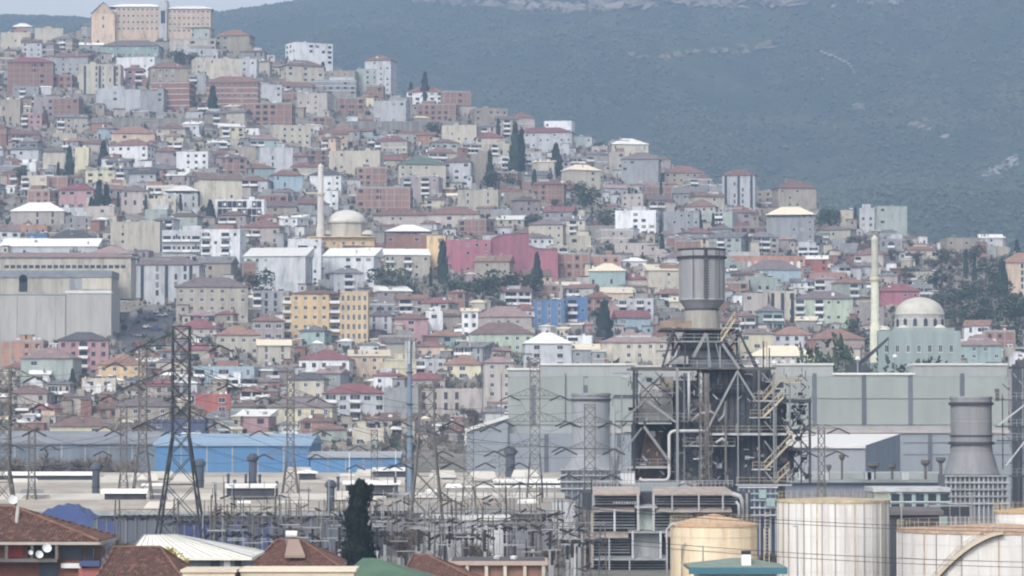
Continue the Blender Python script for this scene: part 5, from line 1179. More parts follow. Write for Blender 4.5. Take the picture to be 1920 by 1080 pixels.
# ridge ventilators, skylight sheets
def ridge_vent(a, b, py, Y, label, m=None):
    p, q = at(a, py, Y), at(b, py, Y); r = thing('roof_ventilator', ((p.x + q.x) / 2, Y, p.z - 1.2), label, 'roof ventilator', 'ridge ventilators on the works roofs')
    mb = MB(); mb.box(p.x, q.x, Y, Y + 3, p.z - 1.6, p.z - .35); part('housing', mb, M_DKS, r)
    mb = MB(); mb.hip(p.x, q.x, Y, Y + 3, p.z - .35, .45, .5, .25, gable=True); part('cover', mb, MATS['roof_white'], r)
for a, b, py, Y, l in [(425, 512, 911, 500, 'long white ridge ventilator left of the black cypress'), (648, 745, 905, 505, 'long white ridge ventilator right of the black cypress'), (196, 270, 921, 488, 'pale ridge ventilator on the near left roof'), (-20, 172, 888, 590, 'long pale cream ridge ventilator at the left edge'),
                       (930, 1052, 902, 560, 'white ridge ventilator below the round dark vent stack'), (862, 1052, 914, 545, 'lower white ridge ventilator in front of the right halls'), (700, 760, 880, 600, 'small white ridge ventilator beside the telecom mast'), (560, 590, 884, 590, 'tiny ridge ventilator behind the thin pylon')]:
    ridge_vent(a, b, py, Y, l)
for i, (px, py, Y) in enumerate([(270, 892, 585), (300, 888, 590), (215, 895, 580), (350, 893, 580), (560, 880, 600), (690, 884, 600), (905, 888, 585), (985, 885, 585), (830, 886, 590), (640, 926, 480)]):
    p = at(px, py, Y); r = thing('skylight_hood', (p.x, Y, p.z - .8), f"pale tilted roof hood on the works roof, {['left of the big pylon', 'near the big pylon', 'farthest left', 'between the pylon legs', 'behind the thin pylon', 'left of the telecom mast', 'left of the round vent stack', 'right of the round vent stack', 'right of the second pylon', 'behind the black cypress'][i]}", 'roof hood', 'tilted hoods on the works roofs')
    mb = MB(); w_ = 2.6; mb.q([(p.x - w_, Y, p.z - .9), (p.x + w_, Y, p.z - .9), (p.x + w_ * .8, Y + 2, p.z + .4), (p.x - w_ * .8, Y + 2, p.z + .4)]); mb.q([(p.x - w_, Y, p.z - .9), (p.x - w_ * .8, Y + 2, p.z + .4), (p.x - w_ * .8, Y + 2, p.z - .9)]); mb.q([(p.x + w_, Y, p.z - .9), (p.x + w_ * .8, Y + 2, p.z - .9), (p.x + w_ * .8, Y + 2, p.z + .4)]); part('sheet', mb, M_RW, r)
# round vent stacks with mushroom caps
M_VENT = mat('vent_dark', (.07, .085, .11), .7, .25, .5, True)
def vent(px, pt, pb, Y, wpx, label, cap=True):
    s = Y / F; a = at(px, pt, Y); zb = at(px, pb, Y).z; rr = wpx * s / 2; r = thing('vent_stack', (a.x, Y, zb), label, 'vent stack')
    mb = MB(); mb.lathe(a.x, Y, [(rr, zb - 1.5), (rr, a.z - rr * 1.9)], 18); part('duct', mb, M_VENT, r)
    if cap: mb = MB(); mb.lathe(a.x, Y, [(rr, a.z - rr * 2.0), (rr * 1.45, a.z - rr * 1.6), (rr * 1.45, a.z - rr * .9), (rr * 1.0, a.z - rr * .3), (rr * .7, a.z)], 18); part('cowl', mb, M_VENT, r)
    mb = MB(); mb.lathe(a.x, Y, [(rr * 1.12, zb + .2), (rr * 1.12, zb + .5), (rr, zb + .5)], 18); part('flange', mb, M_DKS, r)
vent(180, 868, 917, 520, 14, 'dark round vent stack left of the works roofs'); vent(375, 860, 905, 540, 15, 'dark vent stack seen behind the big pylon leg'); vent(474, 850, 908, 540, 15, 'tall dark vent stack between big pylon and thin pylon'); vent(620, 900, 960, 470, 15, 'slim dark vent stack left of the black cypress')
vent(957, 837, 884, 600, 17, 'squat dark vent stack with broad cowl before the grey hall'); vent(768, 828, 906, 520, 16, 'wide dark duct at the foot of the telecom mast')
for i, (px, pt, pb) in enumerate([(428, 888, 909), (461, 884, 908), (487, 889, 906), (404, 903, 940), (440, 899, 906), (519, 897, 925), (634, 893, 915), (741, 889, 908), (690, 905, 925)]):
    vent(px, pt, pb, 505, 5, f"thin small roof pipe, {['left of the tall dark vent stack','just left of the tall dark vent stack','right of the tall dark vent stack','by the right foot of the big pylon','tiny one before the tall vent stack','beside the thin pylon','left above the black cypress','right of the white ridge ventilator','behind the tip of the black cypress'][i]}", cap=i % 2 == 0)
# ---- telecom mast
def mast():
    Y = 515; b = at(768, 906, Y); r = thing('telecom_mast', (b.x, Y, b.z), 'tall blue grey telecom pole with panel antennas above the works roofs', 'telecom mast'); zt_ = at(768, 638, Y).z
    m = mat('mast_blue', (.13, .17, .22), .6, .15, .4, True); mb = MB(); mb.lathe(b.x, Y, [(.52, -1), (.42, b.z + 8), (.32, zt_)], 14); part('pole', mb, m, r)
    for py, n in ((650, 3), (672, 3)):
        for i in range(n):
            a = i * 2.1 + .4; z = at(768, py, Y).z; x = b.x + .75 * math.cos(a); y = Y + .75 * math.sin(a); mb = MB(); mb.box(x - .16, x + .16, y - .1, y + .1, z - .9, z + .9); mb.bar((b.x, Y, z), (x, y, z), .08); part('antenna', mb, M_LST, r)
    mb = MB(); mb.bar((b.x, Y, zt_), (b.x, Y, zt_ + 1.3), .08); part('spike', mb, M_GAL, r)
    for py in (700, 760, 820): mb = MB(); z = at(768, py, Y).z; mb.lathe(b.x, Y, [(.55, z), (.55, z + .25)], 14); part('flange', mb, M_DKS, r)
mast()
# ---- cylindrical exhaust stacks
def cyl_stack(px, Y, prof, bands, label, mt=M_STK, n=40):
    """prof: list of (half width px, py) from the bottom up"""
    s = Y / F; cx = at(px, 800, Y).x; Z = lambda py: at(960, py, Y).z; r = thing('exhaust_stack', (cx, Y, max(0, Z(prof[0][1]))), label, 'exhaust stack')
    mb = MB(); mb.lathe(cx, Y, [(h * s, Z(p)) for h, p in prof], n, 0, False); part('shell', mb, mt, r)
    mb = MB(); h = prof[-1][0] * s; z = Z(prof[-1][1]); mb.lathe(cx, Y, [(h, z), (h - .25, z), (h - .25, z - 3), (.01, z - 3.01)], n, 0, False); part('mouth', mb, M_DKS, r)
    for (h, p, t, mm) in bands: mb = MB(); z = Z(p); mb.lathe(cx, Y, [(h * s - .3, z - t * s / 2), (h * s, z - t * s / 2), (h * s, z + t * s / 2), (h * s - .3, z + t * s / 2)], n, 0, False); part('ring', mb, mm, r)
    return r, cx, s, Z
cyl_stack(1821, 480, [(52, 889), (46, 868), (40, 848), (38.5, 832), (38.5, 744)], [(42, 757, 5, M_DKS), (40, 817, 3, M_DKS), (43, 831, 5, M_DKS), (39.5, 745, 3, M_STK), (39, 790, 1, M_GAL)], 'squat grey exhaust stack with flared foot near the right edge')
def stack_cage():
    Y = 478; r = thing('filter_house', tuple(at(1822, 960, Y)), 'grey louvred box frame under the squat flared stack', 'filter house'); X = lambda px: at(px, 800, Y).x; Z = lambda py: at(960, py, Y).z
    mb = MB(); mb.box(X(1768), X(1882), Y - 3, Y + 6, 0, Z(890)); part('casing', mb, mat('cage_grey', (.16, .17, .19), .85, .3, .5, True), r)
    for i in range(14): mb = MB(); x = X(1768 + i * 8.7); mb.box(x - .12, x + .12, Y - 3.35, Y - 3.05, 0, Z(891)); part('post', mb, M_GAL, r)
    for py in (892, 904, 917, 930, 943): mb = MB(); z = Z(py); mb.box(X(1765), X(1885), Y - 3.6, Y - 3.1, z - .12, z + .12); part('rail', mb, M_GAL, r)
stack_cage()
cyl_stack(1108, 530, [(52, 905), (50, 880), (36, 852), (36, 737)], [(38, 740, 4, M_STK), (38, 750, 4, M_DKS), (38, 797, 3, M_GAL)], 'grey exhaust stack with flared foot left of the boiler frame', mat('stack_pale', (.26, .27, .29), .75, .2, .3, True))
def base_box():
    Y = 524; r = thing('filter_house', tuple(at(1105, 940, Y)), 'grey gridded box frame under the left flared stack', 'filter house'); X = lambda px: at(px, 800, Y).x; Z = lambda py: at(960, py, Y).z
    mb = MB(); mb.box(X(1052), X(1168), Y, Y + 8, 0, Z(882)); part('casing', mb, mat('cage_blue', (.20, .23, .27), .85, .25, .5, True), r)
    for i in range(12): mb = MB(); x = X(1052 + i * 10.5); mb.box(x - .1, x + .1, Y - .35, Y - .02, 0, Z(880)); part('post', mb, M_GAL, r)
    for py in (880, 891, 903, 916): mb = MB(); z = Z(py); mb.box(X(1050), X(1170), Y - .6, Y - .36, z - .1, z + .1); part('rail', mb, M_LST, r)
base_box()
# ---- the heat recovery boiler with its chimney
def boiler():
    Y = 480; s = Y / F; X = lambda px: at(px, 800, Y).x; Z = lambda py: at(960, py, Y).z
    r = thing('boiler_house', (X(1320), Y, 0), 'tall dark steel framed power station boiler with broad grey chimney, pipes and stairs', 'power station boiler')
    cx = X(1321); cy = Y + 6; n = 12; L2 = mat('boiler_strut', (.22, .22, .225), .8, .25, .5, True)
    # chimney: faceted drum
    mb = MB(); mb.lathe(cx, cy, [(30 * s, Z(579)), (44 * s, Z(560)), (44 * s, Z(462))], n, 0, False); part('chimney_drum', mb, M_STK, r)
    mb = MB(); mb.lathe(cx, cy, [(44 * s, Z(462)), (41 * s, Z(462)), (41 * s, Z(500)), (.01, Z(501))], n, 0, False); part('chimney_mouth', mb, M_DKS, r)
    for (h, p, t, mm) in ((46.5, 464, 3, M_DKS), (45.5, 472, 10, M_STK), (48, 479, 4, M_DKS), (45.3, 559, 2.5, M_GAL), (33, 578, 4, M_DKS)): mb = MB(); z = Z(p); mb.lathe(cx, cy, [(h * s - .5, z - t * s / 2), (h * s, z - t * s / 2), (h * s, z + t * s / 2), (h * s - .5, z + t * s / 2)], n, 0, False); part('chimney_ring', mb, mm, r)
    for px in (1325, 1327.5, 1302, 1352): mb = MB(); mb.bar((X(px), cy - 44 * s - .05, Z(558)), (X(px), cy - 44 * s - .05, Z(466)), .28 if px in (1325, 1327.5) else .1); part('ladder_rail' if px in (1325, 1327.5) else 'seam', mb, M_DKS, r)
    for py in range(484, 558, 5): mb = MB(); mb.bar((X(1324.5), cy - 44 * s - .25, Z(py)), (X(1328.5), cy - 44 * s - .25, Z(py)), .08); part('ladder_rung', mb, M_GAL, r)
    mb = MB(); mb.lathe(cx, cy, [(34 * s, Z(617)), (33 * s, Z(590)), (32 * s, Z(580))], 32); part('neck', mb, mat('neck_tan', (.33, .32, .29), .85, .3, .6, True, dirt=((.24, .17, .11), 1.2, .4, .3)), r)
    mb = MB(); mb.box(X(1238), X(1378), Y - 2, Y + 12, Z(619), Z(616)); part('top_platform', mb, M_RSTEEL, r)
    mb = MB(); mb.box(X(1236), X(1296), Y - 2.2, Y - 1.9, Z(615), Z(602)); part('rusty_screen', mb, mat('rusty_screen', (.30, .24, .20), .9, .4, .9, dirt=((.30, .14, .07), .9, .6, 1)), r)
    # tapering hood
    def frustum(x0, x1, t, u0, u1, v, y0, y1, w0, w1, m, nm):
        A = [(X(u0), y0, Z(v)), (X(u1), y0, Z(v)), (X(u1), y1, Z(v)), (X(u0), y1, Z(v))]; Bp = [(X(x0), w0, Z(t)), (X(x1), w0, Z(t)), (X(x1), w1, Z(t)), (X(x0), w1, Z(t))]
        mb = MB()
        for i in range(4): j = (i + 1) % 4; mb.q([A[i], A[j], Bp[j], Bp[i]])
        mb.q(Bp); part(nm, mb, m, r)
    frustum(1290, 1352, 619, 1268, 1395, 690, Y, Y + 14, Y + 2, Y + 11, M_CASE, 'hood')
    for py in (640, 655, 672): 
        k_ = (py - 619) / 71; mb = MB(); mb.box(X(1290 - 22 * k_) - .2, X(1352 + 43 * k_) + .2, Y + 2 - 2 * k_ - .25, Y + 2 - 2 * k_ + .2, Z(py) - .15, Z(py) + .15); part('hood_band', mb, M_GAL if py == 640 else M_DKS, r)
    # casings
    mb = MB(); mb.box(X(1318), X(1448), Y + 2, Y + 16, 0, Z(692)); part('casing', mb, M_CASE, r)
    for i in range(12): mb = MB(); x = X(1326 + i * 10.5); mb.box(x - .07, x + .07, Y + 1.8, Y + 2, Z(905), Z(694)); part('casing_rib', mb, M_DKS, r)
    frustum(1205, 1262, 722, 1186, 1266, 792, Y + 3, Y + 13, Y + 5, Y + 12, mat('duct_grey', (.40, .40, .39), .85, .35, .3, True, dirt=((.2, .15, .11), .5, .35, .4)), 'inlet_duct')
    mb = MB(); mb.box(X(1268), X(1320), Y + 6, Y + 14, Z(905), Z(712)); part('rear_casing', mb, M_CASE, r)
    mb = MB(); mb.box(X(1240), X(1264), Y + 2.5, Y + 6, Z(728), Z(706)); part('control_cabin', mb, MATS['wall_tan'], r)
    mb = MB(); mb.box(X(1258), X(1290), Y - 1, Y + 2, Z(683), Z(668)); part('steam_drum_box', mb, M_LST, r)
    frustum(1215, 1240, 812, 1196, 1250, 905, Y + 3, Y + 9, Y + 4, Y + 8, mat('hopper_brown', (.14, .09, .065), .9, .4, .4), 'hopper')
    mb = MB(); mb.box(X(1190), X(1300), Y + 8, Y + 14, Z(905), Z(795)); part('lower_casing', mb, M_DKS, r)
    mb = MB(); mb.tube([(X(1450), Y + 5, Z(862)), (X(1492), Y + 5, Z(862))], 26 * s, 16); part('drum_vessel', mb, M_CASE, r)
    mb = MB(); mb.box(X(1450), X(1476), Y + 4, Y + 12, 0, Z(760)); part('side_casing', mb, M_CASE, r)
    # platforms
    for (a, b2, py, t, mm, y0, y1) in [(1182, 1452, 691, 4, M_RSTEEL, Y - 3, Y - 1), (1182, 1452, 690, 4, M_RSTEEL, Y + 13, Y + 15), (1262, 1330, 690, 3, M_RSTEEL, Y - 1, Y + 3), (1142, 1325, 790, 3, M_RSTEEL, Y - 2.5, Y + 4), (1160, 1256, 876, 4, M_GAL, Y - 2, Y + 3), (1330, 1472, 814, 4, M_LST, Y - 2.5, Y + 2), (1410, 1456, 752, 2.5, M_LST, Y - 3, Y), (1404, 1442, 783, 2, M_LST, Y - 3, Y), (1455, 1518, 752, 6, M_DKS, Y - 3, Y + 6),
                                       (1408, 1442, 880, 2, M_LST, Y - 3, Y), (1378, 1480, 909, 2.5, M_LST, Y - 3.5, Y + 2), (1150, 1260, 745, 2, M_DKS, Y - 2, Y + 2), (1475, 1518, 842, 5, M_DKS, Y - 2, Y + 6), (1255, 1392, 641, 2, M_GAL, Y - 1.5, Y), (1468, 1500, 718, 2, M_YRAIL, Y - 3, Y), (1280, 1376, 836, 2.5, M_GAL, Y - 2, Y + 1), (1330, 1395, 735, 1.5, M_DKS, Y + .5, Y + 2)]:
        mb = MB(); mb.box(X(a), X(b2), y0, y1, Z(py) - t * s / 2, Z(py) + t * s / 2); part('platform', mb, mm, r)
        rl = MB(); z = Z(py) + t * s / 2
        for dz in (.55, 1.05): rl.bar((X(a), y0 + .05, z + dz), (X(b2), y0 + .05, z + dz), .06)
        nn = max(2, int((X(b2) - X(a)) / 1.8))
        for i in range(nn + 1): x = X(a) + (X(b2) - X(a)) * i / nn; rl.bar((x, y0 + .05, z), (x, y0 + .05, z + 1.05), .06)
        part('railing', rl, M_YRAIL if mm in (M_LST, M_YRAIL) else M_GAL, r, kind='stuff')
    # steelwork: (px,py,px,py,width px,material,dy)
    G, D, L_, Rr, Yr = mat('strut_dull', (.19, .195, .20), .8, .25, .5, True), M_DKS, L2, M_RSTEEL, M_YRAIL
    bars = [(1188,694,1188,905,4,D,-2),(1196,694,1196,905,3,D,3),(1165,742,1165,905,3,G,-2),(1150,742,1150,905,2,G,2),(1143,790,1143,905,2,G,-2),(1268,690,1268,908,4.5,L_,-3),(1282,700,1282,906,3,L_,-1),(1312,694,1312,906,3.5,L_,-2),(1358,752,1358,908,3.5,Rr,-3),(1381,694,1381,908,2,L_,-3),(1420,694,1420,908,2.5,L_,-3),(1448,700,1448,908,3,G,-3),(1452,760,1452,905,2,L_,-3),
            (1478,718,1478,800,2.5,L_,-3),(1516,752,1516,905,4,D,-2),(1502,812,1502,905,2.5,D,0),(1475,760,1475,905,2.5,D,2),
            (1380,697,1322,808,3.5,L_,-3.2),(1380,697,1414,752,3,L_,-3.2),(1212,752,1266,792,3.5,L_,-3.2),(1206,752,1168,786,3,L_,-3.2),(1202,802,1164,850,3,G,-3.2),(1206,800,1254,866,4.5,L_,-3.2),(1208,752,1185,800,2.5,G,0),
            (1214,710,1264,745,2,D,2),(1244,700,1206,748,2,D,2),(1196,712,1240,760,2,D,3),(1198,742,1240,706,2,D,3),
            (1510,760,1482,800,2.5,D,-2),(1482,762,1512,806,2.5,D,-2),(1480,800,1516,842,2.5,D,0),(1516,800,1480,842,2.5,D,0),(1478,848,1516,900,2.5,D,0),(1516,848,1480,900,2.5,D,0),
            (1430,790,1450,812,2,L_,-3.1),(1430,826,1452,856,2,L_,-3.1),(1432,884,1450,906,2,L_,-3.1),(1426,700,1446,722,2,L_,-3.1),
            # hood frame
            (1262,618,1262,690,2.5,D,0),(1262,618,1240,692,2.5,D,-2),(1284,618,1284,692,2,D,-1),(1262,622,1286,664,2,D,0),(1286,620,1262,662,2,D,0),(1276,664,1240,692,2,D,-2),(1322,626,1298,670,3.5,L_,-3),(1324,626,1330,690,2,L_,-3),(1352,645,1384,692,3,L_,-3),(1382,618,1416,692,2.5,D,-2),(1382,618,1382,690,2,D,0),(1362,618,1392,664,2,Yr,0),(1392,620,1362,662,2,D,0),(1360,662,1400,692,2,D,0),(1396,640,1424,690,2,D,2),(1276,640,1252,690,2,D,2),
            (1438,640,1438,690,1.5,Yr,0),(1432,640,1432,690,1.5,D,0),(1443,652,1443,690,1.2,D,0),(1326,650,1326,690,1.5,L_,-3),(1348,650,1348,690,1.5,L_,-3),(1340,640,1352,690,1.2,G,-2),
            (1288,706,1310,732,1.5,L_,0),(1290,735,1312,735,1.5,G,0),(1290,752,1312,752,1.5,G,0),(1284,720,1312,720,1.5,G,0),(1300,770,1330,742,2,G,-1),(1332,848,1312,878,2,L_,-2),(1284,838,1305,826,2,L_,-2),(1304,826,1318,836,2,L_,-2),
            (1320,700,1320,905,2.5,Rr,-1),(1332,760,1332,905,1.5,Rr,-2.5),(1156,862,1156,905,3,G,0),(1150,700,1182,700,1.5,G,0),(1150,742,1188,742,2.5,D,-1)]
    for (a, b_, c, d, t, mm, dy) in bars:
        mb = MB(); mb.bar((X(a), Y + dy, Z(b_)), (X(c), Y + dy, Z(d)), t * s * (1.7 if d <= 692 and t < 3.6 else 1.1)); part('steel_member', mb, mm, r)
    # stairs
    for (a, b_, c, d) in [(1350, 640, 1376, 600), (1428, 752, 1462, 712), (1428, 783, 1466, 745), (1430, 880, 1484, 824), (1450, 905, 1476, 880)]:
        p = Vector((X(a), Y - 3, Z(b_))); q = Vector((X(c), Y - 3, Z(d))); mb = MB()
        for y in (0, 1.0): mb.bar(p + Vector((0, y, 0)), q + Vector((0, y, 0)), .25); mb.bar(p + Vector((0, y, 1.1)), q + Vector((0, y, 1.1)), .1)
        k_ = 12
        for i in range(k_): c_ = p.lerp(q, (i + .5) / k_); mb.box(c_.x - .14, c_.x + .14, c_.y, c_.y + 1, c_.z, c_.z + .06)
        for i in range(5): c_ = p.lerp(q, i / 4); mb.bar(c_, c_ + Vector((0, 0, 1.1)), .07)
        part('stair_flight', mb, M_YRAIL, r, kind='stuff')
    # pipes
    for pts, rr, mm in [([(1325, 808), (1262, 808), (1256, 811), (1253, 816), (1253, 890), (1251, 897), (1245, 900), (1202, 900), (1198, 896)], .24, M_LST), ([(1268, 905), (1300, 905)], .2, M_LST), ([(1395, 919), (1392, 931), (1385, 935), (1380, 945)], .25, M_LST), ([(1290, 700), (1290, 790)], .2, M_LST), ([(1312, 700), (1312, 760)], .28, M_LST),
                        ([(1322, 700), (1322, 905)], .3, M_RSTEEL), ([(1340, 830), (1352, 822), (1362, 832)], .2, M_LST), ([(1150, 762), (1150, 905)], .22, M_GAL), ([(1295, 790), (1310, 776), (1330, 772), (1345, 780)], .22, mat('pipe_pinkish', (.24, .21, .20), .8)), ([(1345, 790), (1356, 778), (1358, 760)], .2, M_GAL)]:
        mb = MB(); mb.tube([(X(a), Y - 2.6, Z(b_)) for a, b_ in pts], rr, 8); part('pipe', mb, mm, r, smooth=True)
    rs = random.Random(4); cl = MB()
    for _ in range(640):
        px = rs.choice((rs.uniform(1150, 1320), rs.uniform(1280, 1370), rs.uniform(1440, 1518), rs.uniform(1380, 1518))); py = rs.uniform(700, 905); ln = rs.uniform(3, 16); t = rs.uniform(.06, .2); p = Vector((X(px), Y + rs.uniform(-1.5, 3), Z(py)))
        d = rs.choice((Vector((1, 0, 0)), Vector((0, 0, 1)), Vector((0, 0, 1)), Vector((1, 0, 1)).normalized(), Vector((-1, 0, 1)).normalized())) * ln * s; cl.bar(p, p + d, t, rs.choice((0, 1, 1, 2, 3)))
        if rs.random() < .2: a = rs.uniform(.2, .5); cl.box(p.x - a, p.x + a, p.y - .2, p.y + .3, p.z - a, p.z + a * .7, rs.choice((1, 1, 1, 2, 3)))
    part('small_pipework', cl, [M_LST, M_DKS, M_GAL, M_RSTEEL], r, kind='stuff')
boiler()
def container(px0, px1, pt, pb, Y, m, label, name='equipment_cabin', cat='cabin'):
    a = at(px0, pb, Y); b = at(px1, pt, Y); r = thing(name, ((a.x + b.x) / 2, Y, a.z), label, cat)
    mb = MB(); mb.box(a.x, b.x, Y, Y + 3, max(0, a.z), b.z); part('shell', mb, m, r)
    mb = MB(); mb.box(a.x - .08, b.x + .08, Y - .1, Y + 3.1, b.z, b.z + .15); part('lid', mb, M_GAL, r)
    mb = MB(); n = 4
    for i in range(1, n): x = a.x + (b.x - a.x) * i / n; mb.box(x - .04, x + .04, Y - .06, Y, a.z, b.z)
    part('ribs', mb, M_GAL, r, kind='stuff'); return r
# ---- second boiler, cut by the right edge
def boiler2():
    Y = 478; s = Y / F; X = lambda px: at(px, 800, Y).x; Z = lambda py: at(960, py, Y).z
    r = thing('boiler_house', (X(1930), Y, 0), 'second dark steel boiler frame cut by the right picture edge', 'power station boiler')
    mb = MB(); mb.box(X(1925), X(2010), Y + 2, Y + 14, 0, Z(680)); part('casing', mb, M_CASE, r)
    for (a, b_, c, d, t, mm, dy) in [(1905,682,1905,945,4,M_DKS,-2),(1893,700,1893,880,3,M_GAL,-1),(1876,740,1876,880,2.5,M_DKS,-2),(1918,690,1918,945,3,M_GAL,0),(1862,750,1925,750,2.5,M_DKS,-2),(1862,800,1925,800,3,M_DKS,-2),(1865,826,1925,826,3,M_DKS,-2),(1880,868,1925,868,2,M_DKS,-2),(1865,798,1925,752,3,M_LST,-3),(1880,872,1925,815,3,M_LST,-3),(1925,760,1880,720,2,M_DKS,0),
                                     (1925,850,1880,812,2,M_DKS,0),(1888,690,1925,690,5,M_DKS,-2),(1900,700,1925,730,2,M_GAL,0),(1868,729,1868,752,9,M_RSTEEL,-1),(1862,892,1925,892,5,M_DKS,-2),(1912,830,1925,860,2,M_GAL,-2)]:
        mb = MB(); mb.bar((X(a), Y + dy, Z(b_)), (X(c), Y + dy, Z(d)), t * s * .8); part('steel_member', mb, mm, r)
    for py in (750, 800, 826, 892): 
        rl = MB(); z = Z(py)
        for dz in (.55, 1.05): rl.bar((X(1862), Y - 2.2, z + dz), (X(1935), Y - 2.2, z + dz), .06)
        for i in range(8): x = X(1862 + i * 10); rl.bar((x, Y - 2.2, z), (x, Y - 2.2, z + 1.05), .06)
        part('railing', rl, M_GAL, r, kind='stuff')
boiler2()
# ---- long low plant roofs in front of the halls at right
def plant_roof():
    Y = 560; X = lambda px: at(px, 800, Y).x; Z = lambda py: at(960, py, Y).z
    r = thing('turbine_hall', tuple(at(1620, 915, Y)), 'long low grey plant hall with dark roof edge and rooftop fans at right', 'plant hall')
    mb = MB(); mb.box(X(1470), X(1790), Y, Y + 26, 0, Z(905)); part('wall', mb, mat('plant_wall', (.16, .18, .23), .85, .2, .3, True), r)
    mb = MB(); mb.box(X(1465), X(1790), Y - .8, Y + 27, Z(905), Z(900)); part('roof', mb, mat('plant_roof', (.27, .30, .30), .9, .3, .15), r)
    mb = MB(); mb.box(X(1500), X(1790), Y + 10, Y + 26, Z(900), Z(888)); part('upper_roof', mb, mat('plant_upper', (.36, .38, .37), .85, .15), r)
    for px in (1500, 1545, 1625, 1630, 1695): mb = MB(); mb.box(X(px), X(px + 12), Y + 3, Y + 6, Z(900), Z(886)); part('roof_unit', mb, M_LST, r)
    for px, w_, pt in ((1585, 6, 853), (1645, 12, 868), (1743, 9, 863), (1772, 10, 858), (1680, 8, 870), (1560, 5, 872)):
        mb = MB(); x = X(px); mb.lathe(x, Y + 6, [(w_ * .4 * s0_, Z(900)), (w_ * .4 * s0_, Z(pt + 12)), (w_ * s0_, Z(pt + 6)), (w_ * s0_, Z(pt))], 14) if False else mb.lathe(x, Y + 6, [(w_ * .03, Z(900)), (w_ * .03, Z(pt + 12)), (w_ * .09, Z(pt + 6)), (w_ * .09, Z(pt))], 14); part('roof_fan', mb, M_RSTEEL, r)
plant_roof()
def teal_building():
    Y = 430; X = lambda px: at(px, 800, Y).x; Z = lambda py: at(960, py, Y).z; s = Y / F
    r = thing('control_building', tuple(at(1715, 975, Y)), 'pale teal control building with two rows of windows between the white tanks', 'control building')
    mb = MB(); mb.box(X(1640), X(1775), Y, Y + 10, 0, Z(922)); part('wall', mb, MATS['wall_teal'], r)
    mb = MB(); mb.box(X(1636), X(1780), Y - .5, Y + 10.5, Z(922), Z(914)); part('roof', mb, MATS['wall_lgrey'], r)
    for py in (931, 950):
        for i in range(5): 
            mb = MB(); x = X(1678 + i * 23); z = Z(py + 2); mb.box(x - .55, x + .55, Y - .05, Y + .1, z - .5, z + .5, 0); mb.box(x - .7, x + .7, Y - .25, Y, z - .6, z - .5, 1); part('window', mb, [M_GLASS, M_WHITE], r)
teal_building()
container(1744, 1818, 950, 968, 405, M_BLACK, 'long black container behind the right tank', 'container', 'container')
container(1164, 1190, 886, 908, 462, M_WHITE, 'small bright white cabin at the foot of the boiler frame')
container(1036, 1078, 940, 1012, 440, MATS['wall_lgrey'], 'tall pale ribbed cabin among the switchgear', 'equipment_cabin', 'cabin')
container(1060, 1096, 1000, 1024, 425, MATS['wall_grey'], 'dark lower cabin beside the turbine air intake')
prism_hall('warehouse', 796, 950, 968, 964, 985, 425, 10, MATS['wall_lgrey'], MATS['roof_white'], 'low shed with white roof behind the switchyard', 'shed')
prism_hall('warehouse', 1560 , 1760, 958, 950, 990, 400, 8, M_DKS, mat('dark_felt', (.12, .11, .11), .9), 'low dark roof between the two white tanks', 'shed')
# blue tarpaulin dome
def tarp():
    Y = 440; r = thing('tarpaulin_cover', tuple(at(118, 975, Y)), 'rounded deep blue tarpaulin cover behind the tiled roof at left', 'tarpaulin'); mb = MB(); s = Y / F; c = at(118, 975, Y)
    n, k_ = 16, 6; rows = []
    for j in range(k_ + 1):
        for i in range(n + 1):
            t = -1 + 2 * i / n; mb.v.append((c.x + t * 56 * s, Y + j * 1.4, c.z + 2 * s + 26 * s * (1 - abs(t) ** 1.7) + .15 * math.sin(i * 2.1 + j)))
    for j in range(k_):
        for i in range(n): a = j * (n + 1) + i; mb.f.append((a, a + 1, a + n + 2, a + n + 1)); mb.m.append(0)
    bse = len(mb.v)
    for i in range(n): mb.q([(mb.v[i][0], Y, 0), (mb.v[i + 1][0], Y, 0), mb.v[i + 1], mb.v[i]])
    part('cover', mb, mat('tarp_blue', (.05, .075, .19), .6, .2, .5), r, smooth=False)
tarp()
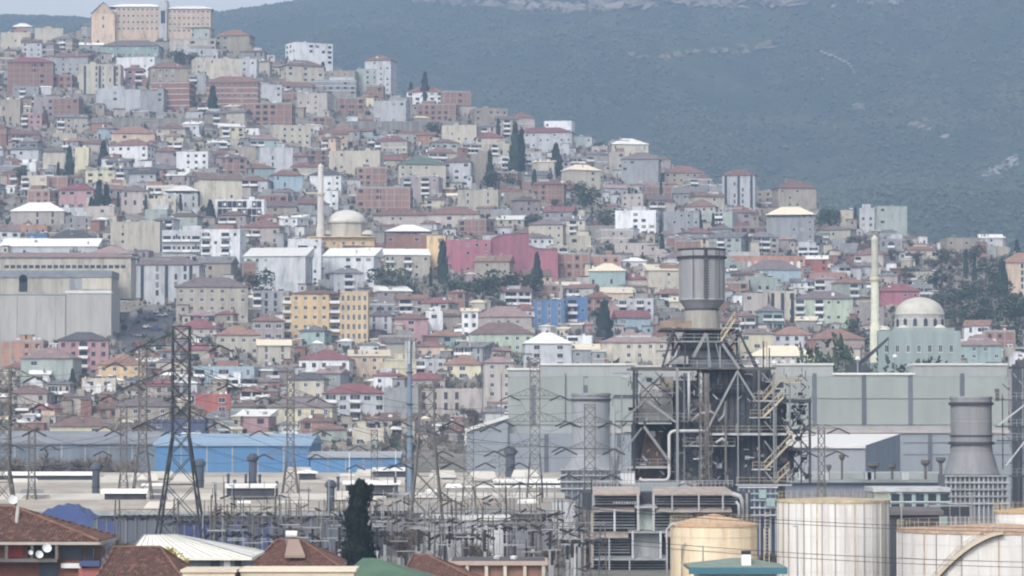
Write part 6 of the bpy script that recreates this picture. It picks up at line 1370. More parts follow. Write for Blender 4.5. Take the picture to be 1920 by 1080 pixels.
# ---- turbine air intake: stacked tiers
def intake():
    Y = 425; s = Y / F; X = lambda px: at(px, 800, Y).x; Z = lambda py: at(960, py, Y).z
    r = thing('air_intake', (X(1250), Y, 0), 'stacked tiers of the turbine air intake with beige hoods over dark louvres', 'air intake'); be = mat('intake_beige', (.33, .29, .26), .9, .25, .5, True, dirt=((.28, .15, .1), .6, .5, .5))
    mb = MB(); mb.box(X(1096), X(1410), Y + 3, Y + 14, 0, Z(925)); part('core', mb, M_DKS, r)
    def hood(a, b, t, u, mm=be, ba=0, bb=0):
        mb = MB(); P = [(X(a), Y, Z(u)), (X(b), Y, Z(u)), (X(b - bb), Y + 3.2, Z(t)), (X(a + ba), Y + 3.2, Z(t))]; mb.q(P); mb.q([(X(a), Y, Z(u) - .2), (X(b), Y, Z(u) - .2), (X(b), Y, Z(u)), (X(a), Y, Z(u))]); mb.q([(X(a), Y, Z(u) - .2), (X(a), Y + 3.2, Z(u) - .2), (X(b), Y + 3.2, Z(u) - .2), (X(b), Y, Z(u) - .2)])
        mb.q([(X(a), Y, Z(u)), P[3], (X(a), Y + 3.2, Z(u))]); mb.q([(X(b), Y, Z(u)), (X(b), Y + 3.2, Z(u)), P[2]]); part('hood', mb, mm, r)
    hood(1112, 1200, 913, 926, bb=0); hood(1224, 1380, 913, 926, bb=18); hood(1110, 1190, 950, 957); hood(1230, 1372, 950, 958); hood(1096, 1178, 996, 1006); hood(1246, 1262, 994, 1004); hood(1112, 1250, 1042, 1048, M_GAL)
    hood(1190, 1232, 946, 950, M_GAL); hood(1178, 1248, 993, 997, M_GAL)
    for (a, b, t, u) in ((1114, 1196, 928, 948), (1232, 1385, 928, 948), (1112, 1192, 960, 994), (1228, 1300, 960, 994), (1106, 1182, 1008, 1040), (1106, 1250, 1048, 1078)):
        n = max(2, int((u - t) / 5))
        for i in range(n): mb = MB(); z = Z(t + (i + .5) * (u - t) / n); mb.box(X(a), X(b), Y + 2.2, Y + 2.9, z - .09, z + .09); part('louvre', mb, M_GAL, r)
    for (px, t, u, mm, w_) in [(1112,926,950,M_GAL,.3),(1196,926,996,M_LST,.3),(1225,926,996,M_LST,.3),(1152,956,996,M_LST,.25),(1186,996,1048,M_LST,.28),(1238,996,1048,M_LST,.28),(1110,957,1078,be,.35),(1142,1006,1078,M_GAL,.2),(1260,926,960,M_GAL,.2),(1310,926,960,M_GAL,.2),(1355,926,960,M_GAL,.2),(1180,1050,1078,M_GAL,.2),(1096,956,1078,be,.3),(1400,925,975,M_GAL,.3)]:
        mb = MB(); mb.box(X(px) - w_ / 2, X(px) + w_ / 2, Y - .1, Y + .4, Z(u), Z(t)); part('post', mb, mm, r)
    for (px, a, b) in ((1185, 1, 0),): mb = MB(); mb.box(X(1198), X(1224), Y + 1.5, Y + 2, Z(994), Z(952)); part('mesh_panel', mb, MATS['wall_ggrey'], r); mb = MB(); mb.box(X(1190), X(1236), Y + 1.5, Y + 2, Z(1045), Z(1000)); part('grey_panel', mb, MATS['wall_grey'], r)
    for i in range(9): mb = MB(); x = X(1152 + i * 5); z = Z(944); mb.box(x - .12, x + .12, Y + 1.9, Y + 2.1, z - .12, z + .2); part('white_tag', mb, M_WHITE, r)
    mb = MB(); mb.tube([(X(1372), Y - 1, Z(926)), (X(1386), Y - 1, Z(930)), (X(1390), Y - 1, Z(938)), (X(1390), Y - 1, Z(972))], .3, 8); part('pipe', mb, M_LST, r, smooth=True)
    mb = MB(); mb.tube([(X(1378), Y - 1.4, Z(940)), (X(1383), Y - 1.4, Z(946)), (X(1384), Y - 1.4, Z(972))], .18, 8); part('pipe', mb, M_LST, r, smooth=True)
    rl = MB()
    for i in range(34): x = X(1112 + i * 8); rl.bar((x, Y + 3.2, Z(913)), (x, Y + 3.2, Z(902)), .07)
    for py in (902, 907): rl.bar((X(1112), Y + 3.2, Z(py)), (X(1378), Y + 3.2, Z(py)), .07)
    part('railing', rl, M_GAL, r, kind='stuff')
intake()
def skid():
    Y = 470; X = lambda px: at(px, 800, Y).x; Z = lambda py: at(960, py, Y).z; r = thing('pipe_rack', (X(1430), Y, 0), 'teal grey pipe rack and panels behind the cream tank', 'pipe rack'); rs = random.Random(8)
    mb = MB(); mb.box(X(1385), X(1455), Y + 3, Y + 6, 0, Z(918)); part('panel_wall', mb, MATS['wall_dblue'], r)
    for i in range(8): mb = MB(); x = X(1384 + i * 10); mb.box(x - .12, x + .12, Y, Y + .3, 0, Z(912)); part('post', mb, M_GAL, r)
    for py in (914, 926, 938, 952, 966): mb = MB(); mb.tube([(X(1384), Y - .3, Z(py)), (X(1458), Y - .3, Z(py))], .14, 6); part('pipe', mb, rs.choice((M_LST, MATS['wall_teal'], M_GAL)), r)
    for (a, b, t, u) in ((1422, 1436, 918, 934), (1436, 1452, 934, 950)): mb = MB(); mb.box(X(a), X(b), Y - .6, Y + .4, Z(u), Z(t)); part('panel', mb, MATS['wall_teal'], r)
skid()
# ---- tanks
M_TKW = mat('tank_white', (.61, .59, .57), .75, .12, .6, True, dirt=((.36, .28, .24), .9, .38, .10)); M_TKC = mat('tank_cream', (.64, .545, .39), .75, .12, .4, True, dirt=((.46, .25, .12), .7, .6, .12)); M_TKT = mat('tank_top_rust', (.48, .34, .22), .9, .3, .8, dirt=((.33, .12, .05), .8, .8, 1))
M_STF = mat('stiffener_grey', (.30, .28, .265), .8, .3, .6, True)
def tank(px0, px1, pt, Y, m, topm, label, cone=0, stiff=0, rail=True, lowring=True, base=0):
    s = Y / F; rad = (px1 - px0) / 2 * s; c = at((px0 + px1) / 2, pt, Y); cx = c.x; cy = Y + rad * .0; zt_ = c.z; r = thing('storage_tank', (cx, cy, base), label, 'storage tank')
    mb = MB(); mb.lathe(cx, cy, [(rad, base), (rad, zt_)], 56, 0, False); part('shell', mb, m, r, smooth=False)
    mb = MB(); mb.lathe(cx, cy, [(rad + .12, zt_ - .25), (rad + .12, zt_ + .02), (rad * .98, zt_ + .06), (.05, zt_ + .06 + cone * s)], 56); part('roof', mb, topm, r)
    nb = 5
    for i in range(1, nb): mb = MB(); z = base + (zt_ - base) * i / nb; mb.lathe(cx, cy, [(rad + .01, z - .03), (rad + .035, z - .03), (rad + .035, z + .03), (rad + .01, z + .03)], 56, 0, False); part('shell_seam', mb, m, r)
    for i in range(stiff):
        a = i / stiff * 6.283 + .07 * math.sin(i * 7); mb = MB(); mb.bar((cx + (rad + .06) * math.cos(a), cy + (rad + .06) * math.sin(a), base), (cx + (rad + .06) * math.cos(a), cy + (rad + .06) * math.sin(a), zt_ - .25), .11); part('stiffener', mb, (topm, M_STF, m, M_STF, m)[i % 5], r)
    if rail:
        rl = MB(); n = 40
        for i in range(n):
            a = i / n * 6.283; b = (i + 1) / n * 6.283; p = Vector((cx + rad * math.cos(a), cy + rad * math.sin(a), zt_)); q = Vector((cx + rad * math.cos(b), cy + rad * math.sin(b), zt_)); rl.bar(p, p + Vector((0, 0, 1.0)), .045)
            for dz in (.5, 1.0): rl.bar(p + Vector((0, 0, dz)), q + Vector((0, 0, dz)), .03)
        part('railing', rl, M_YRAIL, r, kind='stuff')
    return r, cx, cy, rad, zt_, s
r, cx, cy, rad, zt_, s_ = tank(1459, 1666, 937, 380, M_TKW, mat('tank_rim', (.45, .36, .24), .9, .35, .8, dirt=((.2, .22, .08), .9, .6, 1)), 'tall white storage tank with grey vertical streaks', stiff=44, cone=4)
r, cx, cy, rad, zt_, s_ = tank(1257, 1420, 982, 380, M_TKC, M_TKT, 'cream storage tank with rusty orange conical top', cone=18, stiff=0)
for px in (1252, 1270): 
    p = at(px, 975, 390 - 12 if px > 1260 else 392); mb = MB()
    if px == 1252: mb.tube([(cx - rad - .5, cy - 2, 0), (cx - rad - .5, cy - 2, zt_ - .6), (cx - rad + .1, cy - 2, zt_), (cx - rad + 1.2, cy - 2, zt_ + .2)], .13, 8)
    else: mb.tube([(cx - rad * .78, cy - rad * .75, 0), (cx - rad * .78, cy - rad * .75, zt_ * .66), (cx - rad * .7, cy - rad * .8, zt_ * .72)], .12, 8)
    part('pipe', mb, M_LST, r, smooth=True)
mb = MB(); mb.bar((cx + rad + .7, cy - 1, 0), (cx + rad + .7, cy - 1, zt_ - .5), .12); mb.bar((cx + rad + 1.3, cy - 1, 0), (cx + rad + 1.3, cy - 1, zt_ - .5), .12)
for i in range(22): z = i * .42; mb.bar((cx + rad + .7, cy - 1, z), (cx + rad + 1.3, cy - 1, z), .05)
part('ladder', mb, M_YRAIL, r, kind='stuff')
r, cx, cy, rad, zt_, s_ = tank(1684, 2060, 992, 360, M_TKW, mat('tank_top_mixed', (.48, .34, .24), .9, .35, .8, dirt=((.36, .15, .07), .5, .7, 1)), 'wide white storage tank with curved stair at the right edge', stiff=34, cone=10)
# curved stair up the shell
st = MB(); prev = None
for i in range(46):
    t = i / 45; a = math.radians(262 - 52 * t) if False else math.radians(236 + 26 * (1 - t) - 0) ; 
    a = math.radians(216 + 48 * t); z = zt_ * (1 - (1 - t) ** 1.6); p = Vector((cx + (rad + .45) * math.cos(a), cy + (rad + .45) * math.sin(a), z))
    if prev is not None: st.bar(prev, p, .42, 0); st.bar(prev - Vector((0, 0, .3)), p - Vector((0, 0, .3)), .16, 1); st.bar(prev + Vector((0, 0, .9)), p + Vector((0, 0, .9)), .08, 0)
    if i % 3 == 0: st.bar(p, p + Vector((0, 0, .9)), .06, 0)
    prev = p
part('spiral_stair', st, [mat('stair_beige', (.5, .42, .33), .8, .2), M_DKS], r, kind='stuff')
tank(1866, 1990, 958, 392, M_TKW, mat('tank_top_yellow', (.55, .38, .20), .9, .3, .8), 'smaller cream topped tank behind the wide white tank', cone=6, rail=True)
# ------------------------------------------------------------------ pylons and wires
def ins_mesh():
    mb = MB(); pr = []
    for i in range(9): z = -i * .24; pr += [(.06, z), (.16, z - .06), (.16, z - .12), (.06, z - .16)]
    mb.lathe(0, 0, pr[::-1], 7, 0, True); return mb.mesh('insulator', [M_INS])
INS = ins_mesh()
def insulator(parent, p, d, L_=2.2, fat=1.0):
    L_ *= .8
    o = link('insulator', INS, parent); q = Vector(d).normalized(); o.location = Vector(p) - Vector(ORG[parent.name]); o.rotation_euler = (-q).to_track_quat('Z', 'Y').to_euler(); o.scale = (fat, fat, L_ / 2.2)
    return Vector(p) + q * L_
def pylon(px, pt, Y, bw, tw, waist, arms, m, label, base=0, t=.2, gap=None, ins=True):
    """bw base width m, tw top width m, waist: height fraction where it turns straight; arms: [(py, half length m)]"""
    s = Y / F; c = at(px, pt, Y); zt_ = c.z; r = thing('power_pylon', (c.x, Y, base), label, 'pylon'); H = zt_ - base; zw = base + H * waist
    def wid(z): return (bw + (tw - bw) * (z - base) / (zw - base)) / 2 if z < zw else tw / 2
    def cor(z, i): w_ = wid(z); return Vector((c.x + (-w_ if i in (0, 3) else w_), Y + (-w_ if i < 2 else w_), z))
    for i in range(4): mb = MB(); mb.bar(cor(base - 1, i), cor(zw, i), t, 0); mb.bar(cor(zw, i), cor(zt_, i), t * .8, 0); part('leg', mb, m, r)
    zs = [base]; 
    while zs[-1] < zt_ - .5: zs.append(min(zt_, zs[-1] + max(1.3, wid(zs[-1]) * 2 * .95)))
    for z0, z1 in zip(zs, zs[1:]):
        mb = MB()
        for i in range(4):
            j = (i + 1) % 4; mb.bar(cor(z0, i), cor(z1, j), t * .5); mb.bar(cor(z0, j), cor(z1, i), t * .5); mb.bar(cor(z1, i), cor(z1, j), t * .5)
        part('bracing', mb, m, r)
    tips = []
    for (py, hl) in arms:
        z = at(px, py, Y).z
        for sd in (-1, 1):
            w_ = wid(z); tip = Vector((c.x + sd * hl, Y, z)); mb = MB(); zu = min(zt_ + .3, z + hl * .32)
            for y in (-w_, w_): mb.bar(Vector((c.x + sd * w_, Y + y, z)), tip, t * .55); mb.bar(Vector((c.x + sd * w_, Y + y, zu)), tip, t * .45)
            for k_ in range(1, 4):
                f = k_ / 4; a = Vector((c.x + sd * w_, Y - w_, z)).lerp(tip, f); b_ = Vector((c.x + sd * w_, Y - w_, zu)).lerp(tip, f); mb.bar(a, b_, t * .35); b2 = Vector((c.x + sd * w_, Y - w_, zu)).lerp(tip, f - .25); mb.bar(a, b2, t * .35)
            part('cross_arm', mb, m, r)
            if ins: a = insulator(r, tip, (-1, .3, -.5), 2.4); b_ = insulator(r, tip, (1, -.3, -.5), 2.4); tips.append((a, b_))
            else: tips.append((tip, tip))
    return r, tips, Vector((c.x, Y, zt_))
def wire(p, q, sag, label, rad=.022):
    p = Vector(p); q = Vector(q); n = 18; pts = [p.lerp(q, i / n) - Vector((0, 0, 4 * sag * (i / n) * (1 - i / n))) for i in range(n + 1)]
    mb = MB(); mb.tube(pts, rad, 4, 0, False); o = link('power_line', mb.mesh('power_line', [M_BLACK])); tag(o, label, 'power line'); return o
P1, T1, S1 = pylon(340, 612, 400, 7.2, 2.1, .56, [(648, 4.9), (720, 6.0), (793, 4.6)], M_PYL, 'biggest dark lattice pylon, with its legs spread wide, at left', t=.19)
P0, T0, S0 = pylon(6, 690, 405, 5.6, 1.8, .5, [(706, 4.0), (758, 4.8), (806, 4.0)], M_PYLG, 'pale lattice pylon half cut by the left edge', t=.2)
P2, T2, S2 = pylon(268, 640, 500, 4.6, 1.2, .5, [(680, 4.3), (742, 5.2), (808, 4.4)], M_PYLG, 'faint thin pylon just left of the biggest pylon', t=.16)
P3, T3, S3 = pylon(545, 690, 510, 4.6, 1.1, .5, [(745, 4.2), (808, 5.0), (852, 4.2)], M_PYLG, 'thin grey brown pylon in front of the blue hall', t=.17)
P4, T4, S4 = pylon(800, 722, 420, 5.6, 2.0, .72, [(790, 3.4), (868, 3.4), (938, 3.4)], M_PYLG, 'broad dark lattice pylon right of the black cypress', t=.24, ins=True)
P5, T5, S5 = pylon(879, 780, 470, 3.6, 1.4, .5, [(800, 3.2), (846, 3.8)], M_PYLG, 'faint grey pylon between the broad pylon and the slim tall one', t=.14)
P6, T6, S6 = pylon(1003, 672, 500, 3.6, 1.5, .5, [(742, 3.9), (790, 4.8), (838, 4.2)], M_PYLG, 'slim tall grey pylon in front of the grey hall wall', t=.18)
P7, T7, S7 = pylon(1106, 758, 455, 3.4, 1.5, .5, [(792, 2.8), (842, 3.4), (890, 3.0)], M_PYLG, 'thin brownish pylon in front of the left flared stack', t=.16)
P8, T8, S8 = pylon(1320, 700, 440, 2.6, 1.2, .5, [(905, 2.6), (945, 2.6)], M_PYLG, 'thin tan lattice mast standing before the boiler frame', t=.14)
M2_, TM, SM = pylon(1540, 800, 452, 2.0, .9, .6, [(803, 2.4), (846, 2.2)], M_PYLG, 'slender lattice mast right of the boiler frame', t=.12)
pylon(232, 762, 520, 3.4, 1.0, .5, [(800, 3.0), (846, 3.4)], M_PYLG, 'small faint pylon left of the two crossing left pylons', t=.12)
pylon(702, 806, 515, 3.2, 1.0, .5, [(836, 2.6), (872, 3.0)], M_PYLG, 'small faint pylon behind the black cypress top', t=.12)
pylon(942, 842, 490, 3.0, 1.0, .5, [(868, 2.6), (904, 2.8)], M_PYLG, 'small faint pylon near the squat dark vent stack', t=.12)
pylon(60, 800, 500, 3.2, 1.0, .5, [(835, 2.8), (872, 3.0)], M_PYLG, 'small faint pylon above the corner roof at left', t=.12)
names = ['biggest', 'edge', 'faint left', 'thin grey brown', 'broad', 'faint middle', 'slim tall', 'thin brownish', 'tan', 'slender']
spans = [(T0, T1, 'edge pylon to the biggest pylon'), (T2, T3, 'faint left pylon to the thin pylon'), (T4, T6, 'broad pylon to the slim tall pylon'), (T6, T7, 'slim tall pylon to the brownish pylon')]
lv = ['top left', 'top right', 'middle left', 'middle right', 'bottom left', 'bottom right']
for A, Bq, lab in spans:
    for i in range(min(len(A), len(Bq))): wire(A[i][1], Bq[i][0], 2.0, f'thin black wire from the {lab}, {lv[i]} arm')
for i, (tp, lab) in enumerate([(T1, 'biggest pylon'), (T3, 'thin grey brown pylon')]):
    for k_ in range(6): wire(tp[k_][1], tp[k_][1] + Vector((46, 90, -6 - k_)), 3.0, f'wire running right and away from the {lab}, {lv[k_]} arm')
for k_ in range(6): wire(T0[k_][0], T0[k_][0] + Vector((-45, 30, 0)), 2, f'wire leaving the left edge from the edge pylon, {lv[k_]} arm')
for k_ in range(6): wire(T2[k_][0], T2[k_][0] + Vector((-60, 10, 1)), 3, f'wire running left from the faint left pylon, {lv[k_]} arm')
for k_, (a, b_, c, d) in enumerate([(1168, 1004, 1480, 1022), (1168, 1012, 1480, 1030)]): pass
for k_, (py0, py1, nm) in enumerate([(960, 978, 'uppermost'), (966, 985, 'second'), (1018, 1042, 'third'), (1026, 1052, 'lowest')]):
    wire(at(1100, py0 - 12, 345), at(2050, py1 + 14, 335), .6, f'{nm} dark wire crossing in front of the white tanks', .03)
wire(at(270, 655, 380), at(1160, 842, 420), 3.0, 'long dark wire slanting down across the works from the biggest pylon', .03)
# ------------------------------------------------------------------ switchyard
GAN = []
def gantry(px0, px1, pt, Y, label, nb=3):
    a, b = at(px0, pt, Y), at(px1, pt, Y); r = thing('switchyard_gantry', ((a.x + b.x) / 2, Y, 0), label, 'gantry', 'lattice gantries of the switchyard'); z = a.z
    for x in (a.x, b.x):
        mb = MB(); w_ = .5
        for sx in (-1, 1):
            for sy in (-1, 1): mb.bar((x + sx * w_, Y + sy * w_, 0), (x + sx * w_ * .5, Y + sy * w_ * .5, z + 1.5), .11)
        k_ = 0; zz = 0
        while zz < z: 
            for sy in (-1, 1): mb.bar((x - w_ * .8, Y + sy * w_ * .8, zz), (x + w_ * .8, Y + sy * w_ * .8, min(z, zz + 1.1)), .06) if k_ % 2 else mb.bar((x + w_ * .8, Y + sy * w_ * .8, zz), (x - w_ * .8, Y + sy * w_ * .8, min(z, zz + 1.1)), .06)
            zz += 1.1; k_ += 1
        part('column', mb, M_PYLG, r)
    mb = MB()
    for dz in (0, -.8):
        for sy in (-.4, .4): mb.bar((a.x, Y + sy, z + dz), (b.x, Y + sy, z + dz), .1)
    n = int((b.x - a.x) / .9)
    for i in range(n): x = a.x + (b.x - a.x) * i / n; x2 = a.x + (b.x - a.x) * (i + 1) / n; mb.bar((x, Y - .4, z if i % 2 else z - .8), (x2, Y - .4, z - .8 if i % 2 else z), .06)
    part('beam', mb, M_PYLG, r)
    for i in range(nb):
        x = a.x + (b.x - a.x) * (i + .5) / nb; insulator(r, (x, Y - .4, z - .8), (.9, -.4, -.35), 2.0, 1.3); insulator(r, (x - .5, Y - .4, z - .8), (-.9, .3, -.45), 1.9, 1.3)
gl = [(400, 520, 950, 418), (430, 560, 968, 405), (540, 640, 958, 425), (690, 770, 948, 430), (740, 860, 962, 410), (850, 960, 955, 428), (900, 1010, 972, 400), (960, 1050, 958, 432), (1000, 1100, 980, 405), (700, 800, 985, 395), (400, 470, 985, 400), (820, 920, 990, 390), (1040, 1130, 1000, 398), (330, 410, 965, 430), (480, 600, 990, 392), (220, 330, 955, 432)]
gt = ['first from the left behind the white metal roof', 'left of the solar heater roof', 'behind the solar heater', 'left of the black cypress foot', 'right of the black cypress top', 'under the broad pylon', 'right of the broad pylon', 'in front of the slim tall pylon', 'right of the slim tall pylon', 'beside the pale ribbed cabin', 'low one behind the green roof', 'low one near the ribbed white roof', 'low one above the red brown long building', 'next to the air intake', 'between the biggest pylon legs', 'low one behind the red tiled roofs']
gt = [('gantry frame with dark insulators, ' + t) for t in gt]
for (a, b, t, Y), lab in zip(gl, gt): gantry(a, b, t, Y, lab, R.choice((3, 4)))
# bus supports: porcelain posts carrying bars
bsm = None
def bus_support(x, Y, h, label):
    global bsm
    if bsm is None:
        mb = MB(); mb.box(-.18, .18, -.18, .18, 0, .62, 0); p1 = mb.mesh('pedestal', [M_GAL])
        mb = MB(); pr = [(.07, .62)]
        for i in range(7): z = .63 + i * .05; pr += [(.07, z), (.13, z + .015), (.13, z + .03), (.07, z + .045)]
        mb.lathe(0, 0, pr, 8); p2 = mb.mesh('porcelain', [M_INS]); mb = MB(); mb.box(-.55, .55, -.03, .03, .99, 1.01); p3 = mb.mesh('bus_bar', [M_GAL]); bsm = (p1, p2, p3)
    o = thing('bus_support', (x, Y, 0), label, 'insulator post', 'insulator posts standing in the switchyard')
    for n_, m_, sc in (('pedestal', bsm[0], (1, 1, h)), ('porcelain', bsm[1], (1.6, 1.6, h)), ('bus_bar', bsm[2], (2.0, 2, h))): c = link(n_, m_, o); c.scale = sc
ORD = ['first', 'second', 'third', 'fourth', 'fifth', 'sixth', 'seventh', 'eighth', 'ninth', 'tenth', 'eleventh', 'twelfth', 'thirteenth', 'fourteenth', 'fifteenth', 'sixteenth', 'seventeenth', 'eighteenth']
for i in range(54):
    px = 395 + (i % 18) * 40 + R.uniform(-12, 12); row = i // 18; Y = 376 + row * 13 + R.uniform(-3, 3); p = at(px, 1000, Y)
    h = R.uniform(4.2, 7.5); bus_support(p.x, Y, h, f"insulator post with bar, {ORD[i % 18]} from the left in the {['front', 'middle', 'back'][row]} row of the switchyard")
# dense fine busbars, droppers and fences of the yard
rs = random.Random(12); cl = MB()
for _ in range(620):
    px = rs.uniform(380, 1110); Y = rs.uniform(372, 440); z0 = rs.uniform(0, 7.5) if rs.random() < .6 else rs.uniform(6, 10); p = at(px, 1000, Y); p.z = z0; k_ = rs.random()
    if k_ < .45: cl.bar(p, p + Vector((0, 0, rs.uniform(1, 4))), rs.uniform(.05, .14), rs.choice((0, 0, 1, 2)))
    elif k_ < .7: cl.bar(p, p + Vector((rs.uniform(1, 4), 0, 0)), rs.uniform(.05, .1), rs.choice((0, 1, 1)))
    elif k_ < .88: cl.bar(p, p + Vector((rs.uniform(.7, 1.3), rs.uniform(-.5, .5), rs.choice((-.35, .4, .5)))), rs.uniform(.14, .24), 2)
    else: cl.bar(p, p + Vector((rs.uniform(-2, 2), 1, rs.uniform(1, 3))), .05, 2)
o = link('switchgear_clutter', cl.mesh('switchgear_clutter', [M_PYLG, M_GAL, M_INS])); tag(o, 'dense thin busbars and droppers filling the switchyard', 'switchgear', kind='stuff')
for i, (px, pt, Y, mm) in enumerate([(405, 905, 425, 0), (435, 910, 440, 0), (1078, 1002, 398, 1), (747, 925, 425, 0), (855, 912, 430, 0), (915, 916, 432, 0), (960, 920, 430, 0), (1040, 912, 436, 0), (655, 846, 520, 1), (742, 842, 520, 1), (1495, 987, 362, 0), (1690, 925, 372, 0), (1822, 925, 372, 0), (1318, 1025, 330, 0)]):
    p = at(px, pt, Y); r = thing('lamp_post', (p.x, Y, 0), f"slim {'white' if mm else 'grey'} post, {['behind the white metal roof','right of the biggest pylon foot','right of the dark lower cabin','left of the broad pylon','left of the faint middle pylon','right of the faint middle pylon','left of the slim tall pylon','right of the slim tall pylon','in front of the low blue hall, left','in front of the low blue hall, right','in front of the tall white tank','left of the wide white tank','behind the wide white tank','in front of the cream tank'][i]}", 'post')
    mb = MB(); mb.tube([(p.x, Y, 0), (p.x, Y, p.z)], [.12, .07], 7); part('pole', mb, M_WHITE if mm else M_GAL, r); mb = MB(); mb.box(p.x - .5, p.x + .1, Y - .1, Y + .1, p.z - .05, p.z + .08); part('lamp_head', mb, M_GAL, r)
# crane boom and lamps before the mosque
p = at(1612, 690, 800); r = thing('crane', (p.x, 800, 0), 'dark crane boom slanting up in front of the mosque wall', 'crane'); mb = MB(); a_, b_ = at(1610, 684, 800), at(1666, 634, 800)
for o_ in ((0, 0, .5), (0, 0, -.5), (0, .8, 0)): mb.bar(a_ + Vector(o_), b_ + Vector(o_) * .3, .35)
for i in range(12): mb.bar(a_.lerp(b_, i / 12) + Vector((0, 0, .5)), a_.lerp(b_, (i + 1) / 12) + Vector((0, 0, -.5)), .15)
part('boom', mb, M_DKS, r); mb = MB(); mb.box(a_.x - 3, a_.x + 2, 799, 802, 0, a_.z); part('crane_body', mb, M_DKS, r); mb = MB(); mb.bar(b_, b_ - Vector((0, 0, 4)), .1); part('hoist_rope', mb, M_DKS, r)
for px, pt, nm in ((1608, 672, 'left'), (1678, 668, 'right')):
    p = at(px, pt, 795); r = thing('lamp_post', (p.x, 795, 0), f'{nm} white topped lamp post behind the great grey hall roof', 'post'); mb = MB(); mb.tube([(p.x, 795, 0), p], .14, 6); part('pole', mb, M_GAL, r); mb = MB(); mb.lathe(p.x, 795, [(.1, p.z - .6), (.6, p.z - .3), (.6, p.z + .2), (.1, p.z + .5)], 10); part('lamp_head', mb, M_WHITE, r)
for i, (px, pt) in enumerate([(1548, 640), (1575, 632), (1600, 648), (1640, 655), (1665, 650), (1700, 652), (1530, 655)]):
    p = at(px, pt, 812 + i * 3); z0 = zt(p.x, 812 + i * 3); tree('bare' if i % 3 else 'evg', p.x, 812 + i * 3, (p.z - z0), 1.0 if i % 3 else .45, f"{'leafless' if i % 3 else 'grey green'} tree above the hall roof edge before the mosque, {['by the orange roofs', 'second', 'third', 'under the crane boom', 'right of the crane', 'by the mosque middle', 'leftmost'][i]}", z=z0)
for i, (px, pb, hh) in enumerate([(1655, 700, 26), (1690, 700, 22), (1722, 702, 26), (1752, 700, 20), (1776, 700, 24), (1632, 700, 30)]):
    Yq = 872 + i * 2; p = at(px, pb, Yq); z0 = zt(p.x, Yq); tree('bare' if i % 2 else 'evg', p.x, Yq, at(px, pb - hh, Yq).z - z0, .8, f"{'leafless' if i % 2 else 'dark'} tree, {['first', 'second', 'third', 'fourth', 'fifth', 'nearest the minaret'][i]} along the foot of the domed mosque wall", z=z0)
# ------------------------------------------------------------------ near roofs
TM_ = [mat('tile_red', (.125, .064, .05), .85, .35, 1.5, rnd=.05), mat('tile_brown', (.09, .052, .044), .85, .35, 1.5, rnd=.05), mat('tile_orange', (.17, .095, .07), .85, .35, 1.5, rnd=.05)]
def tile_face(mb, quad, rs, bias):
    """quad: eave left, eave right, top right, top left"""
    A, Bq, C, D = [Vector(p) for p in quad]; eave = (Bq - A); n_ = eave.cross(D - A).normalized(); L_ = ((D - A) - eave.normalized() * (D - A).dot(eave.normalized())); up = L_.normalized(); Ls = L_.length; e = eave.normalized()
    rows = max(1, int(Ls / .36))
    for i in range(rows):
        t = i / rows; a = A.lerp(D, t); b = Bq.lerp(C, t); w_ = (b - a).length; k_ = max(1, int(w_ / .26))
        for j in range(k_):
            p = a + e * (w_ * (j + .5) / k_); h = up * (Ls / rows * 1.08); s_ = e * (w_ / k_ * .5); li = n_ * .05; m = 0 if rs.random() < .5 else bias
            if rs.random() < .12: m = 2
            lift = n_ * rs.uniform(0, .03)
            c0 = p + lift
            mb.q([c0 - s_, c0 + n_ * .07 , c0 + h + n_ * .03, c0 - s_ + h - li * .4], m); mb.q([c0 + n_ * .07, c0 + s_, c0 + s_ + h - li * .4, c0 + h + n_ * .03], m); mb.q([c0 - s_, c0 + s_, c0 + n_ * .07], m)
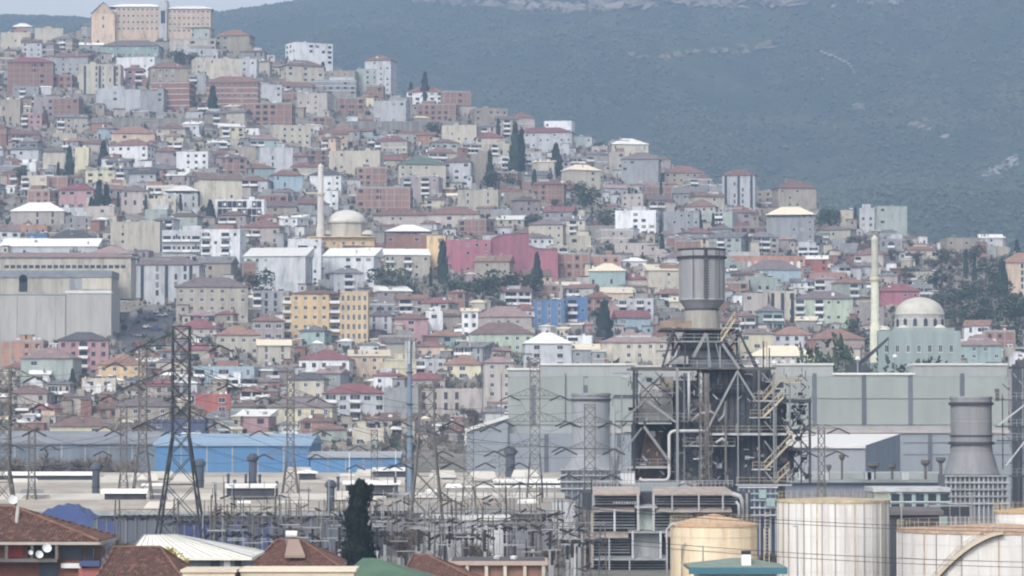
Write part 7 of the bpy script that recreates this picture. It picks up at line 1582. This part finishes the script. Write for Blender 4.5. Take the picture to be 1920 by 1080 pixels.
def near_house(px0, px1, pe, pr, Y, dep, wallm, label, kind='tile', bias=1, over=.8, name='house', cat='house', rx=None, feats=None, seed=0, roofm=None, gz=None, hide=0):
    """eave row pe at depth Y, ridge row pr at mid depth"""
    rs = random.Random(seed); X0, X1 = at(px0, pe, Y).x, at(px1, pe, Y).x; z = at(960, pe, Y).z; g = zt((X0 + X1) / 2, Y + dep / 2); zr = at(960, pr, Y + dep / 2).z
    r = thing(name, ((X0 + X1) / 2, Y + dep / 2, g), label, cat)
    mb = MB(); mb.box(X0 + over, X1 - over, Y + over, Y + dep - over, g - 1.5, z); part('wall', mb, wallm, r)
    ra, rb = (rx if rx else (None, None))
    xa = at(ra, pr, Y + dep / 2).x if ra is not None else X0 + dep / 2; xb = at(rb, pr, Y + dep / 2).x if rb is not None else X1 - dep / 2
    if xb < xa: xa = xb = (xa + xb) / 2
    A, Bq, C, D = Vector((X0, Y, z)), Vector((X1, Y, z)), Vector((X1, Y + dep, z)), Vector((X0, Y + dep, z)); E, G = Vector((xa, Y + dep / 2, zr)), Vector((xb, Y + dep / 2, zr))
    mb = MB(); mb.q([A, Bq, G, E]); mb.q([C, D, E, G]); mb.q([Bq, C, G]); mb.q([D, A, E]); mb.q([D, C, Bq, A])
    base = roofm or TM_[0]
    part('roof', mb, base, r)
    mb = MB(); 
    for p, q in ((A, Bq), (Bq, C), (C, D), (D, A)): mb.bar(p - Vector((0, 0, .12)), q - Vector((0, 0, .12)), .24)
    part('fascia', mb, mat('fascia_pale', (.36, .33, .30), .9, .2) if kind == 'tile' else base, r)
    if kind == 'tile':
        mb = MB(); up = Vector((0, 0, .05))
        for q in ([A, Bq, G, E], [C, D, E, G], [Bq, C, G, G], [D, A, E, E]): tile_face(mb, [v + up for v in q], rs, bias)
        part('roof_tiles', mb, TM_, r, kind='stuff')
        for p, q in ((A, E), (Bq, G), (C, G), (D, E), (E, G)):
            if (q - p).length > .5: mb = MB(); mb.tube([p + up * 2, q + up * 2], .13, 6); part('ridge_cap', mb, TM_[2], r)
    elif kind == 'ribbed':
        for (p0, p1, q0, q1) in ((A, Bq, E, G), (D, A, E, E), (Bq, C, G, G)):
            n = max(3, int((p1 - p0).length / .8))
            for i in range(n + 1):
                mb = MB(); f = i / n; p = p0.lerp(p1, f)
                # rib climbs the slope until it meets the hip
                q = q0.lerp(q1, f) if q0 != q1 else p.lerp(q0, 1)
                mb.bar(p + Vector((0, 0, .05)), q + Vector((0, 0, .05)), .07); part('roof_rib', mb, mat('rib_grey', (.45, .46, .46), .7), r)
    return r, X0, X1, z, zr, g
# left house with balcony
r, X0, X1, z, zr, g = near_house(-120, 186, 1016, 952, 262, 11, mat('dark_brick', (.15, .07, .05), .9, .3, 1.2), 'red brown tiled house with balcony and dishes at the bottom left corner', rx=(-60, 25), seed=1, over=1.1)
Yf = 262
hx = lambda px: at(px, 1040, Yf).x; hz_ = lambda py: at(960, py, Yf).z
mb = MB(); mb.box(hx(-100), hx(108), Yf - .2, Yf + 1.2, hz_(1054), hz_(1048)); part('balcony_slab', mb, M_RSTEEL, r)
for px in (-60, 12, 60, 106): mb = MB(); mb.box(hx(px) - .12, hx(px) + .12, Yf, Yf + .3, hz_(1048), hz_(1018)); part('balcony_post', mb, M_RSTEEL, r)
for (a, b, t, u, mm) in [(48, 100, 1020, 1046, M_SHADE), (112, 152, 1024, 1050, M_GLASS), (156, 172, 1028, 1052, M_GLASS), (70, 106, 1058, 1085, M_GLASS), (8, 40, 1022, 1046, mat('door_red', (.22, .04, .035), .8))]:
    mb = MB(); mb.box(hx(a), hx(b), Yf + 1.0, Yf + 1.15, hz_(u), hz_(t)); part('window', mb, mm, r)
mb = MB(); mb.box(hx(112), hx(150), Yf + .7, Yf + 1.12, hz_(1066), hz_(1057)); part('window_box', mb, M_WHITE, r)
mb = MB(); mb.box(hx(148), hx(186), Yf + .2, Yf + 1.12, hz_(1062), hz_(1052)); part('awning', mb, M_BLUED, r)
mb = MB(); mb.box(hx(146), hx(190), Yf + .6, Yf + 1.12, hz_(1090), hz_(1066)); part('red_panel', mb, MATS['wall_red'], r)
for (px, py, sc) in ((74, 1040, .8), (88, 1028, .95), (58, 1036, .5)):
    o = link('satellite_dish', DISH, r); o.location = Vector((hx(px), Yf - .3, hz_(py))) - Vector(ORG[r.name]); o.scale = (sc,) * 3; o.rotation_euler = (1.2, .3, .3)
mb = MB(); mb.tube([at(28, 1012, 264), at(34, 950, 266)], .16, 8); part('flue_pipe', mb, M_CONC, r)
near_house(178, 345, 1090, 1028, 248, 12, mat('brick_near', (.22, .10, .07), .9, .3, 1.2), 'dark red tiled roof in front of the white ribbed roof', rx=(215, 300), seed=2, bias=1)
r, *_ = near_house(236, 470, 1045, 1003, 275, 14, mat('blue_grey_wall', (.20, .22, .26), .85, .2, 1, True), 'white ribbed metal hip roof with dark back edge at bottom left', kind='ribbed', roofm=mat('white_metal_roof', (.70, .68, .60), .5, .12, .4, dirt=((.4, .36, .28), .6, .35, 1)), rx=(270, 330), seed=3)
mb = MB(); mb.tube([at(303, 1044, 276), at(303, 1034, 276)], .12, 8); part('flue_pipe', mb, M_BLACK, r)
for a, b in ((395, 412), (420, 432), (440, 452)): mb = MB(); mb.box(at(a, 1055, 275.7).x, at(b, 1055, 275.7).x, 275.6, 275.85, at(960, 1066, 276).z, at(960, 1050, 276).z); part('window', mb, M_WHITE if a == 420 else M_GLASS, r)
r, X0, X1, z, zr, g = near_house(466, 636, 1064, 1014, 300, 12, MATS['wall_peach'], 'red brown tiled roof carrying a solar water heater', rx=(520, 565), seed=4, bias=0)
# solar water heater as its own thing
p = at(546, 1046, 303); s_ = thing('solar_water_heater', (p.x, 303, p.z), 'white tank solar water heater standing on the red brown tiled roof', 'solar water heater')
mb = MB(); a, b, c, d = at(534, 1046, 301), at(572, 1046, 301), at(560, 1016, 303.5), at(540, 1016, 303.5); up = Vector((0, 0, .25)); mb.q([a + up, b + up, c + up, d + up]); mb.q([a, b, b + up, a + up]); mb.q([b, c, c + up, b + up]); mb.q([d + up, c + up, c, d]); mb.q([a + up, d + up, d, a]); part('collector', mb, mat('collector_tan', (.30, .22, .18), .5, .1), s_)
mb = MB(); mb.tube([at(536, 1002, 304), at(557, 1002, 304)], .36, 14); part('tank', mb, M_WHITE, s_)
for px in (537, 543, 549, 555): mb = MB(); mb.bar(at(px, 1004, 304), at(px, 1018, 304), .1); part('stand_leg', mb, M_GAL, s_)
near_house(618, 845, 1100, 1046, 290, 14, MATS['wall_cream'], 'dark green hip roof beneath the black cypress', kind='plain', roofm=mat('green_sheet', (.085, .15, .10), .7, .2, .6, corr=('X', 1.5, .1)), rx=(680, 700), seed=5)
near_house(748, 905, 1094, 1042, 300, 12, mat('brick_near', (.22, .10, .07)), 'small red tiled roof left of the long pinkish building', rx=(775, 800), seed=6, bias=0)
def long_build():
    Y = 310; X = lambda px: at(px, 1060, Y).x; Z = lambda py: at(960, py, Y).z; x0, x1 = X(850), X(1022); g = zt(0, Y)
    r = thing('building', ((x0 + x1) / 2, Y + 4, g), 'long flat building with brown wall bays and pale pinkish columns', 'building')
    mb = MB(); mb.box(x0, x1, Y + .5, Y + 8, g - 1, Z(1056)); part('wall', mb, mat('brown_bay', (.22, .13, .10), .9, .2, 1), r)
    mb = MB(); mb.box(x0 - .4, x1 + .3, Y - .1, Y + 8.3, Z(1060), Z(1052)); part('roof_edge', mb, mat('pink_render', (.46, .36, .31), .9, .15, .6), r)
    for px in (876, 912, 947, 984, 1019): mb = MB(); mb.box(X(px) - .16, X(px) + .16, Y, Y + .5, g - 1, Z(1060)); part('column', mb, MATS['wall_cream'], r)
    mb = MB(); mb.box(x0 - .2, x1, Y + .2, Y + 8, Z(1052), Z(1050)); part('roof', mb, MATS['roof_dark'], r)
    for px in (931, 963): mb = MB(); mb.lathe(X(px), Y + 3, [(.3, Z(1051)), (.3, Z(1047)), (.42, Z(1046)), (.05, Z(1044))], 12); part('roof_vent', mb, M_WHITE, r)
long_build()
def parapet(px0, px1, pt, Y, label):
    a, b = at(px0, pt, Y), at(px1, pt, Y); g = zt((a.x + b.x) / 2, Y); r = thing('building', ((a.x + b.x) / 2, Y, g), label, 'building'); m = mat('pale_render', (.56, .47, .37), .9, .12, .5)
    mb = MB(); mb.box(a.x, b.x, Y, Y + 5, g - 1, a.z - .2); part('wall', mb, m, r); mb = MB(); mb.box(a.x - .15, b.x + .15, Y - .15, Y + 5.1, a.z - .2, a.z); part('parapet', mb, mat('pale_render_top', (.60, .52, .42), .9, .12, .5), r)
parapet(342, 440, 1068, 235, 'pale parapet wall at the bottom edge, left piece'); parapet(452, 664, 1067, 236, 'pale cream parapet wall at the bottom edge, right longer piece')
r, X0, X1, z, zr, g = near_house(1294, 1474, 1064, 1046, 290, 9, MATS['wall_cream'], 'teal blue edged grey green hip roof with white chimney before the cream tank', kind='plain', roofm=mat('teal_sheet', (.16, .20, .17), .8, .2, .6), rx=(1372, 1402), seed=7)
mb = MB(); a, b = at(1294, 1066, 289.8), at(1474, 1066, 289.8); mb.box(a.x - .1, b.x + .1, 289.5, 290.2, at(960, 1076, 290).z, at(960, 1064, 290).z); part('eaves_board', mb, mat('teal_board', (.05, .15, .20), .7, .15), r)
mb = MB(); a, b = at(1391, 1066, 291), at(1408, 1066, 291); mb.box(a.x, b.x, 291, 291.9, at(960, 1067, 291).z, at(960, 1040, 291).z); part('chimney', mb, M_WHITE, r); mb = MB(); mb.box(a.x, b.x, 291, 291.9, at(960, 1040, 291).z + .02, at(960, 1033, 291).z); part('chimney_cap', mb, M_BLACK, r)
# ---- the black cypress in front
def black_cypress():
    Y = 330; b = at(672, 1062, Y); g = zt(b.x, Y); top = at(672, 905, Y).z; r = thing('cypress_tree', (b.x, Y, g), 'big black green cypress with ragged outline in the lower foreground', 'cypress tree'); H = top - g; rs = random.Random(5); s = Y / F
    prof = [(1062, 26), (1040, 29), (1010, 27), (1000, 24), (985, 24), (965, 25), (960, 20), (945, 17), (925, 17), (915, 13), (905, 5)]
    mb = MB()
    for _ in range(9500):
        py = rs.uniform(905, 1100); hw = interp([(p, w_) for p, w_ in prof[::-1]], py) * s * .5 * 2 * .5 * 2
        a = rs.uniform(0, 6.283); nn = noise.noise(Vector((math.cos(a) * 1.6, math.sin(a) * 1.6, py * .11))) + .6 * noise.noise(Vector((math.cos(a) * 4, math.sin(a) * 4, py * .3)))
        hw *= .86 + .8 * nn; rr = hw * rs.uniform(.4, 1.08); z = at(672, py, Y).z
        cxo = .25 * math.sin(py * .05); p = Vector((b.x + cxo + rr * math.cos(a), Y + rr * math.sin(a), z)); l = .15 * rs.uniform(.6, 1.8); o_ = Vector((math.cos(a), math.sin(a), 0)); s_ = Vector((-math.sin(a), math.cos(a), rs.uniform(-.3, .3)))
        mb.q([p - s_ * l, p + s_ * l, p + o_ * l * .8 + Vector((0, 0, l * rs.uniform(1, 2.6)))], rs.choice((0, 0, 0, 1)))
    part('crown', mb, [mat('black_foliage', (.012, .02, .016), .95, .3), mat('black_foliage_pale', (.03, .042, .03), .95, .3)], r)  # two leaf tones mixed at random over the crown
    mb = MB(); mb.tube([(b.x, Y, g - .5), (b.x, Y, top - 2)], [.3, .06], 8); part('trunk', mb, M_TRUNK, r)
    for (px0, py0, px1, py1) in ((690, 935, 699, 910), (688, 928, 695, 918), (655, 1040, 638, 1052), (650, 1030, 641, 1046), (660, 925, 655, 915)):
        mb = MB(); p, q = at(px0, py0, Y), at(px1, py1, Y); mb.tube([p, q], [.12, .04], 5)
        for _ in range(70): c = p.lerp(q, rs.random()) + Vector((rs.gauss(0, .12), rs.gauss(0, .12), rs.gauss(0, .12))); l = .14; mb.q([c - Vector((l, 0, 0)), c + Vector((l, 0, 0)), c + Vector((rs.uniform(-l, l), 0, l * 1.8))])
        part('side_branch', mb, MATS['black_foliage'], r)
black_cypress()
p = at(340, 1040, 272); r = tree('evg', p.x, 268, 2.6, 1.2, 'small yellow green bush in front of the white ribbed roof', z=at(340, 1072, 268).z - .6)
ym = EVG[1].copy(); ym.materials.clear()
for c in ((.42, .34, .06), (.32, .30, .07), (.5, .38, .05)): ym.materials.append(mat('yellow_leaf_%d' % int(c[0] * 100), c, .9, .2))
[c for c in r.children if c.name.startswith('crown')][0].data = ym
for i, (px, pt, Y, h) in enumerate([(12, 960, 270, 5), (195, 960, 380, 9), (225, 965, 382, 9), (240, 1012, 262, 5), (645, 985, 380, 8), (770, 960, 392, 8), (880, 985, 385, 7), (1020, 990, 395, 7), (1215, 1060, 345, 4), (1445, 1010, 420, 6), (585, 1000, 385, 6)]):
    p = at(px, pt, Y); tree('bare', p.x, Y, h, 1.1, f"leafless tree {['over the tiled corner house','behind the corner house roof ridge','left of the white ribbed roof','between tiled roof and white ribbed roof','just left of the black cypress','under the broad pylon','right of the broad pylon foot','near the pale ribbed cabin','left of the cream tank foot','between cream tank and tall white tank','behind the solar heater roof'][i]}", z=p.z - h)
# dishes and antenna on the corner roof
p = at(22, 938, 300); r = thing('satellite_dish', tuple(p), 'white satellite dish above the tiled corner roof at the left edge', 'satellite dish'); o = link('dish', DISH, r); o.scale = (1.2, 1.2, 1.2); o.rotation_euler = (1.1, 0, .5); mb = MB(); mb.bar(p, (p.x, p.y, 10), .1); part('pole', mb, M_GAL, r)
print('objects', len(bpy.data.objects), 'tris', sum(len(o.data.polygons) for o in bpy.data.objects if o.type == 'MESH'))
